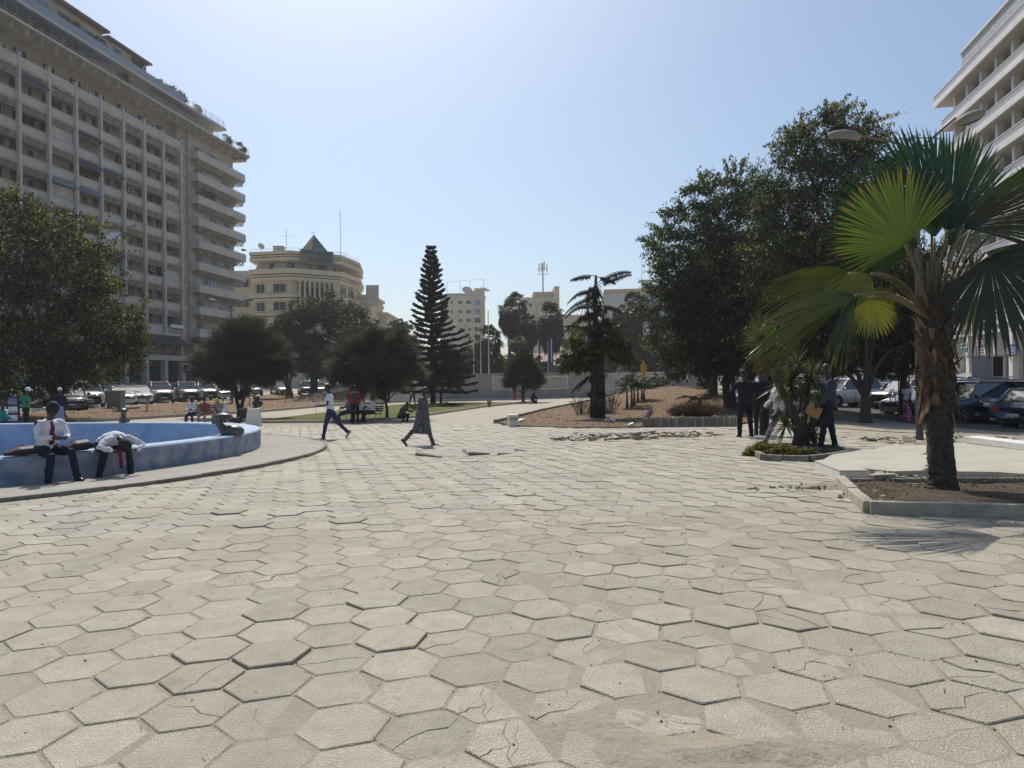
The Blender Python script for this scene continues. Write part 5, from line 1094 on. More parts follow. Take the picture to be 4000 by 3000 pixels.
def clump_palm():
    b = gp(2335, 1636); D = (b - EYE).dot(fwd); t = root('clump_palm', 'shaggy dark clump palm with dead drooping top fronds standing on the brown bed', 'palm tree', b); r_ = random.Random(12)
    def L(px, py, dd_=0): return at(px, py, D + dd_) - b
    mb = MB()
    for (path, rad) in ((((2330, 1640), (2332, 1500), (2330, 1350), (2325, 1180), (2328, 1075)), (.17, .13, .12, .10, .05)), (((2312, 1640), (2312, 1560), (2316, 1470), (2305, 1300)), (.11, .08, .08, .04)), (((2352, 1640), (2355, 1560), (2350, 1440), (2352, 1280), (2360, 1210)), (.14, .12, .11, .08, .03)), (((2342, 1642), (2340, 1560), (2342, 1480), (2345, 1400)), (.16, .12, .1, .07)), (((2322, 1640), (2322, 1580), (2325, 1500), (2300, 1250), (2290, 1170)), (.14, .12, .1, .07, .03))):
        o_ = r_.uniform(-.15, .15); mb.tube([L(*p, o_) for p in path], list(rad), 8)
    mb.build('trunk', barkdM, t, smooth=True); out = ([], [], [], [])
    for (px, py, a, Ln, up, dr) in ((2328, 1080, 2.9, 1.15, .35, .45), (2328, 1085, .2, .9, .25, .5), (2330, 1110, .35, 1.7, .9, .55), (2328, 1120, .1, 1.6, .7, .35), (2325, 1150, 2.8, 1.3, .8, 1.1), (2325, 1170, 3.4, 1.5, .3, .8), (2322, 1200, 2.7, 1.4, .6, .9), (2322, 1230, 3.3, 1.5, .1, .7), (2335, 1200, -.2, 1.2, .4, .7), (2330, 1150, 1.3, .8, .6, 1.), (2330, 1150, -1.3, .9, .6, 1.1), (2345, 1300, 0, 1.1, .5, .9), (2310, 1480, 3.1, .9, .2, .9), (2312, 1470, 3.5, .7, .3, 1.2)):
        frond(None, out, L(px, py), V((math.cos(a), math.sin(a) * .7, 0)), Ln, 46, .30, (.045, .032, .026), r_, dr, .035, .82, up)
    o = mkmesh('dead_frond_leaflets', out[0], out[1], out[2], dryM, t); mb = MB(); [mb.tube(p, [.02] * 5 + [.014] * 4, 4, caps=False) for p in out[3]]; mb.build('dead_frond_ribs', barkdM, t)
    out = ([], [], [], [])
    for i in range(30):
        a = r_.uniform(0, 2 * PI); py = r_.uniform(1260, 1420); up = r_.uniform(.0, .8)
        frond(None, out, L(2335, py), V((math.cos(a), math.sin(a), 0)), r_.uniform(.9, 1.75), 26, .24, ((.05, .07, .012) if r_.random() < .75 else (.16, .13, .015)), r_, r_.uniform(.5, .9), .10, .6, up)
    mkmesh('green_fronds', out[0], out[1], out[2], leafM, t); mb = MB(); [mb.tube(p, .012, 3, caps=False) for p in out[3]]; mb.build('green_frond_ribs', barkM, t)
clump_palm()
def _cp():
    b = gp(2335, 1636); D = (b - EYE).dot(fwd); t = [o for o in C.objects if o.name == 'clump_palm'][0]
    for nm, bl, n, L_, W_, col, alt, af, dr, m_ in (('green_leaflets', [(2295, 1350, 42), (2375, 1345, 46), (2425, 1385, 36), (2245, 1380, 36), (2330, 1400, 40), (2215, 1425, 26), (2460, 1395, 28), (2270, 1415, 34), (2400, 1290, 26), (2440, 1340, 26), (2245, 1330, 22)], 4600, .24, .085, (.045, .065, .014), (.17, .15, .02), .14, .9, leafM), ('dead_leaflets', [(2330, 1200, 34), (2325, 1130, 24), (2300, 1230, 30), (2355, 1260, 34), (2335, 1300, 40), (2310, 1160, 24), (2332, 1470, 30), (2330, 1530, 28), (2322, 1590, 26), (2345, 1600, 24)], 3600, .26, .035, (.045, .033, .024), (.09, .07, .04), .2, 1.4, dryM)):
        B = []
        for px, py, r in bl: R = r / FPX * D; B.append((*(at(px, py, D) - b), R, R, R * .8))
        pos, out, ln, tone = cloud_points(B, n, 14, .2, .6); ax = out * .5 + unit(n) * .6 + np.array([0, 0, -dr]); ax /= np.linalg.norm(ax, axis=1)[:, None]; v, f, c = diamonds(pos, ax, L_ * (.6 + .7 * NP.random(n)), W_, leaf_cols(n, tone, col, alt, af)); link(nm, npmesh(nm, v, f, m_, c), t)
_cp()
# dry twiggy shrubs
def twig_shrub(label, p, R, H, n, col, seed, leaf=.05, name='dry_shrub', dens=3, m_=None):
    r_ = random.Random(seed); t = root(name, label, 'shrub', p); mb = MB(); P_ = []; A_ = []
    for i in range(n):
        a = r_.uniform(0, 2 * PI); q = math.sqrt(r_.random()); e = V((math.cos(a) * R * q, math.sin(a) * R * q, H * r_.uniform(.5, 1) * (1 - .4 * q))); s = V((e.x * .35, e.y * .35, -.03)); m = s.lerp(e, .5) + V((0, 0, .1 * H)); mb.tube([s, m, e], [.006, .005, .002], 3, caps=False)
        for j in range(dens): P_.append(tuple(m.lerp(e, r_.random()))); A_.append((r_.uniform(-1, 1), r_.uniform(-1, 1), r_.uniform(-.3, .8)))
    mb.build('stems', dryM if False else barkM, t); A_ = np.array(A_); A_ /= np.linalg.norm(A_, axis=1)[:, None]; c = np.array([col]) * (.5 + NP.random((len(P_), 1))); v, f, cc = diamonds(np.array(P_), A_, leaf, leaf * .45, c); link('leaves', npmesh('leaves', v, f, m_ or dryM, cc), t)
twig_shrub('thin scraggly bush left against the clump palm foot', gp(2275, 1622), .75, 1.3, 90, (.07, .065, .025), 1, .09); twig_shrub('thin brown leaved bush right against the clump palm foot', gp(2385, 1618), .6, 1.4, 90, (.06, .05, .02), 2, .10)
twig_shrub('dense rust brown dry bush on the raised bed', gp(2735, 1632) + V((0, .3, 0)), 1.25, .95, 900, (.12, .065, .03), 3, .05); twig_shrub('small rust brown dry bush left of the bigger one', gp(2640, 1628), .5, .55, 220, (.12, .065, .03), 4, .05)
for i, (px, py) in enumerate(((2545, 1520), (2580, 1512), (2610, 1508), (2650, 1502), (2690, 1500))): twig_shrub('low green hedge shrub, number %s along the upper kerb from the little palms' % ('one', 'two', 'three', 'four', 'five')[i] if False else ('low green shrub right beside the little palms', 'second low green shrub below the parapet', 'middle low green shrub below the parapet', 'fourth low green shrub under the seated men', 'last low green shrub by the avenue trees')[i], gp(px, py), .9, .9, 160, (.05, .06, .02), 10 + i, .14, 'hedge_shrub', 6, leafM)
# young bottle palms
def arch_palm(label, p, h, L, n, col, seed, name='young_palm', tr=.07, leafL=.3, up=.9, dr=1.0, hang=.45, w=.05, bulge=1.6, m_=None, nl=22, cat='palm tree'):
    r_ = random.Random(seed); t = root(name, label, cat, p); MB().tube([(0, 0, -.05), (0, 0, .12), (0, 0, h * .5), (0, 0, h)], [tr * bulge, tr * bulge * .9, tr, tr * .7], 8).build('trunk', stemM, t, smooth=True); out = ([], [], [], [])
    for i in range(n): a = 2 * PI * i / n + r_.uniform(-.2, .2); frond(None, out, V((0, 0, h)), V((math.cos(a), math.sin(a), 0)), L * r_.uniform(.7, 1.1), nl, leafL, col, r_, dr * r_.uniform(.6, 1.2), w, hang, up * r_.uniform(.6, 1.4))
    mkmesh('fronds', out[0], out[1], out[2], m_ or needleM, t); mb = MB(); [mb.tube(q, .012, 3, caps=False) for q in out[3]]; mb.build('frond_ribs', stemM, t); return t
for i, (px, py, h) in enumerate(((2450, 1598, 1.0), (2468, 1597, 1.15), (2478, 1587, 1.1), (2492, 1573, 1.0), (2508, 1563, .9), (2516, 1567, .8))):
    arch_palm(('nearest small bottle palm on the bed with a brown hanging frond', 'second small bottle palm with swollen brown foot', 'third small bottle palm of the row', 'fourth small bottle palm, greener crown', 'fifth slim bottle palm farther up the slope', 'last low bottle palm of the row on the slope')[i], gp(px, py), h, .85, 13, (.04, .06, .022), 60 + i, tr=.05, leafL=.32, hang=.35, w=.05, up=1.3, dr=1.1, bulge=2.0)
arch_palm('half dead arching cycad like palm above the rust brown bush', gp(2735, 1600), .5, 1.2, 9, (.055, .055, .03), 70, tr=.12, leafL=.3)
for i, (px, py, L, h) in enumerate(((305, 1600, .9, .35), (574, 1608, .7, .9), (715, 1560, .9, 1.0), (975, 1587, .8, 1.1), (1115, 1575, .8, .4), (2500, 1480, .7, .4), (880, 1545, .4, .3), (465, 1612, .5, .2))):
    arch_palm(('yellow green young palm behind the seated man at the fountain', 'thin young palm before the white saloon', 'young palm behind the three people on the bench', 'young palm right of the forked feathery tree stem', 'bright yellow green young palm in the shade beyond the scooter', 'tiny palm by the parapet', 'tiny seedling palm by the long white kerb', 'small sapling beside the grey box')[i], gp(px, py), h, L, 7, (.12, .13, .02) if i in (0, 4) else (.06, .07, .022), 80 + i, tr=.03, leafL=.22, nl=16)
# bougainvillea spots and lawn shrubs
twig_shrub('magenta flowering bush left behind the robed walker', gp(1655, 1562), .9, 1.3, 120, (.35, .03, .16), 31, .14, 'flowering_bush', 4, leafM); twig_shrub('green flower bed shrub on the lawn behind the squatting man', gp(1640, 1598), 1.2, .45, 260, (.04, .055, .015), 32, .12, 'flower_bed', 5, leafM)
twig_shrub('green shrub strip on the lawn right of the robed walker', gp(1735, 1590), 1.1, .4, 240, (.035, .05, .015), 33, .12, 'flower_bed', 5, leafM); twig_shrub('tiny dark plant at the lawn kerb', gp(1913, 1590), .2, .7, 30, (.04, .04, .015), 34, .1, 'lawn_plant', 4, leafM)
twig_shrub('magenta flowering bush behind the clump palm', gp(2325, 1560), .7, 1.5, 90, (.33, .03, .15), 35, .13, 'flowering_bush', 4, leafM)
for i, (px, py, R) in enumerate(((1490, 1555, 1.4), (1560, 1552, 1.2), (1600, 1548, 1.0))): twig_shrub(('yellow green shrub behind the leaning tree stem', 'yellow green shrub by the steps', 'green shrub beside the magenta bush')[i], gp(px, py), R, 1.5, 240, (.09, .09, .02), 36 + i, .18, 'hedge_shrub', 6, leafM)

# ---- roof terrace plants on the left block
def roof_plant(label, loc, R, n, col, seed, name='terrace_plant'):
    t = root(name, label, 'plant', loc); MB().box((0, 0, .2), (R * 1.2, .5, .4)).build('planter', mat('clay planter', (.2, .1, .06), .9), t); bl = [(0, 0, .4 + R * .6, R, R * .7, R * .7), (R * .7, 0, .4 + R * .4, R * .6, R * .5, R * .5)]
    pos, out, ln, tone = cloud_points(bl, n, 12, .2, .6); ax = out + unit(n) * .6; ax /= np.linalg.norm(ax, axis=1)[:, None]; v, f, c = diamonds(pos, ax, .3, .12, leaf_cols(n, tone, col, (.2, .17, .03), .1)); link('foliage', npmesh('foliage', v, f, leafM, c), t); t.rotation_euler = (0, 0, AB)
for i, x in enumerate((-41, -37.5, -34, -30.5, -27, -24, -21, -18.5, -16, -13.5, -11, -8)):
    roof_plant('potted greenery on the top terrace of the left block, %s' % ('at the frame edge', 'second from the frame edge', 'third, yellowish and tall', 'fourth, beside the blue window', 'fifth, bushy', 'sixth, spilling over the glass', 'seventh, under the roof eave end', 'eighth, dense and dark', 'ninth, dark palm like', 'tenth, by the white pier', 'eleventh, under the overhang', 'last, yellow beside the overhang post')[i], b1w(x, 0.6, 40.55), 0.75 + .4 * ((i * 7) % 3) / 2, 900, (.05, .07, .025) if i % 4 != 2 else (.10, .10, .03), 90 + i)
for i, (x, y, z, R) in enumerate(((-3.0, .2, 40.5, 1.0), (-.5, .3, 40.5, 1.1), (1.2, .3, 40.5, .9), (X1 + .6, -1.0, 37.85, .8), (X1 - 3, -.9, 37.85, .7), (-20, -1.2, 37.85, .7), (-24, -1.2, 37.85, .8), (-30, -1.2, 37.85, .7), (-12, -1.2, 37.85, .6), (5.6, -.8, 28.2, .8), (-15, .4, 25.4, .6))):
    roof_plant(('pink tinged shrub at the terrace rail left of the roof room', 'dense hedge before the grey roof room', 'olive bush before the grey roof room', 'spiky plant on the wing roof corner', 'small plant on the wing roof terrace', 'pot plant on the lower roof terrace, above the scuppers', 'flowering pot on the lower roof terrace', 'pot plant on the lower roof terrace near the green awning', 'small yellow plant on the lower terrace middle', 'dark shrub on the second wing balcony', 'trailing plant on a loggia parapet')[i], b1w(x, y, z), R, 600, (.06, .07, .03), 120 + i)
rng = random.Random(5)
# ================================================= foreground fan palm
fanM = bpy.data.materials.new('fan leaf blade'); fanM.use_nodes = True
def _fan():
    n = fanM.node_tree.nodes; l = fanM.node_tree.links; p = n['Principled BSDF']; p.inputs['Roughness'].default_value = 0.36; p.inputs['Specular IOR Level'].default_value = .5
    a = n.new('ShaderNodeAttribute'); a.attribute_name = 'Col'; l.new(a.outputs[0], p.inputs['Base Color'])
    tr = n.new('ShaderNodeBsdfTranslucent'); mu = n.new('ShaderNodeMix'); mu.data_type = 'RGBA'; mu.blend_type = 'MULTIPLY'; mu.inputs[0].default_value = 1; mu.inputs[7].default_value = (2.2, 2.1, .4, 1); l.new(a.outputs[0], mu.inputs[6]); l.new(mu.outputs[2], tr.inputs[0])
    ms = n.new('ShaderNodeMixShader'); ms.inputs[0].default_value = .24; l.new(p.outputs[0], ms.inputs[1]); l.new(tr.outputs[0], ms.inputs[2]); l.new(ms.outputs[0], n['Material Output'].inputs[0])
_fan()
petM = mat('palm petiole', (0.15, 0.105, 0.055), 0.6, var=.2, scale=6)
fibM = mat('fibrous palm sheath', (0.085, 0.048, 0.022), 0.95, var=.4, scale=14, bump=.012)
trunkM = mat('rough palm trunk', (0.055, 0.042, 0.030), 0.95, var=.4, scale=16, bump=.015)
def fan_leaf(par, pts, c, nrm, R, half, nseg=44, col=(.035, .065, .012), tipc=(.22, .13, .03), droop=.25, join=.78, cup=0.15, fold=.006, seed=1, r0=.028, fill=0.05, lop=1.0):
    """pts: petiole path (local, last = hub); c: central direction; nrm: blade normal"""
    r_ = random.Random(seed); hub = V(pts[-1]); c = V(c).normalized(); nrm = V(nrm); nrm = (nrm - c * nrm.dot(c)).normalized(); s = c.cross(nrm)
    mb = MB(); P3 = [V(p) for p in pts]; smooth = []
    for i in range(len(P3) - 1):
        for k in range(3): smooth.append(P3[i].lerp(P3[i + 1], k / 3))
    smooth.append(P3[-1]); 
    if len(smooth) > 4: smooth = [smooth[0]] + [(smooth[i - 1] + smooth[i] * 2 + smooth[i + 1]) / 4 for i in range(1, len(smooth) - 1)] + [smooth[-1]]
    K = len(smooth); mb.tube(smooth, [(r0 * (1 - .55 * i / K), r0 * .55 * (1 - .45 * i / K)) for i in range(K)], 7, flat=(1, 0, 0)); pet = mb.build('petiole', petM, par, smooth=True)
    vs = []; fs = []; cs = []; rows = (0.02, .16, .32, .48, .60, .72, .84, .93, 1.0); da = 2 * half / nseg
    for k in range(nseg):
        a = -half + (k + .5) * da; rel = abs(a) / half; Lk = R * (1 - .28 * rel ** 3) * r_.uniform(.95, 1.04) * lop; jn = join * (1 - .2 * rel); tw = r_.gauss(0, .02); dr = droop * r_.uniform(.8, 1.25); b = len(vs); kk = r_.uniform(.8, 1.2); tl = r_.uniform(.78, .95)
        for q in rows:
            rr = Lk * q; cup_ = cup if nrm.z > 0 else -cup; dirc = c * math.cos(a + tw * q) + s * math.sin(a + tw * q); pp = s * math.cos(a) - c * math.sin(a)
            w = (math.tan(da / 2) * rr * 1.04) if q <= jn else math.tan(da / 2) * Lk * jn * max(0, (1 - q) / (1 - jn)) ** .8
            ctr = hub + dirc * rr + nrm * (-cup_ * R * q * q * (.3 + rel * rel)) + V((0, 0, -1)) * (dr * Lk * max(0, q - .45) ** 2 * 1.6) 
            fo = fold * R * (1 if q < .9 else .4) * (q ** .5); vs += [tuple(ctr - pp * w), tuple(ctr + nrm * fo), tuple(ctr + pp * w)]
            t_ = max(0, (q - tl) / (1 - tl)); base = [x * kk * (1 + fill * q * 6) for x in col]; cc_ = tuple(base[i] * (1 - t_) + tipc[i] * t_ for i in range(3)); cs += [cc_] * 3
        for j in range(len(rows) - 1):
            o = b + 3 * j; fs += [(o, o + 1, o + 4, o + 3), (o + 1, o + 2, o + 5, o + 4)]
    me = bpy.data.meshes.new('leaf'); me.from_pydata(vs, [], fs); me.materials.append(fanM); ca = me.color_attributes.new('Col', 'FLOAT_COLOR', 'POINT'); cc = np.ones((len(vs), 4), np.float32); cc[:, :3] = cs; ca.data.foreach_set('color', cc.ravel()); me.update()
    link('leaf', me, par); return hub
pb = gp(3682, 1932); PD = (pb - EYE).dot(fwd)
palm = root('fan_palm', 'large fan palm with huge pleated leaves in the kerbed bed in the right foreground', 'palm tree', pb)
def L(px, py, dd_=0.0): return at(px, py, PD + dd_) - pb
# trunk
mb = MB(); prof = [((3684, 1948), 76), ((3682, 1925), 66), ((3680, 1880), 52), ((3676, 1800), 47), ((3672, 1720), 45), ((3668, 1660), 48), ((3664, 1610), 54), ((3660, 1540), 60), ((3656, 1460), 62), ((3655, 1380), 60), ((3655, 1300), 56), ((3657, 1230), 50), ((3658, 1180), 36)]
ps = [L(*p) for p, r in prof]; rs = [r / FPX * PD for p, r in prof]; n = 18; vs = []; fs = []; sub = []
for i in range(len(ps) - 1):
    for k in range(6): sub.append((ps[i].lerp(ps[i + 1], k / 6), rs[i] + (rs[i + 1] - rs[i]) * k / 6))
sub.append((ps[-1], rs[-1]))
for i, (p, r) in enumerate(sub):
    for k in range(n): a = 2 * PI * k / n; q = r * (1 + (.04 if i % 3 == 0 else -.02) + rng.uniform(-.05, .05)); vs.append((p.x + q * math.cos(a), p.y + q * math.sin(a), p.z + rng.uniform(-.006, .006)))
for i in range(len(sub) - 1):
    for k in range(n): fs.append((i * n + k, i * n + (k + 1) % n, (i + 1) * n + (k + 1) % n, (i + 1) * n + k))
me = bpy.data.meshes.new('trunk'); me.from_pydata(vs, [], fs); me.materials.append(trunkM); me.update(); link('trunk', me, palm)
# old leaf bases and fibre on the upper trunk: overlapping straps
for i in range(120):
    q = rng.random(); z0 = L(3660, 1640).z; z1 = L(3658, 1200).z; z = z0 + (z1 - z0) * q; a = rng.uniform(0, 2 * PI) ; r = .165 if q > .1 else .14; c0 = V((L(3658, 1450).x, L(3658, 1450).y, z)); d = V((math.cos(a), math.sin(a), 0)); s_ = V((-d.y, d.x, 0)); w = rng.uniform(.03, .085); h = rng.uniform(.12, .3 if q < .7 else .18); o_ = rng.uniform(.01, .11); lean = rng.uniform(-.5, .5)
    p0 = c0 + d * (r - .03); p1 = c0 + d * (r + o_ * .5) + V((0, 0, h * .5)) + s_ * lean * .06; p2 = c0 + d * (r + o_ + .02) + V((0, 0, h)) + s_ * lean * .14
    if rng.random() < .4: p2 = c0 + d * (r + .09) + V((0, 0, -h * .6))
    MB().tube([p0, p1, p2], [(w, .012), (w * .75, .012), (w * .3, .006)], 6, flat=tuple(s_)).build('old_leaf_base', fibM if rng.random() < .7 else petM, palm)
mb = MB()
for i in range(420):
    q = rng.random() ** .8; z = L(3664, 1960 - 20).z + (L(3664, 1180).z - L(3664, 1940).z) * (.12 + .86 * q); a = rng.uniform(0, 2 * PI); px_ = V((L(3664, 1450).x, L(3664, 1450).y, z)); r = .145 if q < .3 else .185; d = V((math.cos(a), math.sin(a), rng.uniform(-.9, .2))).normalized(); p = px_ + V((d.x, d.y, 0)) * (r - .02); l = rng.uniform(.03, .09) if q < .3 else rng.uniform(.05, .16)
    mb.tube([p, p + d * l], [(.010, .003), (.002, .001)], 4, caps=False)
mb.build('trunk_fibres', fibM, palm).__setitem__('kind', 'stuff')
# central sheath column
for (x0, x1, r) in ((3640, 3622, .045), (3662, 3655, .05), (3684, 3700, .04), (3630, 3590, .035), (3700, 3725, .03), (3655, 3640, .04)):
    MB().tube([L(x0, 1300), L((x0 + x1) / 2, 1180), L(x1, 1020)], [(r * 1.3, r * .8), (r, r * .6), (r * .6, r * .4)], 8).build('leaf_sheath', petM, palm, smooth=True)
T = L(3650, 1260)
F = V((0, -1, 0))
def D2(deg, depth=0.0): return V((math.cos(math.radians(deg)), depth, math.sin(math.radians(deg))))
G1 = (.048, .074, .010); G2 = (.012, .036, .009); G3 = (.010, .022, .009); G4 = (.085, .105, .010)
fan_leaf(palm, [T, L(3600, 1120, -.15), L(3537, 958, -.3)], D2(128, -.1), (.15, -.93, -.32), 1.02, math.radians(82), 52, G1, (.24, .12, .02), .10, .78, .10, seed=1)
fan_leaf(palm, [T, L(3670, 1050, .1), L(3700, 905, .1)], D2(76, .05), (-.1, -.95, -.25), 1.5, math.radians(52), 46, G2, (.10, .11, .03), .05, .78, .18, seed=2)
fan_leaf(palm, [T, L(3640, 1050, .35), L(3640, 860, .4)], D2(104, .1), (0, -.95, -.25), 1.42, math.radians(40), 38, (.010, .030, .012), (.03, .05, .04), .05, .76, .15, seed=3)
fan_leaf(palm, [T, L(3590, 1050, .5), L(3520, 900, .6)], D2(143, .15), (.1, -.9, -.4), 1.25, math.radians(48), 34, (.011, .034, .015), (.03, .06, .03), .12, .55, .2, seed=4)
fan_leaf(palm, [T, L(3700, 1040, -.1), L(3760, 890, -.15)], D2(28, -.2), (.1, -.8, -.6), 1.6, math.radians(44), 36, G3, (.12, .12, .06), .18, .76, .2, seed=5)
fan_leaf(palm, [T, L(3720, 1080, -.05), L(3800, 880, .3)], D2(48, .3), (-.3, -.9, .2), 1.45, math.radians(26), 24, G3, (.2, .2, .12), .2, .5, .25, seed=15)
fan_leaf(palm, [T, L(3740, 1090, -.3), L(3866, 1000, -.55)], D2(-62, -.22), (.1, -.68, -.7), 1.2, math.radians(84), 46, (.009, .016, .008), (.06, .06, .03), .2, .76, .12, seed=6)
fan_leaf(palm, [T, L(3750, 1110, .1), L(3850, 985, .2)], D2(2, .1), (0, -.5, -.85), 1.1, math.radians(42), 30, (.018, .034, .010), (.12, .12, .03), .28, .6, .25, seed=16)
fan_leaf(palm, [T, L(3520, 1120, .2), L(3430, 1072, .3), L(3342, 1076, .35)], D2(186, .1), (0, -.5, -.86), 1.32, math.radians(40), 30, (.022, .032, .010), (.13, .12, .04), .22, .62, .1, seed=7)
fan_leaf(palm, [T, L(3540, 1110, .0), L(3450, 1068, .05), L(3400, 1070, .1)], D2(215, -.1), (.1, -.8, .6), .62, math.radians(60), 30, G4, (.10, .12, .02), .5, .7, .3, seed=8)
fan_leaf(palm, [T, L(3560, 1190, -.3), L(3460, 1135, -.55), L(3338, 1153, -.75)], D2(199, -.22), (.12, -.66, -.72), 1.52, math.radians(34), 46, (.020, .032, .012), (.15, .12, .04), .13, .74, .1, seed=9)
fan_leaf(palm, [T, L(3560, 1192, -.3), L(3460, 1137, -.55), L(3340, 1156, -.76)], D2(246, -.1), (.12, -.75, -.6), .88, math.radians(26), 22, (.016, .026, .011), (.30, .20, .05), .15, .7, .1, seed=19)
fan_leaf(palm, [T, L(3560, 1200, -.2), L(3470, 1155, -.35), L(3395, 1165, -.4)], D2(-80, -.1), (.1, -1, .1), .52, math.radians(66), 36, (.12, .125, .012), (.22, .09, .02), .05, .75, .08, seed=10)
fan_leaf(palm, [T, L(3560, 1180, .4), L(3500, 1150, .6)], D2(200, .2), (.1, -.9, .3), .40, math.radians(60), 22, (.06, .08, .012), (.15, .1, .03), .2, .6, .2, seed=11)
fan_leaf(palm, [T, L(3740, 1200, .5), L(3800, 1180, .8)], D2(-70, .3), (0, -1, .1), .7, math.radians(60), 26, (.04, .05, .015), (.12, .1, .03), .5, .5, .2, seed=12)
fan_leaf(palm, [T, L(3780, 1190, .3), L(4020, 1080, .5)], D2(-20, .0), (0, -.6, .8), 1.2, math.radians(60), 34, G3, (.1, .1, .04), .3, .6, .2, seed=13)
fan_leaf(palm, [T, L(3760, 1020, .3), L(4000, 800, .5)], D2(20, .1), (0, -1, .3), 1.2, math.radians(60), 34, G3, (.1, .1, .04), .2, .6, .2, seed=14)
fan_leaf(palm, [T, L(3600, 1080, .4), L(3590, 960, .6)], D2(165, .25), (.1, -.9, -.4), 1.25, math.radians(50), 34, (.010, .026, .010), (.05, .07, .03), .12, .74, .2, seed=21)
fan_leaf(palm, [T, L(3690, 1080, .5), L(3710, 960, .7)], D2(55, .3), (-.1, -.9, -.4), 1.35, math.radians(50), 36, (.010, .026, .010), (.05, .07, .03), .12, .74, .2, seed=22)
fan_leaf(palm, [T, L(3650, 1060, .2), L(3650, 930, .3)], D2(92, .1), (0, -.95, -.3), 1.2, math.radians(44), 34, (.014, .036, .010), (.06, .08, .03), .08, .78, .2, seed=24)
# flower stalks
for (pts) in ([L(3690, 1220), L(3735, 1100), L(3790, 960)], [L(3690, 1230), L(3750, 1090), L(3800, 1010)]):
    MB().tube(pts, [.022, .018, .008], 6).build('flower_stalk', petM, palm, smooth=True)
P_ = []; A_ = []
for (px, py, R) in ((3735, 1020, .2), (3800, 1010, .15), (3640, 1140, .16), (3500, 1130, .2), (3690, 1130, .12)):
    for i in range(170): p = L(px, py) + V((rng.gauss(0, R * .4), rng.gauss(0, R * .4), rng.gauss(0, R * .6))); P_.append(tuple(p)); A_.append((rng.gauss(0, .4), rng.gauss(0, .4), -1))
A_ = np.array(A_); A_ /= np.linalg.norm(A_, axis=1)[:, None]; v, f, c = diamonds(np.array(P_), A_, .09, .012, np.array([[.13, .09, .03]]) * (.4 + NP.random((len(P_), 1)))); link('dry_flower_sprays', npmesh('dry_flower_sprays', v, f, dryM, c), palm)

# ================================================= yucca clump in its planted island
swordM = mat('sword leaf', (1, 1, 1), 0.4, var=.08, scale=3, spec=.5, trans=.3, attr='Col')
def rosette(out, c, n, L_, W_, col, r_, tilt=(-.5, 1.45), axis=V((0, 0, 1)), dry=.12):
    vs, fs, cs = out; q0 = V((0, 0, 1)).rotation_difference(axis.normalized())
    for i in range(n):
        e = r_.uniform(*tilt); a = r_.uniform(0, 2 * PI); d = q0 @ V((math.cos(a) * math.cos(e), math.sin(a) * math.cos(e), math.sin(e))); sd_ = d.cross(V((0, 0, 1))); sd_ = sd_.normalized() if sd_.length > .05 else V((1, 0, 0)); nr = sd_.cross(d); l = L_ * r_.uniform(.65, 1.1); w = W_; dr = -.25 * l * max(0, math.cos(e)) ; cc_ = col if r_.random() > dry else (.16, .11, .045); k = r_.uniform(.55, 1.4); b = len(vs)
        for (q, ww) in ((0, .5), (.3, 1), (.65, .85), (1, .02)):
            p = V(c) + d * (l * q) + V((0, 0, dr * q * q)); vs += [tuple(p - sd_ * w * ww), tuple(p - nr * w * .35 * ww), tuple(p + sd_ * w * ww)]; cs += [tuple(x * k for x in cc_)] * 3
        for j in range(3): o = b + 3 * j; fs += [(o, o + 1, o + 4, o + 3), (o + 1, o + 2, o + 5, o + 4)]
yb = gp(3128, 1752); YD = (yb - EYE).dot(fwd); yuc = root('yucca_plant', 'tall branching spiky yucca with several leafy heads growing from the shrub island', 'plant', yb)
def Y(px, py, d=0): return at(px, py, YD + d) - yb
stems = [([(3130, 1765), (3125, 1690), (3095, 1600), (3040, 1500), (3010, 1420), (2985, 1360)], .10), ([(3140, 1765), (3140, 1700), (3140, 1640), (3150, 1560), (3160, 1480)], .085), ([(3100, 1760), (3110, 1700), (3100, 1650), (3080, 1540)], .06), ([(3150, 1760), (3158, 1680), (3180, 1600), (3200, 1560)], .05)]
mb = MB()
for pts, r in stems: k = len(pts); mb.tube([Y(*p) for p in pts], [r * 1.25] + [r * (1 - .45 * i / k) for i in range(1, k)], 9)
mb.build('stem', barkM, yuc, smooth=True)
for (px, py, n, L_, tl, ax) in ((2985, 1340, 95, .68, (-.5, 1.3), (-.5, 0, .4)), (3030, 1330, 70, .6, (-.6, 1.3), (-.1, .3, 1)), (3085, 1500, 110, .72, (-.7, 1.5), (0, 0, 1)), (3165, 1480, 90, .58, (-.7, 1.5), (.2, 0, 1)), (3200, 1590, 100, .52, (-.9, 1.4), (.3, 0, 1)), (3070, 1660, 60, .46, (-.6, 1.2), (-.6, 0, .6)), (3180, 1690, 60, .42, (-.9, 1.0), (.5, 0, .4)), (3110, 1420, 40, .5, (-.4, 1.4), (.1, 0, 1))):
    out = ([], [], []); rosette(out, Y(px, py), n, L_, .021, (.045, .072, .014), rng, tl, V(ax)); mkmesh('leaf_head', out[0], out[1], out[2], swordM, yuc)
out = ([], [], []); rosette(out, Y(2990, 1380), 90, .5, .012, (.11, .06, .025), rng, (-1.5, -.7), V((0, 0, 1)), 0); rosette(out, Y(3165, 1640), 40, .4, .012, (.10, .07, .03), rng, (-1.5, -.7), V((0, 0, 1)), 0); mkmesh('dead_leaf_skirt', out[0], out[1], out[2], dryM, yuc)
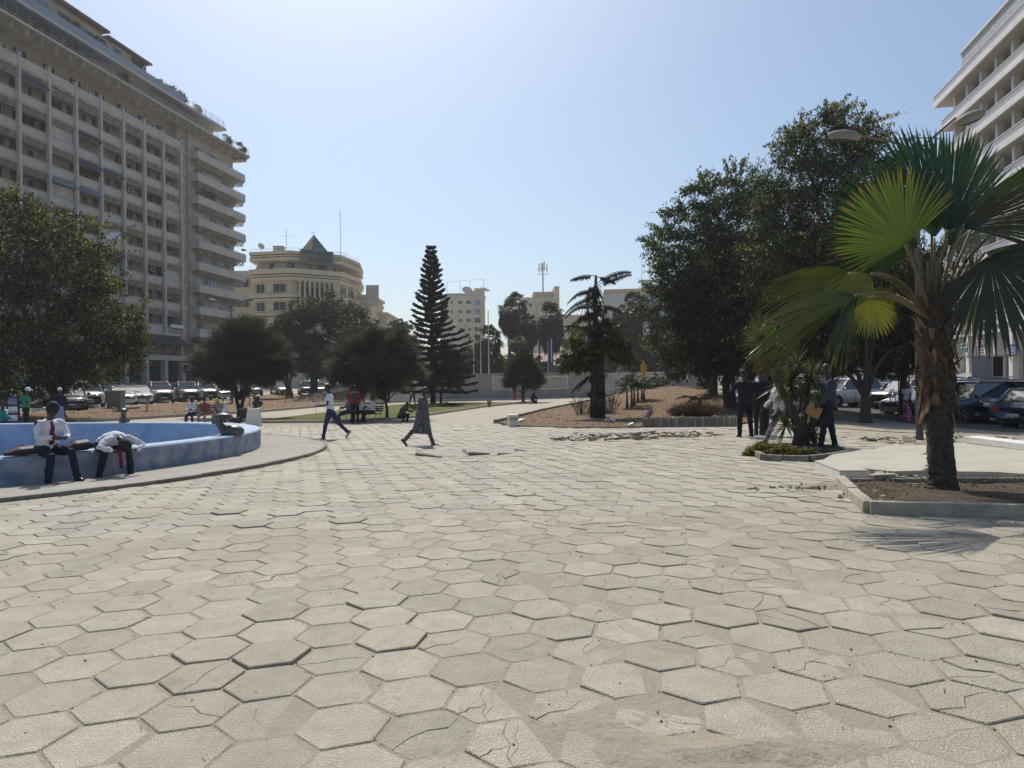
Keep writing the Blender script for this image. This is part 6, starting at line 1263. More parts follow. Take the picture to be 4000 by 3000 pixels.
# second yucca head just behind (left, pale)
y2 = atd(2975, 19); t = root('yucca_plant', 'spiky yucca head showing left above the uniformed men', 'plant', y2); out = ([], [], []); h2 = at(2960, 1300, 19) - y2; MB().tube([(0, 0, 0), h2 * .5 + V((.1, 0, 0)), h2], [.09, .08, .05], 8).build('stem', barkM, t); rosette(out, h2, 64, .72, .024, (.03, .045, .016), rng, (-.3, 1.5)); mkmesh('leaf_head', out[0], out[1], out[2], swordM, t)
isl = islp; r_ = root('island_kerb', 'low kerb round the shrub island under the yucca', 'kerb', (0, 0, 0)); curb('kerb_stone', [isl[0], isl[1], isl[2], isl[3]], .12, .14, dkerbM, r_, seg=.45); curb('kerb_stone', [isl[3], isl[4], isl[5], isl[0]], .1, .1, dkerbM, r_, seg=.5)
drape('island_soil', isl, .07, MATS['bed soil'], .25)
def cushion(label, px, py, R, n, col, seed, h=.3, name='low_shrub'):
    r2 = random.Random(seed); p = gp(px, py); t = root(name, label, 'shrub', p); out = ([], [], [])
    for i in range(n):
        a = r2.uniform(0, 2 * PI); q = math.sqrt(r2.random()); rosette(out, (math.cos(a) * R * q * 1.5, math.sin(a) * R * q * .7, h * (1 - q * q) * r2.uniform(.4, 1)), 7, .13, .011, col, r2, (-.2, 1.5), V((math.cos(a) * .5, math.sin(a) * .5, 1)), .3)
    mkmesh('foliage', out[0], out[1], out[2], swordM, t)
cushion('low bushy yellow green shrub at the left of the yucca island', 2990, 1782, .30, 230, (.10, .11, .025), 1, .26); cushion('low bushy olive shrub in the middle of the yucca island', 3060, 1792, .30, 220, (.075, .085, .02), 2, .24); cushion('low darker shrub right on the yucca island', 3140, 1795, .24, 130, (.06, .07, .02), 3, .2)
heap('dry_litter_mound', 'mound of dry leaf litter right of the yucca foot', gp(3220, 1780), .5, .3, .16, MATS['bed soil'], 3)
rubble_field('brick_scraps', 'red brick scraps and stones by the suited man feet', gp(3310, 1785).x, gp(3310, 1785).y, .45, .12, 16, .05, (.02, .07), 15, MATS['brick red debris'])

# raised edging bed at the rear right of plaza with vertical stones
e0, e1_ = gp(2516, 1669), gp(2890, 1665); r_ = root('raised_bed_wall', 'low wall of upright dark edging stones fronting the rust brown bush', 'wall', (0, 0, 0)); n = 58; dv = (e1_ - e0)
st = [MB().box((0, 0, .13), (dv.length / n * 1.02, rng.uniform(.12, .17), rng.uniform(.34, .42)), taper=rng.uniform(.85, .98)).mesh('edging_stone', dkerbM if i % 3 else kerbM) for i in range(9)]
for i in range(n): p = e0.lerp(e1_, (i + .5) / n); link('edging_stone', st[rng.randrange(9)], r_, (p.x, p.y + rng.uniform(-.02, .02), G(p.x, p.y) + rng.uniform(0, .03)), (rng.gauss(0, .04), 0, math.atan2(dv.y, dv.x)))
e2_ = gp(2545, 1610); dv2 = e2_ - e0; n2 = 14
for i in range(n2): p = e0.lerp(e2_, (i + .5) / n2); link('edging_stone', st[rng.randrange(9)], r_, (p.x, p.y, G(p.x, p.y) - .05), (0, 0, math.atan2(dv2.y, dv2.x)))

# fallen leaves and dry scraps on the soil round the palm and along the kerbs
def litter(name, label, poly, n, L_, col, z=.07, seed=1):
    r2 = random.Random(seed); xs_ = [q[0] for q in poly]; ys_ = [q[1] for q in poly]; P_ = []; A_ = []
    while len(P_) < n:
        x, y = r2.uniform(min(xs_), max(xs_)), r2.uniform(min(ys_), max(ys_))
        if inpoly(poly, x, y): P_.append((x, y, G(x, y) + z + r2.uniform(0, .02))); A_.append((r2.uniform(-1, 1), r2.uniform(-1, 1), r2.uniform(-.05, .35)))
    A_ = np.array(A_); A_ /= np.linalg.norm(A_, axis=1)[:, None]; v, f, c = diamonds(np.array(P_), A_, L_ * (.4 + NP.random(n)), L_ * .4, np.array([col]) * (.4 + 1.0 * NP.random((n, 1)))); o = link(name, npmesh(name, v, f, dryM, c)); o['kind'] = 'stuff'; o['label'] = label
litter('leaf_litter', 'dry leaf litter on the soil of the fan palm bed', bedp, 900, .05, (.17, .13, .08), .09, 1)
litter('leaf_litter', 'dead leaves and straw scattered over the brown bed', [tuple(p) for p in rb], 2600, .11, (.22, .155, .09), .05, 2)
litter('leaf_litter', 'dead leaves and straw scattered over the left bank', [tuple(p) for p in bank], 2200, .13, (.22, .155, .09), .05, 3)
rng = random.Random(31)
blueM = mat('blue pool paint', (0.24, 0.32, 0.47), 0.5, var=.0, scale=2.2, detail=10, col2=(0.34, 0.42, 0.55)); blueoM = mat('weathered blue paint', (0.15, 0.185, 0.29), 0.75, scale=3.2, detail=12, col2=(0.36, 0.38, 0.42), bump=.003)
bronzeM = mat('dull bronze', (0.10, 0.09, 0.075), 0.4, metal=.5, var=.2)
# fountain
fo = root('fountain_basin', 'big round blue painted fountain basin on the left of the plaza', 'fountain', (FC.x, FC.y, 0)); N = 96; H_ = .56
def ringwall(name, m, r0, r1, z0, z1, smooth=False):
    vs = []; fs = []
    for k in range(N):
        a = 2 * PI * k / N; g = G(FC.x + FR * math.cos(a), FC.y + FR * math.sin(a)); g = g * .5 - .06
        for (r, z) in ((r1, z0), (r1, z1 - .03), (r1 - .03, z1), (r0 + .03, z1), (r0, z1 - .03), (r0, z0 - .9)): vs.append((r * math.cos(a), r * math.sin(a), g + z))
    for k in range(N):
        j = (k + 1) % N
        for i in range(5): fs.append((k * 6 + i, j * 6 + i, j * 6 + i + 1, k * 6 + i + 1))
    me = bpy.data.meshes.new(name); me.from_pydata(vs, [], fs); me.materials.append(m); me.update(); return link(name, me, fo)
w_ = ringwall('rim_wall', blueM, FR - .52, FR, -.1, H_); w_.data.materials.append(blueoM); w_.data.polygons.foreach_set('material_index', [1 if i % 5 == 0 else 0 for i in range(N * 5)])
MB().lathe([(FR - .3, -.98), (FR - .3, -.9)], 64).build('basin_floor', blueM, fo)
def FZ(p):
    d = V((p.x - FC.x, p.y - FC.y)); k = d.normalized() * FR; g = G(FC.x + k.x, FC.y + k.y) * .5 - .06; return g
for (lab, px, py, D, sc, rz) in (('dull bronze double domed spout figure on the right end of the basin rim', 822, 1700, 16.6, .95, .3), ('small bronze spout figure on the far rim behind the seated man', 290, 1668, 21.5, .9, 2.0)):
    p = at(px, py, D); d = V((p.x - FC.x, p.y - FC.y)).normalized() * (FR - .26); q = V((FC.x + d.x, FC.y + d.y, 0)); t = root('spout_figure', lab, 'spout', V((q.x, q.y, FZ(q) + H_)), rz)
    mb = MB().tube([(0, 0, -.02), (0, 0, .12)], .15 * sc, 12); mb.ball((.15 * sc, 0, .08 * sc), (.28 * sc, .2 * sc, .17 * sc), 14, 10).tube([(-.05 * sc, 0, .1 * sc), (-.18 * sc, 0, .3 * sc), (-.16 * sc, 0, .42 * sc)], [.12 * sc, .09 * sc, .11 * sc], 10).ball((-.08 * sc, 0, .46 * sc), (.24 * sc, .16 * sc, .10 * sc), 12, 8).tube([(-.26 * sc, 0, .42 * sc), (-.33 * sc, 0, .28 * sc)], [.08 * sc, .03 * sc], 8)
    remesh(mb.build('figure', bronzeM, t), .018)

# terrace wall with plaque
wallpaleM = mat('pale wall facing', (0.50, 0.46, 0.42), .85, var=.1, scale=2); finM = mat('grey upright facing brick', (.52, .485, .465), .85, var=.15, scale=3); slotM = mat('dark slots', (.11, .10, .10), .9)
wl0, wl1 = EYE + ray(1690, 1480) * 68.6, EYE + ray(2330, 1480) * 68.6; W_ = wl1.x - wl0.x; tw = root('terrace_wall', 'long retaining wall of upright grey bricks carrying the inscribed pale plaque', 'wall', (wl0.x, wl0.y, 0)); zb = -.25; zt = 2.42
MB().bx(0, W_, .12, .6, zb - .3, zt).build('wall_core', slotM, tw)
def bricks(x0, x1, skip=None):
    mb = MB(); n = 15; ch = (zt - zb) / n
    for r in range(n):
        z = zb + (r + .5) * ch; x = x0 + (.04 if r % 2 else 0)
        mb.box(((x0 + x1) / 2, .1, zb + r * ch), (x1 - x0, .06, .035))
        while x < x1: mb.box((x, .1, z), (.085, .10, ch * .86)); x += .135
    return mb
o = bricks(0, W_).build('upright_bricks', finM, tw); o['kind'] = 'stuff'
for z in (zt - .55, zt - .95, zt - 1.3): MB().bx(0, W_, .02, .14, z - .035, z + .035).build('ledge', wallpaleM, tw)
MB().bx(-.1, W_ + .1, -.05, .75, zt, zt + .07).build('coping', wallpaleM, tw)
px0 = (at(1923, 1500, 68.6) - wl0).x; px1 = (at(2220, 1500, 68.6) - wl0).x; z0 = at(2070, 1522, 68.6).z; z1 = at(2070, 1469, 68.6).z
MB().bx(px0, px1, -.06, .12, z0, z0 + .14).bx(px0, px1, -.06, .12, z1 - .14, z1).bx(px0, px0 + .16, -.055, .12, z0 + .14, z1 - .14).bx(px1 - .16, px1, -.055, .12, z0 + .14, z1 - .14).build('plaque_frame', whiteM, tw)
MB().bx(px0 + .16, px1 - .16, .0, .1, z0 + .14, z1 - .14).build('plaque', mat('cream plaque', (.50, .46, .36), .7, var=.06), tw)
for (t_, fx, fz) in (('1914-1918', .16, .78), ('1939-1945', .85, .78), ('A NOS MORTS', .5, .5)):
    if t_[0] == 'A': continue
    text_obj('lettering', t_, .22, slotM, tw, Matrix.Translation((px0 + (px1 - px0) * fx, -.012, z0 + (z1 - z0) * fz)) @ Matrix.Rotation(PI / 2, 4, 'X'), .01)
MB().bx(-2, W_ + 1, -1.1, .0, -.35, .0).build('plinth_step', whiteM, tw, loc=(0, 0, .02)); MB().bx(-2, W_ + 1, -1.6, -1.1, -.4, -.10).build('lower_step', wallpaleM, tw, loc=(0, 0, .02))
s_ = root('garden_steps', 'flight of pale steps left of the terrace wall', 'steps', (wl0.x - 2.6, wl0.y - 1.0, -.2))
for i in range(9): MB().box((0, i * .33, .1 + i * .17), (3.8, .36, .17)).build('step', wallpaleM, s_)
# second, upper parapet to the right
q0, q1 = EYE + ray(2330, 1480) * 72, EYE + ray(2740, 1480) * 60; dv = (q1 - q0).xy; tw2 = root('terrace_parapet', 'upper parapet of upright bricks with flat coping right of the clump palm', 'wall', (q0.x, q0.y, 0), math.atan2(dv.y, dv.x)); zb, zt = .1, 2.32
MB().bx(0, dv.length, .12, .5, zb, zt).build('wall_core', slotM, tw2); o = bricks(0, dv.length).build('upright_bricks', finM, tw2); o['kind'] = 'stuff'; MB().bx(-.1, dv.length, -.05, .6, zt, zt + .09).build('coping', wallpaleM, tw2)
MB().bx(2.0, dv.length + 1, -1.6, .1, .2, 1.62).build('lower_ledge', wallpaleM, tw2)
# flagpoles
poleM = mat('off white pole', (.55, .53, .48), .5, var=.05)
for i, (px, yt) in enumerate(((1796, 1222), (1823, 1222), (1851, 1235), (1879, 1310), (1910, 1215), (2230, 1222), (2258, 1225), (2292, 1222))):
    b = atd(px, 76); h = (at(px, yt, 76) - b).z; t = root('flagpole', ('first bare flagpole from the left, half behind the pine', 'second bare flagpole from the left behind the wall', 'third bare flagpole from the left behind the wall', 'shortest bare flagpole behind the left end of the plaque', 'flagpole in front of the shaggy palm, fifth from the left', 'left one of three flagpoles by the clump palm', 'middle one of three flagpoles by the clump palm', 'right one of three flagpoles by the clump palm')[i], 'flagpole', b, group='bare flagpoles behind the terrace wall')
    MB().tube([(0, 0, 0), (0, 0, h * .5), (0, 0, h)], [.075, .06, .035], 8).build('pole', poleM, t); MB().ball((0, 0, h), .07, 8, 6).build('finial', poleM, t); MB().box((0, 0, .1), (.4, .4, .25)).build('base', wallpaleM, t)
b = atd(2142, 84); t = root('banner_post', 'narrow blue vertical banner on a dark post between the palms', 'banner', b); MB().tube([(0, 0, 0), (0, 0, 4.6)], .05, 6).build('post', metalM, t); MB().box((.25, 0, 3.4), (.5, .05, 3.2)).build('banner', signM, t); MB().box((.42, -.04, 3.4), (.08, .03, 2.8)).build('banner_stripe', signwM, t)
# twin arm street lamps
def lamp(label, base, h, arms, hr=.55, r=.09, sc=1.0):
    t = root('street_lamp', label, 'street lamp', base); MB().tube([(0, 0, 0), (0, 0, h * .5), (0, 0, h)], [r * 1.3, r, r * .6], 8).build('pole', mat('dull lamp pole', (.09, .075, .065), .7, var=.2), t)
    for (a, L_, up) in arms:
        d = V((math.cos(a), math.sin(a), 0)); e = V((0, 0, h)) + d * L_ + V((0, 0, up)); MB().tube([(0, 0, h - .2), V((0, 0, h)) + d * L_ * .4 + V((0, 0, up * .3)), e - d * .2], [r * .5, r * .45, r * .4], 6).build('arm', mat('rusty lamp arm', (.16, .09, .06), .7, var=.2), t)
        R = Matrix.Rotation(a, 3, 'Z'); hd = MB().ball((0, 0, .02), (hr, hr * .5, hr * .36), 14, 8).build('lamp_head', mat('dusty lamp hood', (.20, .18, .15), .7, var=.15), t, smooth=True, loc=e + d * hr * .5, rot=(0, -math.atan2(up, L_) * .8, a)); MB().ball((0, 0, -.05), (hr * .8, hr * .36, hr * .22), 12, 6).build('lamp_glass', glassM, hd, smooth=True)
b = atd(3590, 17.5); hz = (at(3580, 560, 17.5) - b).z
a0 = at(3590, 560, 17.5); eL = at(3345, 522, 17.5); eR = at(3775, 455, 17.5)
lamp('tall street lamp with two flat heads rising behind the fan palm', b, hz, ((PI - .15, (a0 - eL).length * .94, (eL - a0).z), (.1, (eR - a0).length * .92, (eR - a0).z)), .42, .07)
r_ = MB().tube([(-.9, 0, hz - .05), (-.4, 0, hz + .12), (0, 0, hz + .14), (.6, 0, hz + .1)], .018, 5)
t = [o for o in C.objects if o.name.startswith('street_lamp')][-1]; r_.build('stay_rod', metalM, t)
b = atd(906, 60); hz = (at(906, 1190, 60) - b).z
lamp('double armed street lamp in front of the left block wing end', b, hz, ((PI, 1.4, .35), (0, 1.4, .4)), .42, .07)
b = atd(1519, 66); hz = (at(1519, 1262, 66) - b).z; lamp('double armed street lamp between the street trees and the pine', b, hz, ((PI, .9, .25), (0, .95, .3)), .32, .06)
# benches
def bench(label, p, rz):
    t = root('park_bench', label, 'bench', p, rz); m = mat('dark bench timber', (.07, .05, .035), .8, var=.2)
    for i in range(4): MB().box((0, -.18 + .12 * i, .43), (1.8, .09, .03)).build('seat_slat', m, t)
    for i in range(4): MB().box((0, .30 + .035 * i, .55 + .11 * i), (1.8, .03, .08)).build('back_slat', m, t)
    for s in (-1, 1): MB().tube([(s * .8, -.22, 0), (s * .8, -.2, .42), (s * .8, .2, .42), (s * .8, .44, .95)], .02, 5).tube([(s * .8, .32, 0), (s * .8, .2, .42)], .02, 5).tube([(s * .8, -.2, .42), (s * .8, -.2, .62), (s * .8, .26, .64)], .016, 5).build('iron_leg', railM, t)
B1p = gp(800, 1655); B2p = gp(1415, 1652)
bench('wooden slatted bench with three people left of the scooter', B1p + V((0, .1, 0)), .0); bench('dark bench seen from its end under the leaning tree', B2p + V((0, .2, 0)), -.35)
# stone stump, light box, kiosk, cabinet
b = gp(992, 1668); MBs = root('stone_pillar', 'pale tapering stone pillar standing beside the scooter', 'pillar', b); MB().box((0, 0, .40), (.66, .4, .86), taper=.74).build('block', whiteM, MBs, bevel=.02)
b = gp(2003, 1668); t = root('stone_light_block', 'small white stone block with recessed face at the tip of the brown bed', 'block', b, .1); D = (b - EYE).dot(fwd)
MB().box((0, 0, .24), (.32, .4, .5), taper=1.25).build('block', whiteM, t, bevel=.02); MB().box((0, -.235, .33), (.28, .04, .15)).build('recess_panel', kerbM, t)
b = atd(452, 46); t = root('utility_cabinet', 'grey brown utility cabinet standing before the parked cars', 'cabinet', b + V((0, 0, .1))); MB().box((0, 0, .5), (.95, .6, 1.15)).build('cabinet_body', mat('cabinet grey', (.27, .24, .20), .8, var=.1), t, bevel=.02); MB().box((0, 0, 1.1), (1.0, .66, .06)).build('cabinet_top', kerbM, t); MB().bx(-1.2, 1.4, -.6, .3, -.12, .02).build('plinth', dkerbM, t)
b = atd(50, 26.0); t = root('postcard_rack', 'blue display rack of postcards beside the man in green', 'display rack', b); zt_ = (at(50, 1550, 26.0) - b).z
MB().bx(-.19, .19, 0, .08, .15, zt_).build('rack_frame', signM, t)
for i in range(4):
    z = zt_ - .17 - .31 * i; m_ = (awn2M, signwM, signwM, shutM)[i]; MB().box((0, -.02, z), (.33, .03, .22)).build('postcard_row', m_, t); MB().box((0, -.045, z - .07), (.30, .02, .03)).build('price_strip', railM, t)
# litter
wM = mat('white litter', (.7, .7, .68), .6)
for i, (px, py, lab) in enumerate(((2312, 1656, 'crumpled white paper scrap near the clump palm foot'), (2370, 1654, 'upright white paper scrap on the bed edge'), (2392, 1653, 'small white scrap beside the upright one'), (2440, 1670, 'white plastic bag flat by the raised bed corner'), (2465, 1668, 'clear plastic bag lying next to the white one'), (2490, 1660, 'greenish plastic wrapper by the raised bed corner'), (2105, 1620, 'lone white scrap on the bed behind the stone block'), (2253, 1707, 'tiny white scrap on the open paving'), (2042, 1655, 'white scrap right of the stone block'), (3995, 1712, 'white paper on the far right rubble'))):
    b = gp(px, py); s = .07 + .05 * (i % 3); t = root('paper_litter', lab, 'litter', b + V((0, 0, .05))); mb = MB(); 
    vs = [(rng.uniform(-1, 1) * s * 1.3, rng.uniform(-.8, .8) * s, rng.uniform(0, 1.1) * s) for _ in range(7)]; bm = bmesh.new(); [bm.verts.new(v) for v in vs]; bmesh.ops.convex_hull(bm, input=bm.verts); me = bpy.data.meshes.new('scrap'); bm.to_mesh(me); bm.free(); me.materials.append(wM if i != 5 else tealM); link('scrap', me, t)
# easel like frame by the pink skirted woman
b = gp(3480, 1625); t = root('wooden_tripod', 'reddish tripod stand of thin poles beside the woman in pink', 'stand', b); zz = 1.35
for (x, y) in ((-.62, -.1), (-.15, .1), (.35, -.1)): MB().tube([(x, y, 0), (.1 + x * .12, 0, zz)], .02, 5).build('pole', mat('reddish wood', (.16, .05, .035), .8, var=.2), t)
for (px, lab) in ((3512, 'thin rusty post left behind the palm trunk'), (3553, 'thin rusty post right behind the palm leaf stalks')):
    b = gp(px, 1640); t = root('rusty_post', lab, 'post', b); MB().tube([(0, 0, 0), (0, 0, 3.2)], .03, 6).build('post', MATS['reddish wood'], t)
# market frame box behind the right hand cars
b = atd(3905, 40); t = root('vendor_cage', 'grey sided empty vendor cage with open dark front on the right', 'kiosk', b, -.0); zt_ = (at(3900, 1392, 40) - b).z; zb_ = .3
w0 = (at(3797, 1400, 40) - b).x; w1 = (at(3872, 1400, 40) - b).x; w2 = (at(3985, 1400, 40) - b).x
MB().bx(w0, w1, 0, .06, zb_, zt_).build('side_panel', mat('galvanised sheet', (.25, .25, .26), .5, metal=.3, var=.12), t); mb = MB()
for x in (w1 + .05, (w1 + w2) / 2, w2): mb.tube([(x, 0, zb_), (x, 0, zt_ + .1)], .04, 5)
for z in (zt_ + .1, (zb_ + zt_) / 2 + .2, zb_ + .2): mb.tube([(w1, 0, z), (w2, 0, z)], .03, 5)
mb.build('frame', poleM, t); MB().bx(w1, w2, 1.4, 1.45, zb_, zt_).build('back_sheet', darkM, t); MB().bx(w0, w2, 0, 1.4, zt_, zt_ + .04).build('roof_sheet', metalM, t); MB().bx(w1, w2, .02, 1.4, zb_, zb_ + .05).build('floor', darkM, t)
# thin warm air over the whole square
hz_ = MB().bx(-420, 420, -60, 420, -4.0, 62); ho = hz_.build('haze', [], None); ho['kind'] = 'stuff'
hm = bpy.data.materials.new('haze air'); hm.use_nodes = True; n_ = hm.node_tree.nodes; n_.remove(n_['Principled BSDF']); pv = n_.new('ShaderNodeVolumePrincipled'); pv.inputs['Density'].default_value = 0.00045; pv.inputs['Color'].default_value = (.93, .95, 1, 1); pv.inputs['Anisotropy'].default_value = .35
hm.node_tree.links.new(pv.outputs[0], n_['Material Output'].inputs['Volume']); ho.data.materials.append(hm)
rng = random.Random(41)
def paint(name, col, metal=.5, rough=.28): return mat('paint ' + name, col, rough, metal=metal, var=.05, scale=3, coat=1.0, spec=.5)
tyreM = mat('tyre rubber', (.018, .018, .018), .9, var=.2, scale=8); rimM = mat('alloy rim', (.45, .46, .48), .3, metal=.8, var=.05); carglM = mat('car glass', (.02, .025, .028), .04, var=.05, spec=.9, coat=1.0); lampM = mat('headlight glass', (.6, .62, .65), .1, metal=.4, var=.05, coat=1.0); redlM = mat('tail light red', (.35, .01, .015), .2, var=.05, coat=1.0); plateM = mat('number plate', (.5, .5, .45), .5, var=.05); trimM = mat('black plastic trim', (.025, .025, .027), .55, var=.1); chromeM = mat('chrome', (.6, .6, .6), .12, metal=1, var=.02)
tyre_me = MB().lathe([(.20, -.11), (.31, -.115), (.335, -.09), (.34, 0), (.335, .09), (.31, .115), (.20, .11)], 22).mesh('tyre', tyreM, True)
mb = MB().lathe([(.215, .02), (.215, .10), (.19, .112), (.185, .08)], 20)
for k in range(5): a = 2 * PI * k / 5; mb.box((math.cos(a) * .11, math.sin(a) * .11, .1), (.2, .045, .03), a)
mb.lathe([(.04, .08), (.04, .12)], 10); rim_me = mb.mesh('rim', rimM)
KIND = {
 'sedan': dict(b=[(2.25, .40, .58, .60), (2.19, .26, .68, .74), (1.95, .19, .76, .83), (1.4, .17, .85, .87), (.85, .17, .93, .885), (0, .17, .95, .89), (-.9, .17, .97, .89), (-1.5, .17, 1.0, .87), (-2.0, .21, .99, .83), (-2.2, .28, .9, .76), (-2.26, .40, .7, .66)], g=(1.0, .15, -.95, -1.72, .94, 1.43), wx=(1.38, -1.35), wr=.33, hl=.66),
 'suv': dict(b=[(2.36, .48, .80, .66), (2.30, .32, .95, .80), (2.05, .26, 1.03, .89), (1.4, .25, 1.08, .92), (.9, .25, 1.11, .93), (0, .25, 1.12, .93), (-1.2, .25, 1.13, .93), (-2.0, .27, 1.12, .91), (-2.28, .35, 1.05, .86), (-2.34, .5, .85, .78)], g=(1.05, .35, -1.95, -2.25, 1.10, 1.76), wx=(1.45, -1.4), wr=.38, hl=.88),
 'hatch': dict(b=[(1.95, .40, .62, .60), (1.90, .26, .74, .74), (1.7, .19, .82, .81), (1.2, .17, .90, .84), (.8, .17, .97, .85), (-.8, .17, 1.0, .85), (-1.5, .19, 1.02, .83), (-1.9, .27, .98, .78), (-1.97, .42, .8, .70)], g=(1.05, .35, -1.35, -1.88, .98, 1.50), wx=(1.22, -1.2), wr=.31, hl=.70),
 'pickup': dict(b=[(2.6, .5, .82, .68), (2.54, .35, .98, .82), (2.25, .28, 1.05, .90), (1.5, .27, 1.10, .92), (.9, .27, 1.13, .92), (-.9, .27, 1.13, .92), (-2.4, .29, 1.13, .91), (-2.55, .42, 1.08, .88)], g=(1.1, .45, -.75, -.98, 1.12, 1.78), wx=(1.6, -1.55), wr=.38, hl=.88)}
def car_parts(kind, pm):
    K = KIND[kind]; rings = []
    for (x, zb, zt, w) in K['b']:
        zm = zb + (zt - zb) * .55
        h = [(0, zb), (w * .8, zb), (w * .97, zb + .09), (w, zm), (w * .985, zt - .09), (w * .93, zt - .02), (w * .55, zt + .02), (0, zt + .03)]; ring = [(x, a, b) for a, b in h] + [(x, -a, b) for a, b in h[-2:0:-1]]; rings.append(ring)
    n = len(rings[0]); vs = [q for r in rings for q in r]; fs = [(i * n + k, i * n + (k + 1) % n, (i + 1) * n + (k + 1) % n, (i + 1) * n + k) for i in range(len(rings) - 1) for k in range(n)] + [tuple(range(n)), tuple((len(rings) - 1) * n + k for k in reversed(range(n)))]
    body = MB().add(vs, [tuple(reversed(f)) for f in fs]); W = max(q[3] for q in K['b']); xf, xrf, xrr, xr, zb, zr = K['g']
    def fr(a, wb, wt, z0, z1, xs): return [(xs[0], -wb, z0), (xs[0], wb, z0), (xs[3], wb, z0), (xs[3], -wb, z0), (xs[1], -wt, z1), (xs[1], wt, z1), (xs[2], wt, z1), (xs[2], -wt, z1)]
    fq = [(0, 3, 2, 1), (4, 5, 6, 7), (0, 1, 5, 4), (1, 2, 6, 5), (2, 3, 7, 6), (3, 0, 4, 7)]
    glass = MB().add(fr(0, W * .90, W * .70, zb - .03, zr - .03, (xf, xrf, xrr, xr)), [tuple(reversed(f)) for f in fq])
    roof = MB(); wt = W * .71; rv = []
    for x, dz in ((xrf + .06, -.035), (xrf - .12, 0.005), ((xrf + xrr) / 2, .03), (xrr + .15, .005), (xrr - .04, -.035)): rv += [(x, -wt, zr + dz - .025), (x, -wt * .8, zr + dz + .012), (x, 0, zr + dz + .028), (x, wt * .8, zr + dz + .012), (x, wt, zr + dz - .025)]
    roof.add(rv, [(i * 5 + k, i * 5 + k + 1, (i + 1) * 5 + k + 1, (i + 1) * 5 + k) for i in range(4) for k in range(4)])
    for s in (-1, 1):
        for (a, b, r) in (((xf, W * .895, zb - .03), (xrf, W * .705, zr - .03), .035), ((xr, W * .895, zb - .03), (xrr, W * .705, zr - .03), .06), (((xf + xr) / 2 - .05, W * .9, zb - .03), ((xrf + xrr) / 2 - .1, W * .71, zr - .03), .032)): roof.tube([(a[0], s * a[1], a[2]), (b[0], s * b[1], b[2])], r, 5)
        roof.tube([(xrf, s * W * .705, zr - .03), (xrr, s * W * .705, zr - .03)], .035, 5)
        if kind == 'suv': roof.tube([(xrf - .1, s * W * .66, zr + .05), (xrr + .1, s * W * .66, zr + .05)], .018, 5)
    P = {}; P['body'] = (body.mesh('body', pm, True),); P['windows'] = (glass.mesh('windows', carglM),); P['roof'] = (roof.mesh('roof', pm, True),)
    X0 = K['b'][0][0]; XR = K['b'][-1][0]; zb0 = K['b'][0][1]; wf = K['b'][1][3]; hl = K['hl']
    P['front_bumper'] = (MB().box((X0 - .03, 0, zb0 - .06), (.16, wf * 1.72, .2)).box((X0 - .02, 0, zb0 - .2), (.1, wf * 1.5, .1)).mesh('front_bumper', trimM if kind != 'sedan' else pm),)
    g = MB().box((X0 + .015, 0, hl - .06), (.08, wf * .95, .17)); P['grille'] = (g.mesh('grille', trimM),); P['grille_bar'] = (MB().box((X0 + .06, 0, hl - .02), (.02, wf * .95, .025)).box((X0 + .06, 0, hl - .09), (.02, wf * .95, .02)).mesh('grille_bar', chromeM),)
    P['headlight'] = (MB().box((X0 - .07, wf * .74, hl - .03), (.16, .30, .15), .5).mesh('headlight', lampM), MB().box((X0 - .07, -wf * .74, hl - .03), (.16, .30, .15), -.5).mesh('headlight', lampM))
    P['tail_light'] = (MB().box((XR + .05, W * .78, hl + .05), (.16, .22, .26)).mesh('tail_light', redlM), MB().box((XR + .05, -W * .78, hl + .05), (.16, .22, .26)).mesh('tail_light', redlM))
    P['number_plate'] = (MB().box((X0 + .065, 0, zb0 - .05), (.02, .5, .11)).mesh('number_plate', plateM), MB().box((XR - .02, 0, zb0 + .15), (.02, .5, .11)).mesh('number_plate', plateM))
    P['mirror'] = tuple(MB().ball((xf - .12, s * (W + .1), zb + .06), (.07, .11, .08), 8, 6).mesh('mirror', pm, True) for s in (-1, 1))
    P['wheel_arch'] = tuple(MB().tube([(x, s * (W - .2), K['wr']), (x, s * (W + .006), K['wr'])], K['wr'] * 1.17, 22).mesh('wheel_arch', trimM) for x in K['wx'] for s in (-1, 1))
    P['door_line'] = (MB().box((.05, W + .001, .62), (.012, .02, .62)).box((-.95, W - .001, .62), (.012, .02, .62)).box((.05, -W - .001, .62), (.012, .02, .62)).box((-.95, -W + .001, .62), (.012, .02, .62)).mesh('door_line', trimM),)
    return P, K, W
CACHE = {}
def car(label, p, rz, kind, pname, pcol, group, metal=.5):
    key = (kind, pname)
    if key not in CACHE: CACHE[key] = car_parts(kind, paint(pname, pcol, metal))
    P, K, W = CACHE[key]; t = root('parked_car', label, 'car' if kind != 'pickup' else 'pickup truck', p, rz, group=group)
    for nm, ms in P.items():
        for m_ in ms: link(nm, m_, t)
    for x in K['wx']:
        for s in (-1, 1):
            w = bpy.data.objects.new('wheel', None); C.objects.link(w); w.parent = t; w.location = (x, s * (W - .10), K['wr']); w.rotation_euler = (PI / 2 * (-s), 0, 0); w.scale = (K['wr'] / .34,) * 3
            link('tyre', tyre_me, w); link('rim', rim_me, w)
    return t
def parkp(px, py): return gp(px, py)
GL = 'cars parked along the left street'; GR = 'cars parked on the right of the square'
silver = (.50, .51, .53); white = (.72, .73, .74); gold = (.42, .37, .26); grey = (.13, .135, .14); black = (.02, .022, .026); blue = (.045, .085, .16); dblue = (.02, .03, .055); champ = (.34, .32, .27)
FACE = -0.95   # noses pointing to the square and the camera
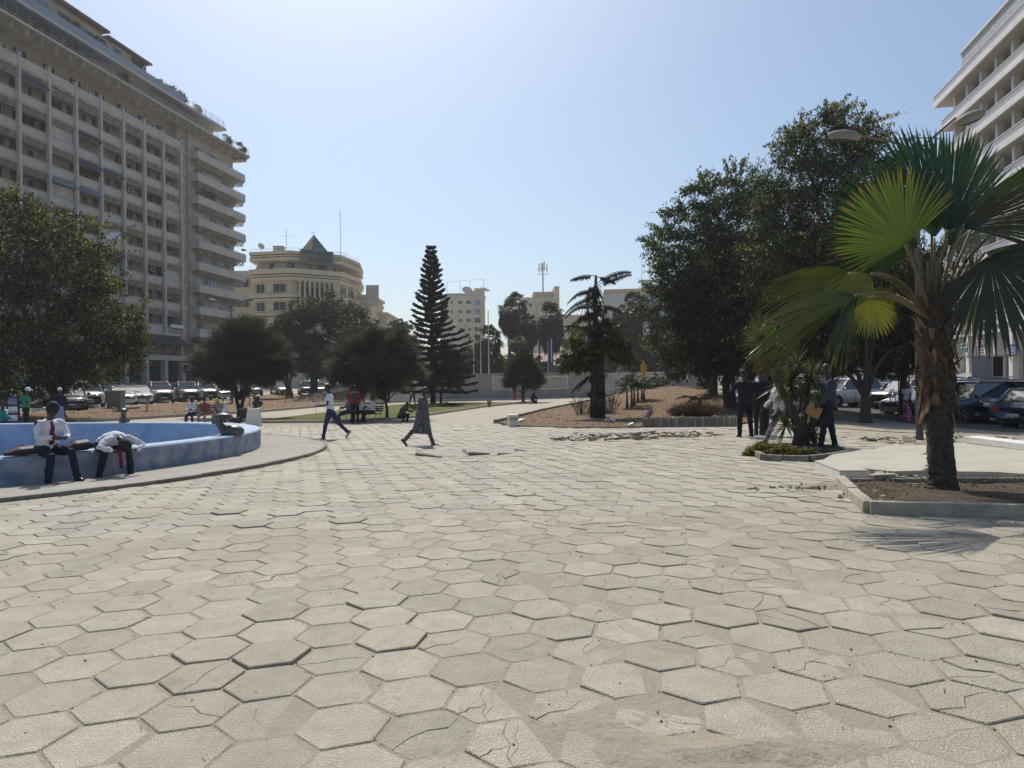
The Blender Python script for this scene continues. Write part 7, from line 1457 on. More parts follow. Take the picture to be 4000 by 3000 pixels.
def leftcar(label, px, y, kind, pn, pc, off=0.0, rz=FACE, m=.5):
    """front row: the car's nose meets the white kerb; place by column and distance"""
    d = ray(px, 1500); x = d.x / d.y * y; return car(label, V((x, y, G(x, y) + .02)), rz, kind, pn, pc, GL, m)
leftcar('cream white estate car with glaring hood behind the young palm', 340, 48.5, 'suv', 'cream', (.60, .58, .50), m=.2)
leftcar('black saloon with its tailgate open beside the man in green', 195, 47, 'hatch', 'black', black)
leftcar('silver car with blinding sun glint right of the grey cabinet', 478, 55, 'sedan', 'silver', silver)
leftcar('white saloon nose on between the silver glinting car and the gold jeep', 540, 57, 'sedan', 'white', white, m=.1)
leftcar('beige gold off roader with a bull bar', 622, 60, 'suv', 'gold', gold)
leftcar('grey off roader with roof rails beside the beige gold one', 725, 64, 'suv', 'champagne', champ)
leftcar('light grey off roader with glaring hood, third from the white saloon', 800, 69, 'suv', 'silver', silver)
leftcar('silver saloon left of the forked tree stem', 860, 74, 'sedan', 'silver', silver)
leftcar('pale saloon seen through the forked tree stem', 925, 79, 'sedan', 'white', white, m=.1)
leftcar('pale hatchback just right of the forked tree stem', 985, 84, 'hatch', 'champagne', champ)
leftcar('silver hatchback half hidden under the dark feathery crown', 1095, 88, 'hatch', 'silver', silver)
leftcar('dark blue van like car in the second row behind the silver glinting one', 500, 66, 'suv', 'deep blue', dblue)
leftcar('dark car roof in the second row behind the gold jeep', 570, 72, 'suv', 'deep blue', dblue)
leftcar('dark red brown car in the second row behind the grey off roader', 650, 74, 'suv', 'black', black)
leftcar('teal car top in the second row behind the grey cabinet', 440, 62, 'suv', 'teal', (.03, .08, .09))
leftcar('white topped van in the second row near the dark feathery tree', 770, 82, 'suv', 'white', white, m=.1)
leftcar('dark pickup truck seen between street tree trunks', 1195, 92, 'pickup', 'deep blue', dblue, rz=-1.2)
leftcar('silver off roader close behind the walker with the white book', 1250, 96, 'suv', 'silver', silver, rz=-1.2)
leftcar('silver pickup truck right of the last street tree trunk', 1298, 99, 'pickup', 'silver', silver, rz=-1.2)
leftcar('pale green van far back between the tree trunks', 1222, 108, 'suv', 'pale green', (.25, .36, .32))
leftcar('black car by the man in the dark blue robe', 270, 44, 'sedan', 'black', black)
leftcar('black saloon under the huge tree at the left frame edge', 95, 43, 'sedan', 'black', black)
def rc(label, px, py, rz, kind, pn, pc, m=.5, dz=0): p = gp(px, py); return car(label, p + V((0, 0, dz)), rz, kind, pn, pc, GR, m)
def rcy(label, px, y, rz, kind, pn, pc, m=.5): d = ray(px, 1500); x = d.x / d.y * y; return car(label, V((x, y, G(x, y) + .02)), rz, kind, pn, pc, GR, m)
rcy('dark steel blue off roader, big nose with headlight, at the right frame edge', 4010, 29.0, PI + .12, 'suv', 'steel blue', (.09, .13, .20))
rcy('nearest blue hatchback showing its red tail light at the right frame edge', 4120, 25.5, .25, 'hatch', 'steel blue', (.06, .09, .15))
rcy('dark navy people carrier behind the palm trunk', 3790, 29.8, PI + .3, 'suv', 'deep blue', dblue)
rcy('blue saloon top showing above the navy people carrier', 3800, 34, PI + .1, 'suv', 'steel blue', (.06, .10, .17))
rcy('dark blue car roof farthest behind the palm trunk', 3790, 38.5, PI, 'suv', 'deep blue', dblue)
rcy('silver saloon with alloy wheels beside the woman in pink', 3600, 36.5, PI + .35, 'sedan', 'silver', silver)
rcy('older silver car behind the silver saloon by the tripod', 3545, 41.5, PI + .35, 'suv', 'champagne', champ)
rcy('white off roader behind the suited man', 3300, 44, PI + .3, 'suv', 'white', white, m=.1)
rcy('black car behind the shady tree trunk', 3440, 47, PI + .3, 'sedan', 'black', black)
rcy('dark jeep glimpsed left of the suited man', 3130, 50, PI + .3, 'suv', 'black', black)
rcy('dark car with glinting windscreen over the yucca', 3050, 56, PI + .3, 'sedan', 'black', black)
rcy('grey car between the avenue trunks', 2975, 60, PI + .3, 'hatch', 'champagne', champ)
rcy('white van like car near the vendor cage', 3770, 52, PI + .1, 'suv', 'white', white, m=.1)
rcy('silver car seen over the checked shirt man', 2925, 66, PI + .2, 'sedan', 'silver', silver)
rcy('far dark car right of the shady trunk', 3480, 54, PI + .2, 'sedan', 'black', black)
def tc(label, px, y, rz, kind, pn, pc, z=2.32, m=.4): d = ray(px, 1500); x = d.x / d.y * y; return car(label, V((x, y, G(x, y) + (z - 2.0))), rz, kind, pn, pc, 'cars passing behind the terrace', m)
tc('pale blue saloon on the road behind the terrace, left of the yellow robe', 2472, 112, PI, 'sedan', 'pale blue', (.22, .32, .42), 2.3)
tc('white estate car on the road behind the terrace parapet', 2640, 104, PI, 'suv', 'white', white, 2.0)
tc('white car roof peeping over the plaque wall', 1925, 104, PI, 'sedan', 'white', white, 1.7)
tc('second white car nose at the right end of the parapet', 2712, 100, PI, 'hatch', 'white', white, 2.0)
# scooter
def scooter():
    b = gp(930, 1662); D = (b - EYE).dot(fwd); t = root('motor_scooter', 'white and black motor scooter with rear box parked under the dark feathery tree', 'scooter', b + V((.15, -.1, 0)), PI - .1)
    wp = paint('white', white, .1); me = MB().lathe([(.14, -.05), (.24, -.055), (.26, 0), (.24, .055), (.14, .05)], 20).mesh('tyre', tyreM, True); r2 = MB().lathe([(.03, -.05), (.15, -.03), (.15, .03), (.03, .05)], 14).mesh('rim', rimM)
    for x in (.95, -.62): w = bpy.data.objects.new('wheel', None); C.objects.link(w); w.parent = t; w.location = (x, 0, .26); w.rotation_euler = (PI / 2, 0, 0); link('tyre', me, w); link('rim', r2, w)
    MB().tube([(.95, 0, .26), (.78, 0, .62), (.68, 0, .98)], [.05, .13, .06], 10, flat=(0, 1, 0)).ball((.93, 0, .45), (.22, .08, .1), 10, 6).build('front_shield', wp, t, smooth=True)
    MB().tube([(.62, 0, .62), (.5, 0, .3), (.05, 0, .24), (-.2, 0, .45)], [.12, .14, .15, .16], 10).ball((-.4, 0, .52), (.42, .17, .2), 12, 8).build('body', trimM, t, smooth=True)
    MB().tube([(.05, 0, .74), (-.3, 0, .78), (-.8, 0, .84)], [(.05, .12), (.07, .15), (.04, .1)], 10, flat=(0, 0, 1)).build('seat', trimM, t, smooth=True)
    MB().tube([(.62, -.34, 1.05), (.68, 0, 1.02), (.62, .34, 1.05)], .018, 6).build('handlebar', trimM, t); MB().ball((.74, 0, 1.02), (.1, .12, .1), 10, 7).build('headlight', lampM, t, smooth=True)
    for s in (-1, 1): MB().tube([(.64, s * .28, 1.05), (.66, s * .33, 1.2)], .01, 5).ball((.66, s * .33, 1.22), (.03, .07, .05), 8, 5).build('mirror', trimM, t)
    MB().ball((-.85, 0, 1.03), (.24, .24, .19), 12, 8).build('top_box', trimM, t, smooth=True); MB().ball((-.8, 0, 1.28), (.15, .14, .13), 12, 8).build('helmet', trimM, t, smooth=True); MB().tube([(-.2, .12, .3), (-.75, .14, .34)], .05, 8).build('exhaust', metalM, t); MB().tube([(.2, -.1, .2), (.1, -.3, .0)], .015, 5).build('side_stand', metalM, t)
scooter()
rng = random.Random(51)
skinM = mat('dark brown skin', (.055, .030, .020), .45, var=.1, scale=8, spec=.4); hairM = mat('black hair', (.012, .010, .010), .8, var=.2, scale=30, bump=.003); shoeM = mat('black shoe leather', (.015, .014, .014), .3, var=.1); eyeM = mat('eye white', (.5, .48, .44), .3)
def cloth(name, col, rough=.85, var=.1, scale=6, bump=.004, **k): return mat('cloth ' + name, col, rough, var=var, scale=scale, bump=bump, spec=.2, **k)
def stripes(name, c1, c2, freq, axis='X', w=.5):
    m = bpy.data.materials.new(name); m.use_nodes = True; n = m.node_tree.nodes; l = m.node_tree.links; p = n['Principled BSDF']; p.inputs['Roughness'].default_value = .85
    tc = n.new('ShaderNodeTexCoord'); wv = n.new('ShaderNodeTexWave'); wv.wave_type = 'BANDS'; wv.bands_direction = axis; wv.inputs['Scale'].default_value = freq; wv.inputs['Distortion'].default_value = .3; l.new(tc.outputs['Object'], wv.inputs[0])
    mr = n.new('ShaderNodeMapRange'); mr.inputs[1].default_value = w; mr.inputs[2].default_value = w + .12; l.new(wv.outputs[0], mr.inputs[0]); l.new(mixc(n, l, mr.outputs[0], c1, c2), p.inputs['Base Color']); return m
def dirv(a, sp=0.0): return V((math.sin(sp), math.sin(a) * math.cos(sp), -math.cos(a) * math.cos(sp)))
def person(label, loc, rz, H=1.75, hip=None, lean=0.0, head=0.0, headyaw=0.0, legs=((0, 0, .04), (0, 0, .04)), arms=((0, .2, .08), (0, .2, .08)), top=None, bot=None, sleeve='long', shoes=None, robe=None, skirt=None, hair='short', cap=None, capcol=None, tie=None, vox=.02, group=None, jacket=0.0, bare_calf=False, footp=(0, 0), foot_flat=True, girth=1.0, curl=0.0, dz=0.0, sole=None, skin=None, cat='person'):
    k = H / 1.75; t = root('person', label, cat, V(loc) + V((0, 0, dz)), rz, group=group); sm = skin or skinM
    th, sh, ft = .44 * k, .44 * k, .075 * k
    def leg_end(l): a, b, sp = l; return dirv(a, 0).z * th + dirv(a - b, 0).z * sh
    hz = hip if hip is not None else ft - min(leg_end(l) for l in legs)
    P0 = V((0, 0, hz)); J = {}
    up = V((0, math.sin(lean), math.cos(lean))); l2 = lean + curl; up2 = V((0, math.sin(l2), math.cos(l2))); waist = P0 + up * .2 * k; chest = waist + up2 * .2 * k; neck = chest + up2 * .115 * k; fw = V((0, math.cos(l2), -math.sin(l2)))
    hl = l2 + head; hu = V((0, math.sin(hl), math.cos(hl))); hf0 = V((0, math.cos(hl), -math.sin(hl))); hs = V((1, 0, 0)); cy, sy = math.cos(headyaw), math.sin(headyaw); hf = hf0 * cy + hs * sy; hs2 = hs * cy - hf0 * sy; hb = neck + hu * .06 * k; hc = hb + hu * .13 * k + hf * .015
    R = Matrix((hs2, hf, hu)).transposed(); body = MB()
    body.tube([neck - up2 * .04, hb + hu * .03], [.056 * k, .052 * k], 10); body.ball(hc, (.076 * k, .094 * k, .115 * k), 16, 12, R); body.ball(hc + hf * .03 * k - hu * .055 * k, (.055 * k, .06 * k, .06 * k), 12, 8, R); body.ball(hc + hf * .098 * k - hu * .02 * k, (.016 * k, .022 * k, .026 * k), 8, 6, R)
    for s in (-1, 1): body.ball(hc + hs2 * (s * .08 * k) - hu * .012 * k, (.012 * k, .022 * k, .034 * k), 8, 6, R)
    body.ball(hc + hf * .088 * k - hu * .062 * k, (.026 * k, .014 * k, .010 * k), 8, 5, R); body.ball(hc + hf * .07 * k + hu * .025 * k, (.055 * k, .025 * k, .012 * k), 8, 5, R)
    topm = MB(); g = girth; TT = [P0 - up * .02 * k, P0 + up * .08 * k, waist, waist.lerp(chest, .6), chest, neck - up2 * .045 * k, neck - up2 * .005]; RR = [(.162 * g, .118 * g), (.158 * g, .115 * g), (.142 * g, .105 * g), (.160 * g, .118 * g), (.172 * g, .115 * g), (.125 * g, .085 * g), (.062, .062)]; RR = [(a * k, b * k) for a, b in RR]
    body.tube([P0 - up * .02, waist, chest, neck - up2 * .03], [(.14 * k, .10 * k), (.12 * k, .085 * k), (.145 * k, .09 * k), (.07 * k, .06 * k)], 12, flat=(1, 0, 0))
    o = .012 + jacket
    topm.tube(TT, [(a + o, b + o) for a, b in RR], 16, flat=(1, 0, 0))
    wrists = []
    for i, s in enumerate((-1, 1)):
        ar = arms[i]; a, e, ab = ar[:3]; inn = ar[3] if len(ar) > 3 else 0.0
        S_ = chest + up2 * .075 * k + V((s * .178 * k * g, 0, 0)); d1 = V((s * math.sin(ab), math.sin(a) * math.cos(ab), -math.cos(a) * math.cos(ab))); E_ = S_ + d1 * .29 * k; d2 = V((-s * math.sin(inn), math.sin(a + e) * math.cos(inn), -math.cos(a + e) * math.cos(inn))); Wr = E_ + d2 * .25 * k; wrists.append((Wr, d2))
        body.tube([S_ - V((s * .03, 0, 0)), S_, S_.lerp(E_, .5), E_, E_.lerp(Wr, .35), Wr], [.045 * k, .05 * k, .044 * k, .036 * k, .036 * k, .025 * k], 9)
        side = d2.cross(V((1, 0, 0))); side = side.normalized() if side.length > .1 else V((0, 0, 1)); pr = V((1, 0, 0)) - d2 * d2.x; pr = pr.normalized()
        pc = Wr + d2 * .05 * k; body.tube([Wr - d2 * .01, Wr + d2 * .03 * k, Wr + d2 * .09 * k], [(.016 * k, .024 * k), (.016 * k, .038 * k), (.013 * k, .036 * k)], 8, flat=tuple(pr))
        for f, (w, L_) in enumerate(((-.028, .062), (-.009, .074), (.010, .070), (.028, .054))): q = Wr + d2 * .088 * k + side * w * k; m = q + d2 * L_ * .5 * k - pr * s * .006; body.tube([q, m, m + (d2 * .6 - pr * s * .7).normalized() * L_ * .5 * k], [.0095 * k, .0085 * k, .006 * k], 6)
        q = Wr + d2 * .03 * k - side * .034 * k; body.tube([q, q + (d2 * .6 - side * .8) * .035 * k, q + (d2 * 1.0 - side * .7) * .065 * k], [.011 * k, .010 * k, .007 * k], 6)
        ro = .014 + jacket
        if sleeve == 'long': topm.tube([S_ - V((s * .07, 0, .015)), S_ + d1 * .015 - V((s * .02, 0, 0)), S_.lerp(E_, .5), E_, E_.lerp(Wr, .5), Wr - d2 * .01], [(.045 + ro) * k, (.048 + ro) * k, (.044 + ro) * k, (.038 + ro) * k, (.037 + ro) * k, (.028 + ro) * k], 10)
        elif sleeve == 'short': topm.tube([S_ - V((s * .05, 0, 0)), S_ + d1 * .01, S_.lerp(E_, .62)], [(.055 + ro) * k, (.058 + ro) * k, (.056 + ro) * k], 10)
        elif sleeve == 'wide': topm.tube([S_ - V((s * .05, 0, 0)), S_, E_, Wr + d2 * .02], [(.07 + ro) * k, (.075 + ro) * k, (.085) * k, (.085) * k], 10)
    botm = MB(); shoe = MB(); solem = MB(); feet = []
    for i, s in enumerate((-1, 1)):
        a, b, sp = legs[i]; hj = P0 + V((s * .088 * k, 0, -.01)); d1 = dirv(a, s * sp); K_ = hj + d1 * th; d2 = dirv(a - b, s * sp * .5); A_ = K_ + d2 * sh; feet.append(A_)
        body.tube([hj, hj.lerp(K_, .5), K_, K_.lerp(A_, .35), A_, A_ + d2 * .01], [.078 * k, .066 * k, .05 * k, .05 * k, .032 * k, .03 * k], 10)
        botm.tube([hj - d1 * .05, hj + d1 * .04, hj.lerp(K_, .5), K_, K_.lerp(A_, .4), A_ + d2 * .01] if not bare_calf else [hj - d1 * .05, hj + d1 * .04, hj.lerp(K_, .5), K_ + d2 * .04], ([.10 * k, .104 * k, .086 * k, .068 * k, .062 * k, .056 * k] if not bare_calf else [.10 * k, .104 * k, .092 * k, .085 * k]), 12)
        fp = footp[i]; fd = V((0, math.cos(fp), -math.sin(fp))); fu = V((0, math.sin(fp), math.cos(fp))); heel = A_ - fu * .035 * k - fd * .05 * k; R3 = Matrix((V((1, 0, 0)), fd, fu)).transposed()
        shoe.tube([A_ + fu * .02, A_ - fu * .03 * k], [.042 * k, .045 * k], 8); shoe.ball(A_ - fu * .035 * k + fd * .045 * k, (.045 * k, .135 * k, .038 * k), 12, 8, R3); shoe.ball(A_ - fu * .045 * k + fd * .12 * k, (.048 * k, .07 * k, .028 * k), 10, 6, R3); shoe.ball(heel, (.036 * k, .045 * k, .04 * k), 8, 6, R3)
        body.ball(A_ - fu * .035 * k + fd * .05 * k, (.035 * k, .12 * k, .028 * k), 10, 6, R3)
        if sole: solem.ball(A_ - fu * .068 * k + fd * .045 * k, (.05 * k, .155 * k, .016 * k), 12, 6, R3)
    botm.tube([P0 + up * .10 * k, P0, P0 - up * .07 * k], [(.158 * k * g, .118 * k * g), (.172 * k * g, .126 * k * g), (.15 * k, .115 * k)], 14, flat=(1, 0, 0))
    b = body.build('body', sm, t); remesh(b, max(.011, vox * .6), 1)
    if shoes is not False: remesh(shoe.build('shoes', shoes or shoeM, t), .013, 1)
    if sole: solem.build('sole', sole, t)
    if top: remesh(topm.build('shirt' if not jacket else 'jacket', top, t), vox, 1, .034)
    if bot: remesh(botm.build('trousers', bot, t), vox, 1, .034)
    if robe:
        z1, col, fl = robe; yw = fl ** 2.2; mb = MB(); bottom = P0 + V((0, 0, -(hz - z1))); mid = (feet[0] + feet[1]) / 2; cy_ = mid.y * .25; mb.tube([chest + up2 * .06, chest, waist, P0, P0.lerp(bottom, .5) + V((0, cy_ * .5, 0)), bottom + V((0, cy_, 0))], [(.19 * k, .13 * k), (.20 * k, .15 * k), (.19 * k, .165 * k), (.20 * k, .19 * k), (.21 * k * fl, .20 * k * yw), (.23 * k * fl, .25 * k * yw)], 16, flat=(1, 0, 0)); remesh(mb.build('robe', col, t), vox, 1, .034)
    if skirt:
        z1, col = skirt; mb = MB(); mb.tube([P0 + V((0, 0, .1)), P0, V((0, 0, z1 + (hz - z1) * .5)), V((0, 0, z1))], [(.15 * k, .115 * k), (.185 * k, .14 * k), (.17 * k, .15 * k), (.19 * k, .17 * k)], 16, flat=(1, 0, 0)); remesh(mb.build('skirt', col, t), vox, 1, .034)
    if hair:
        hm = MB(); hm.ball(hc + hu * .012 * k - hf * .012 * k, (.083 * k, .098 * k, .118 * k), 14, 10, R) if hair != 'bald' else None
        if hair in ('short', 'afro'):
            sc = 1.0 if hair == 'short' else 1.25; hm = MB(); vs = []; hm.ball(hc + hu * .022 * k * sc - hf * .014 * k, (.079 * k * sc, .093 * k * sc, .108 * k * sc), 14, 10, R); hm.build('hair', hairM, t, smooth=True)
        elif hair == 'wrap': MB().ball(hc + hu * .02 * k - hf * .01, (.098 * k, .118 * k, .13 * k), 12, 9, R).ball(hc - hu * .1 * k - hf * .03, (.12 * k, .1 * k, .12 * k), 12, 8, R).build('head_wrap', capcol, t, smooth=True)
    if cap:
        mb = MB().ball(hc + hu * .04 * k, (.088 * k, .102 * k, .095 * k), 14, 9, R); mb.ball(hc + hu * .045 * k + hf * .11 * k, (.07 * k, .07 * k, .012), 12, 5, R); mb.build('cap', cap, t, smooth=True)
    if vox < .018:
        for s in (-1, 1): MB().ball(hc + hf * .083 * k + hs2 * s * .032 * k + hu * .008 * k, .011 * k, 8, 6).build('eye', eyeM, t, smooth=True)
    if tie:
        f0 = neck + fw * .075 * k - up2 * .02; hang = V(tie[1]) if isinstance(tie, tuple) else None; tm = tie[0] if isinstance(tie, tuple) else tie
        pts = [f0, chest + fw * .135 * k, waist + fw * .135 * k, P0 + up * .1 * k + fw * .14 * k] if hang is None else [f0, f0 + hang * .4, f0 + hang]
        MB().tube(pts, [(.022, .012), (.035, .01)] + [(.042, .01)] * (len(pts) - 2), 8, flat=(1, 0, 0)).build('tie', tm, t, smooth=True)
    t['_w'] = [0.0]; del t['_w']
    return t, wrists, feet, dict(neck=neck, hc=hc, P0=P0, chest=chest, waist=waist)
W2 = lambda t, p: t.matrix_basis @ V(p) if False else Matrix.Translation(t.location) @ Matrix.Rotation(t.rotation_euler.z, 4, 'Z') @ V(p)
whiteS = cloth('white shirt', (.66, .66, .70), bump=.006, scale=9); navyT = cloth('navy trousers', (.018, .022, .038)); blackT = cloth('black trousers', (.014, .014, .016)); maroon = cloth('maroon tie', (.14, .012, .04), .5); greenS = cloth('green shirt', (.02, .22, .13)); redS = cloth('red shirt', (.38, .015, .03)); jeans = cloth('blue jeans', (.03, .045, .09)); greyT = cloth('grey trousers', (.16, .16, .17)); suitM = cloth('blue grey suit', (.035, .045, .065), .7); uniM = cloth('dark navy uniform', (.010, .013, .022)); beigeS = cloth('beige shirt', (.25, .22, .19)); pinkS = cloth('dusty red shirt', (.26, .08, .08)); khakiT = cloth('light khaki trousers', (.30, .27, .22)); yellowR = cloth('bright yellow robe', (.62, .36, .02)); whiteT = mat('white plastic sole', (.6, .58, .55), .5); blueD = cloth('light blue dress', (.22, .32, .45)); dkblue = cloth('dark blue top', (.015, .02, .06))
RIMZ = lambda p: FZ(p) + H_
# seated man in tie
def onrim(px, depth):
    d0 = at(px, 1800, depth); q = V((d0.x - FC.x, d0.y - FC.y)).normalized() * (FR - .12); p = V((FC.x + q.x, FC.y + q.y, 0)); return p, math.atan2(q.y, q.x) - PI / 2
H_RIM = H_
p, a = onrim(225, 12.0); gz = G(p.x, p.y) + .085; rimz = FZ(p) + H_
t, w, f, J = person('young man in white shirt and maroon tie sitting upright on the fountain rim', (p.x, p.y, gz), a + .12, 1.80, hip=rimz - gz + .10, lean=.12, head=.32, legs=((1.45, 1.25, .22), (1.32, 1.45, .12)), arms=((.45, 1.05, .16, .55), (.40, 1.15, .16, .6)), top=whiteS, bot=navyT, tie=maroon, hair='afro', vox=.016, curl=.1, girth=1.06)
ph = W2(t, (0, w[0][0].y + .06, w[0][0].z + .01)); r_ = root('mobile_phone', 'small phone in the joined hands of the upright seated man', 'phone', ph, a); MB().box((0, 0, 0), (.075, .13, .012)).build('case', trimM, r_); MB().box((0, 0, .008), (.065, .11, .004)).build('screen', carglM, r_)
# doubled over man
p, a = onrim(455, 12.9); gz = G(p.x, p.y) + .085; rimz = FZ(p) + H_
t, w, f, J = person('man in white shirt bent double over his knees on the fountain rim', (p.x, p.y, gz), a + .02, 1.76, hip=rimz - gz + .10, lean=1.05, head=.75, legs=((1.3, 1.42, .30), (1.25, 1.38, .34)), arms=((.55, .35, .85, 1.0), (.55, .25, .95, 1.1)), top=whiteS, bot=navyT, hair='afro', vox=.016, curl=.40, tie=(maroon, (0, .06, -.50)), girth=1.05)
def bag(label, loc, rz, dims, name='backpack', lean=0.0):
    t = root(name, label, 'bag', loc, rz); mb = MB().tube([(-dims[0] / 2, 0, dims[2] * .45), (-dims[0] * .3, 0, dims[2] * .55), (dims[0] * .15, 0, dims[2] * .5), (dims[0] / 2, 0, dims[2] * .3)], [(dims[2] * .25, dims[1] * .35), (dims[2] * .5, dims[1] * .5), (dims[2] * .46, dims[1] * .5), (dims[2] * .2, dims[1] * .3)], 12, flat=(0, 0, 1)); mb.ball((.0, -dims[1] * .35, dims[2] * .45), (dims[0] * .25, dims[1] * .25, dims[2] * .3), 10, 7)
    remesh(mb.build('bag_body', mat('black nylon bag', (.022, .022, .026), .6, var=.2, scale=9, bump=.006), t), .018); MB().tube([(-dims[0] * .35, -dims[1] * .4, dims[2] * .8), (0, -dims[1] * .6, dims[2] * 1.0), (dims[0] * .35, -dims[1] * .4, dims[2] * .6)], .012, 5).build('strap', trimM, t)
for (px, D, lab, dm) in ((120, 11.8, 'long black backpack lying on the rim left of the upright seated man', (.62, .3, .17)), (325, 12.6, 'black backpack lying between the two seated men', (.46, .3, .21))):
    p, a = onrim(px, D); bag(lab, V((p.x, p.y, FZ(p) + H_)) , a, dm)
t = MB().tube([(0, 0, 0), (.1, -.1, -.12), (.22, -.16, -.3)], .008, 5); p, a = onrim(150, 11.9)
# man in green with cap
p = atd(100, 26.2)
person('man in green polo shirt and white cap standing behind the fountain', p, -PI / 2 + .5, 1.74, arms=((.35, 1.3, .1, .2), (.3, 1.25, .1, .2)), top=greenS, bot=blackT, sleeve='short', cap=whiteS, hair=None, head=.25)
p = atd(232, 28.5); person('person in dark top and pale blue skirt standing beyond the seated man', p, .4, 1.72, top=dkblue, skirt=(.12, blueD), bot=blackT, cap=whiteS, hair=None, arms=((.5, 1.2, .2), (.2, .3, .2)), head=.1)
p = atd(8, 26.0); person('turquoise clad person seated low at the left frame edge', p, -1, 1.7, hip=.42, top=cloth('turquoise', (.03, .22, .25)), bot=blackT, legs=((1.45, 1.4, .1), (1.4, 1.3, .1)), arms=((.4, .8, .1), (.4, .8, .1)))
# left bench trio
bz = B1p + V((0, .02, 0))
for (x, lab, tp, bt, kw) in ((-.62, 'man in white top at the left end of the slatted bench', whiteS, jeans, dict(arms=((.5, 1.0, .15, .3), (.4, 1.0, .15, .2)))), (.0, 'man in dusty red shirt in the middle of the slatted bench', pinkS, khakiT, {}), (.70, 'man in beige with a lime cap at the right end of the slatted bench', beigeS, khakiT, dict(cap=cloth('lime cap', (.35, .55, .03)), hair=None, head=.5, lean=.25))):
    k_ = dict(hip=.52, lean=.08, legs=((1.35, 1.35, .14), (1.3, 1.25, .12)), arms=((.4, .9, .1, .2), (.4, .9, .1, .2)), top=tp, bot=bt, head=.15); k_.update(kw); person(lab, bz + V((x - .05, .15, 0)), PI, 1.74, **k_)
# walker with book
p = gp(1292, 1718); t, w, f, J = person('walker in white polo shirt and dark jeans carrying white papers', p, PI / 2 + .12, 1.78, legs=((.30, .10, .02), (-.50, .30, .02)), arms=((.12, 1.35, .1), (.25, 1.15, .15)), top=whiteS, bot=jeans, sleeve='short', shoes=cloth('beige canvas shoe', (.28, .25, .22)), sole=whiteT, lean=.06, head=.12, footp=(-.1, .9), vox=.018)
q = W2(t, w[0][0] + V((.0, .12, .04))); r_ = root('papers', 'open white papers in the hand of the walker', 'papers', q, .3); MB().box((-.05, 0, 0), (.30, .20, .012), R=Matrix.Rotation(.45, 3, 'Y')).box((-.02, .04, .02), (.28, .2, .012), R=Matrix.Rotation(.35, 3, 'Y') @ Matrix.Rotation(.2, 3, 'Z')).build('sheets', whiteS, r_); MB().tube([(0, 0, -.04), (.03, 0, -.2), (.01, 0, -.32)], .006, 4).build('cord', trimM, r_)
# robed man
robeM = stripes('striped grey robe', (.05, .052, .065), (.12, .12, .135), 9.0, 'X', .45)
p = gp(1652, 1745); t, w, f, J = person('man in long striped grey robe striding to the right across the plaza', p, -PI / 2 - .05, 1.66, legs=((.34, .02, .02), (-.52, .22, .02)), arms=((.0, .25, .1), (-.12, .25, .1)), top=robeM, bot=robeM, sleeve='wide', robe=(.36, robeM, 1.08), hair='bald', head=.22, lean=.04, footp=(-.05, .85), vox=.018, shoes=cloth('brown sandal', (.05, .03, .02)), girth=1.1)
# red man with backpack, bench sitters
p = gp(1388, 1656); t, w, f, J = person('man in red top with black backpack standing before the dark bench', p, .15, 1.75, top=redS, bot=blackT, sleeve='long', arms=((.15, .3, .12), (.15, .3, .12)), head=.25); q = W2(t, J['chest'] + V((0, -.24, -.12))); r_ = root('backpack', 'black backpack worn by the man in red', 'backpack', q, .15)
remesh(MB().ball((0, 0, 0), (.16, .10, .25), 12, 9).build('bag_body', MATS['black nylon bag'], r_), .02); MB().tube([(-.1, 0, .22), (-.1, .2, .26), (-.11, .26, .0)], .015, 5).tube([(.1, 0, .22), (.1, .2, .26), (.11, .26, .0)], .015, 5).build('strap', trimM, r_)
bb = B2p + V((0, .2, 0))
for (x, lab, tp, hd, kw) in ((.48, 'man in white leaning back at the right end of the dark bench', whiteS, 1.1, {}), (-.05, 'man in white and blue in the middle of the dark bench', whiteS, 1.0, {}), (-.75, 'bench sitter in jeans with crossed leg hidden behind the man in red', greyT, .9, dict(bot=jeans, legs=((1.5, .9, .1), (1.2, 1.2, .1))))):
    k_ = dict(hip=.52, lean=-.08, legs=((1.45, 1.35, .12), (1.35, 1.2, .12)), arms=((.5, 1.1, .1, .2), (.4, .9, .1, .2)), top=tp, bot=blackT, head=.2); k_.update(kw); person(lab, bb + V((x, -x * .35 + .02, 0)), hd + .35 if False else PI / 2 + .55, 1.74, **k_)
p = gp(1562, 1650); person('dark figure squatting by the leaning tree with hand at its face', p, -.9, 1.7, hip=.26, lean=.5, legs=((1.9, 2.3, .14), (1.85, 2.3, .14)), arms=((.9, 2.0, .1, .2), (.9, .9, .1, .1)), top=cloth('dark patterned shirt', (.06, .06, .065), var=.6, scale=40), bot=blackT, head=.35)
p = gp(1612, 1582); person('gardener with pale cap stooping over the lawn bed', p, PI, 1.7, lean=1.25, head=.2, legs=((.25, .3, .2), (.25, .3, .2)), arms=((1.5, .0, .2), (1.5, .0, .2)), top=greyT, bot=blackT, cap=whiteS, hair=None, curl=.2)
p = gp(2080, 1577); person('black robed person sitting on the ground by the small casuarina', p, -.4, 1.7, hip=.14, lean=.35, head=.3, legs=((1.9, 2.3, .3), (1.8, 2.2, .3)), arms=((.8, .8, .1, .2), (.8, .8, .1, .2)), top=blackT, bot=blackT, robe=(.02, blackT, 1.3), hair='wrap', capcol=blackT, sleeve='wide')
r_ = root('carrier_bag', 'small pale bag on the ground in front of the black robed sitter', 'bag', gp(2070, 1578)); MB().ball((0, 0, .14), (.2, .12, .17), 10, 7).build('bag_body', shutM, r_, smooth=True)
p = atd(2009, 66.5); person('person in red trousers behind the small casuarina by the wall', p, -.6, 1.72, top=blackT, bot=cloth('red trousers', (.35, .02, .05)), legs=((.1, .1, .1), (-.1, .2, .1)))
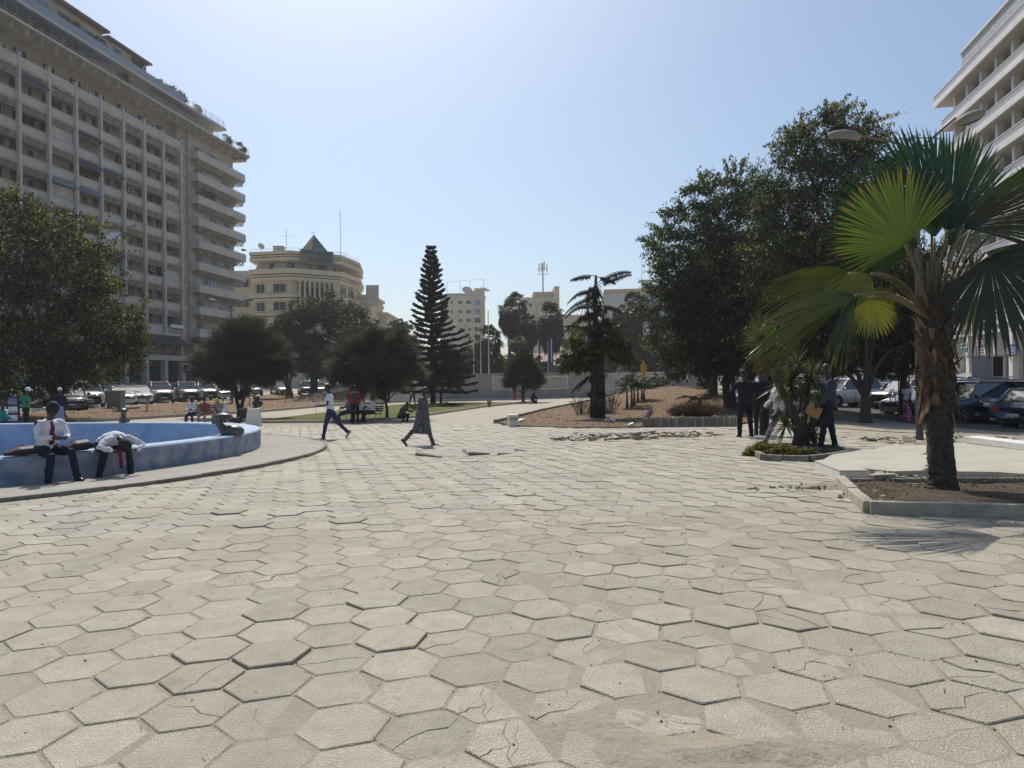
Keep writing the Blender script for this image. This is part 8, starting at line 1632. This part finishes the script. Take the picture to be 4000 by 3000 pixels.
# terrace people
def terr(lab, px, y, z, **k): d = ray(px, 1500); x = d.x / d.y * y; return person(lab, (x, y, z), k.pop('rz', PI), **k)
terr('person wrapped in a bright yellow robe standing on the terrace parapet walk', 2515, 63.0, 1.62, top=yellowR, bot=yellowR, robe=(.12, yellowR, 1.0), hair='wrap', capcol=yellowR, sleeve='wide', H=1.72)
for (px, lab, r) in ((2556, 'dark clothed person sitting on the parapet ledge right of the yellow robe', .2), (2636, 'second dark person sitting on the parapet ledge', 1.2)): terr(lab, px, 62 if px < 2600 else 60, 1.62, rz=PI + r, H=1.7, hip=.14, lean=.3, legs=((1.6, 2.0, .25), (1.6, 2.0, .25)), arms=((.7, .9, .1), (.7, .9, .1)), top=dkblue, bot=blackT)
terr('person in dark red standing by the avenue trees', 2671, 61, 1.6, rz=1.2, H=1.7, top=cloth('dark red', (.13, .02, .03)), bot=cloth('dark red'  , (.13, .02, .03)), robe=(.2, MATS['cloth dark red'], .9))
terr('person in white and pale blue robe at the right end of the parapet', 2694, 60.0, 1.6, rz=1.4, H=1.72, top=blueD, bot=whiteS, robe=(.1, whiteS, 1.0), sleeve='wide', hair='wrap', capcol=blueD)
# right hand group
beltM = mat('belt leather', (.03, .025, .02), .5)
p = gp(2910, 1710); person('left one of two uniformed men, his back turned, arms raised to his face', p, .15, 1.82, top=uniM, bot=uniM, arms=((.5, 1.6, .3, .3), (.45, 1.5, .28, .3)), legs=((.04, .06, .08), (-.06, .06, .09)), head=.1, girth=1.1, vox=.018)
p = gp(2975, 1704); person('right one of two uniformed men with belt and black cap', p, -.1, 1.80, top=uniM, bot=cloth('dark olive trousers', (.022, .024, .022)), arms=((.5, 1.7, .25, .3), (.5, 1.6, .25, .2)), legs=((.0, .04, .08), (-.02, .05, .10)), cap=uniM, hair=None, girth=1.1)
checkM = stripes('checked shirt', (.62, .60, .60), (.35, .33, .36), 7.0, 'Z', .7)
p = gp(3045, 1733); t, w, f, J = person('man in pale checked shirt and grey trousers striding behind the yucca', p, PI / 2 + .1, 1.74, legs=((.52, .06, .02), (-.60, .25, .02)), arms=((-.1, .3, .1), (.25, .5, .12)), top=checkM, bot=greyT, lean=.06, head=.1, footp=(-.15, .8), vox=.018)
q = W2(t, w[0][0] + V((0, .12, -.12))); r_ = root('hand_bag', 'dark pouch swinging in the hand of the checked shirt man', 'bag', q, .5); remesh(MB().ball((0, 0, -.02), (.18, .08, .11), 12, 8).build('bag_body', MATS['black nylon bag'], r_), .018); MB().tube([(-.08, 0, .07), (0, 0, .13), (.08, 0, .07)], .01, 5).build('handle', trimM, r_)
p = gp(3240, 1757); t, w, f, J = person('tall man in blue grey suit walking left with envelope and briefcase', p, PI / 2 - .1, 1.85, legs=((.30, .12, .02), (-.16, .02, .02)), arms=((.22, .55, .1), (-.05, .25, .08)), top=suitM, bot=navyT, jacket=.016, lean=.02, head=.06, footp=(.0, .0), vox=.016, hair='bald', girth=1.02)
q = W2(t, w[0][0] + V((.02, .12, -.16))); r_ = root('envelope', 'brown paper envelope held low by the suited man', 'envelope', q, .1); MB().box((0, 0, 0), (.33, .012, .25), R=Matrix.Rotation(.5, 3, 'Y')).build('paper', mat('brown envelope paper', (.33, .19, .08), .8, var=.06), r_)
q = W2(t, w[1][0] + V((-.02, .03, -.30))); r_ = root('briefcase', 'black briefcase in the far hand of the suited man', 'briefcase', q, PI / 2 - .2 + PI / 2); MB().box((0, 0, 0), (.42, .1, .30)).build('case', mat('black case leather', (.02, .02, .02), .35), r_, bevel=.012); MB().tube([(-.07, 0, .15), (-.06, 0, .2), (.06, 0, .2), (.07, 0, .15)], .01, 6).build('handle', trimM, r_)
for s in (-.13, .13): MB().box((s, -.053, .1), (.03, .01, .03)).build('clasp', chromeM, r_)
# woman in pink
pinkM = bpy.data.materials.new('magenta skirt print'); pinkM.use_nodes = True
def _pk():
    n = pinkM.node_tree.nodes; l = pinkM.node_tree.links; p = n['Principled BSDF']; p.inputs['Roughness'].default_value = .8; tc = n.new('ShaderNodeTexCoord'); v = n.new('ShaderNodeTexVoronoi'); v.inputs['Scale'].default_value = 4.2; v.inputs['Randomness'].default_value = .5; l.new(tc.outputs['Object'], v.inputs['Vector']); a = n.new('ShaderNodeMath'); a.operation = 'COMPARE'; a.inputs[1].default_value = .38; a.inputs[2].default_value = .06; l.new(v.outputs[0], a.inputs[0]); l.new(mixc(n, l, a.outputs[0], (.40, .012, .13), (.6, .55, .6)), p.inputs['Base Color'])
_pk()
p = gp(3545, 1648); person('woman in white blouse and magenta printed wrap skirt by the parked silver saloon', p, PI / 2 + .3, 1.68, top=whiteS, skirt=(.04, pinkM), bot=blackT, sleeve='short', arms=((.2, .3, .15), (.0, .4, .15)), hair='wrap', capcol=mat('brown head wrap', (.12, .06, .03), .8), girth=1.05)
p = gp(3600, 1640); person('dark clothed man half hidden behind the big palm trunk', p, PI, 1.72, top=uniM, bot=blackT)
p = gp(2925, 1560) ; 
bake_all(); bake_text()
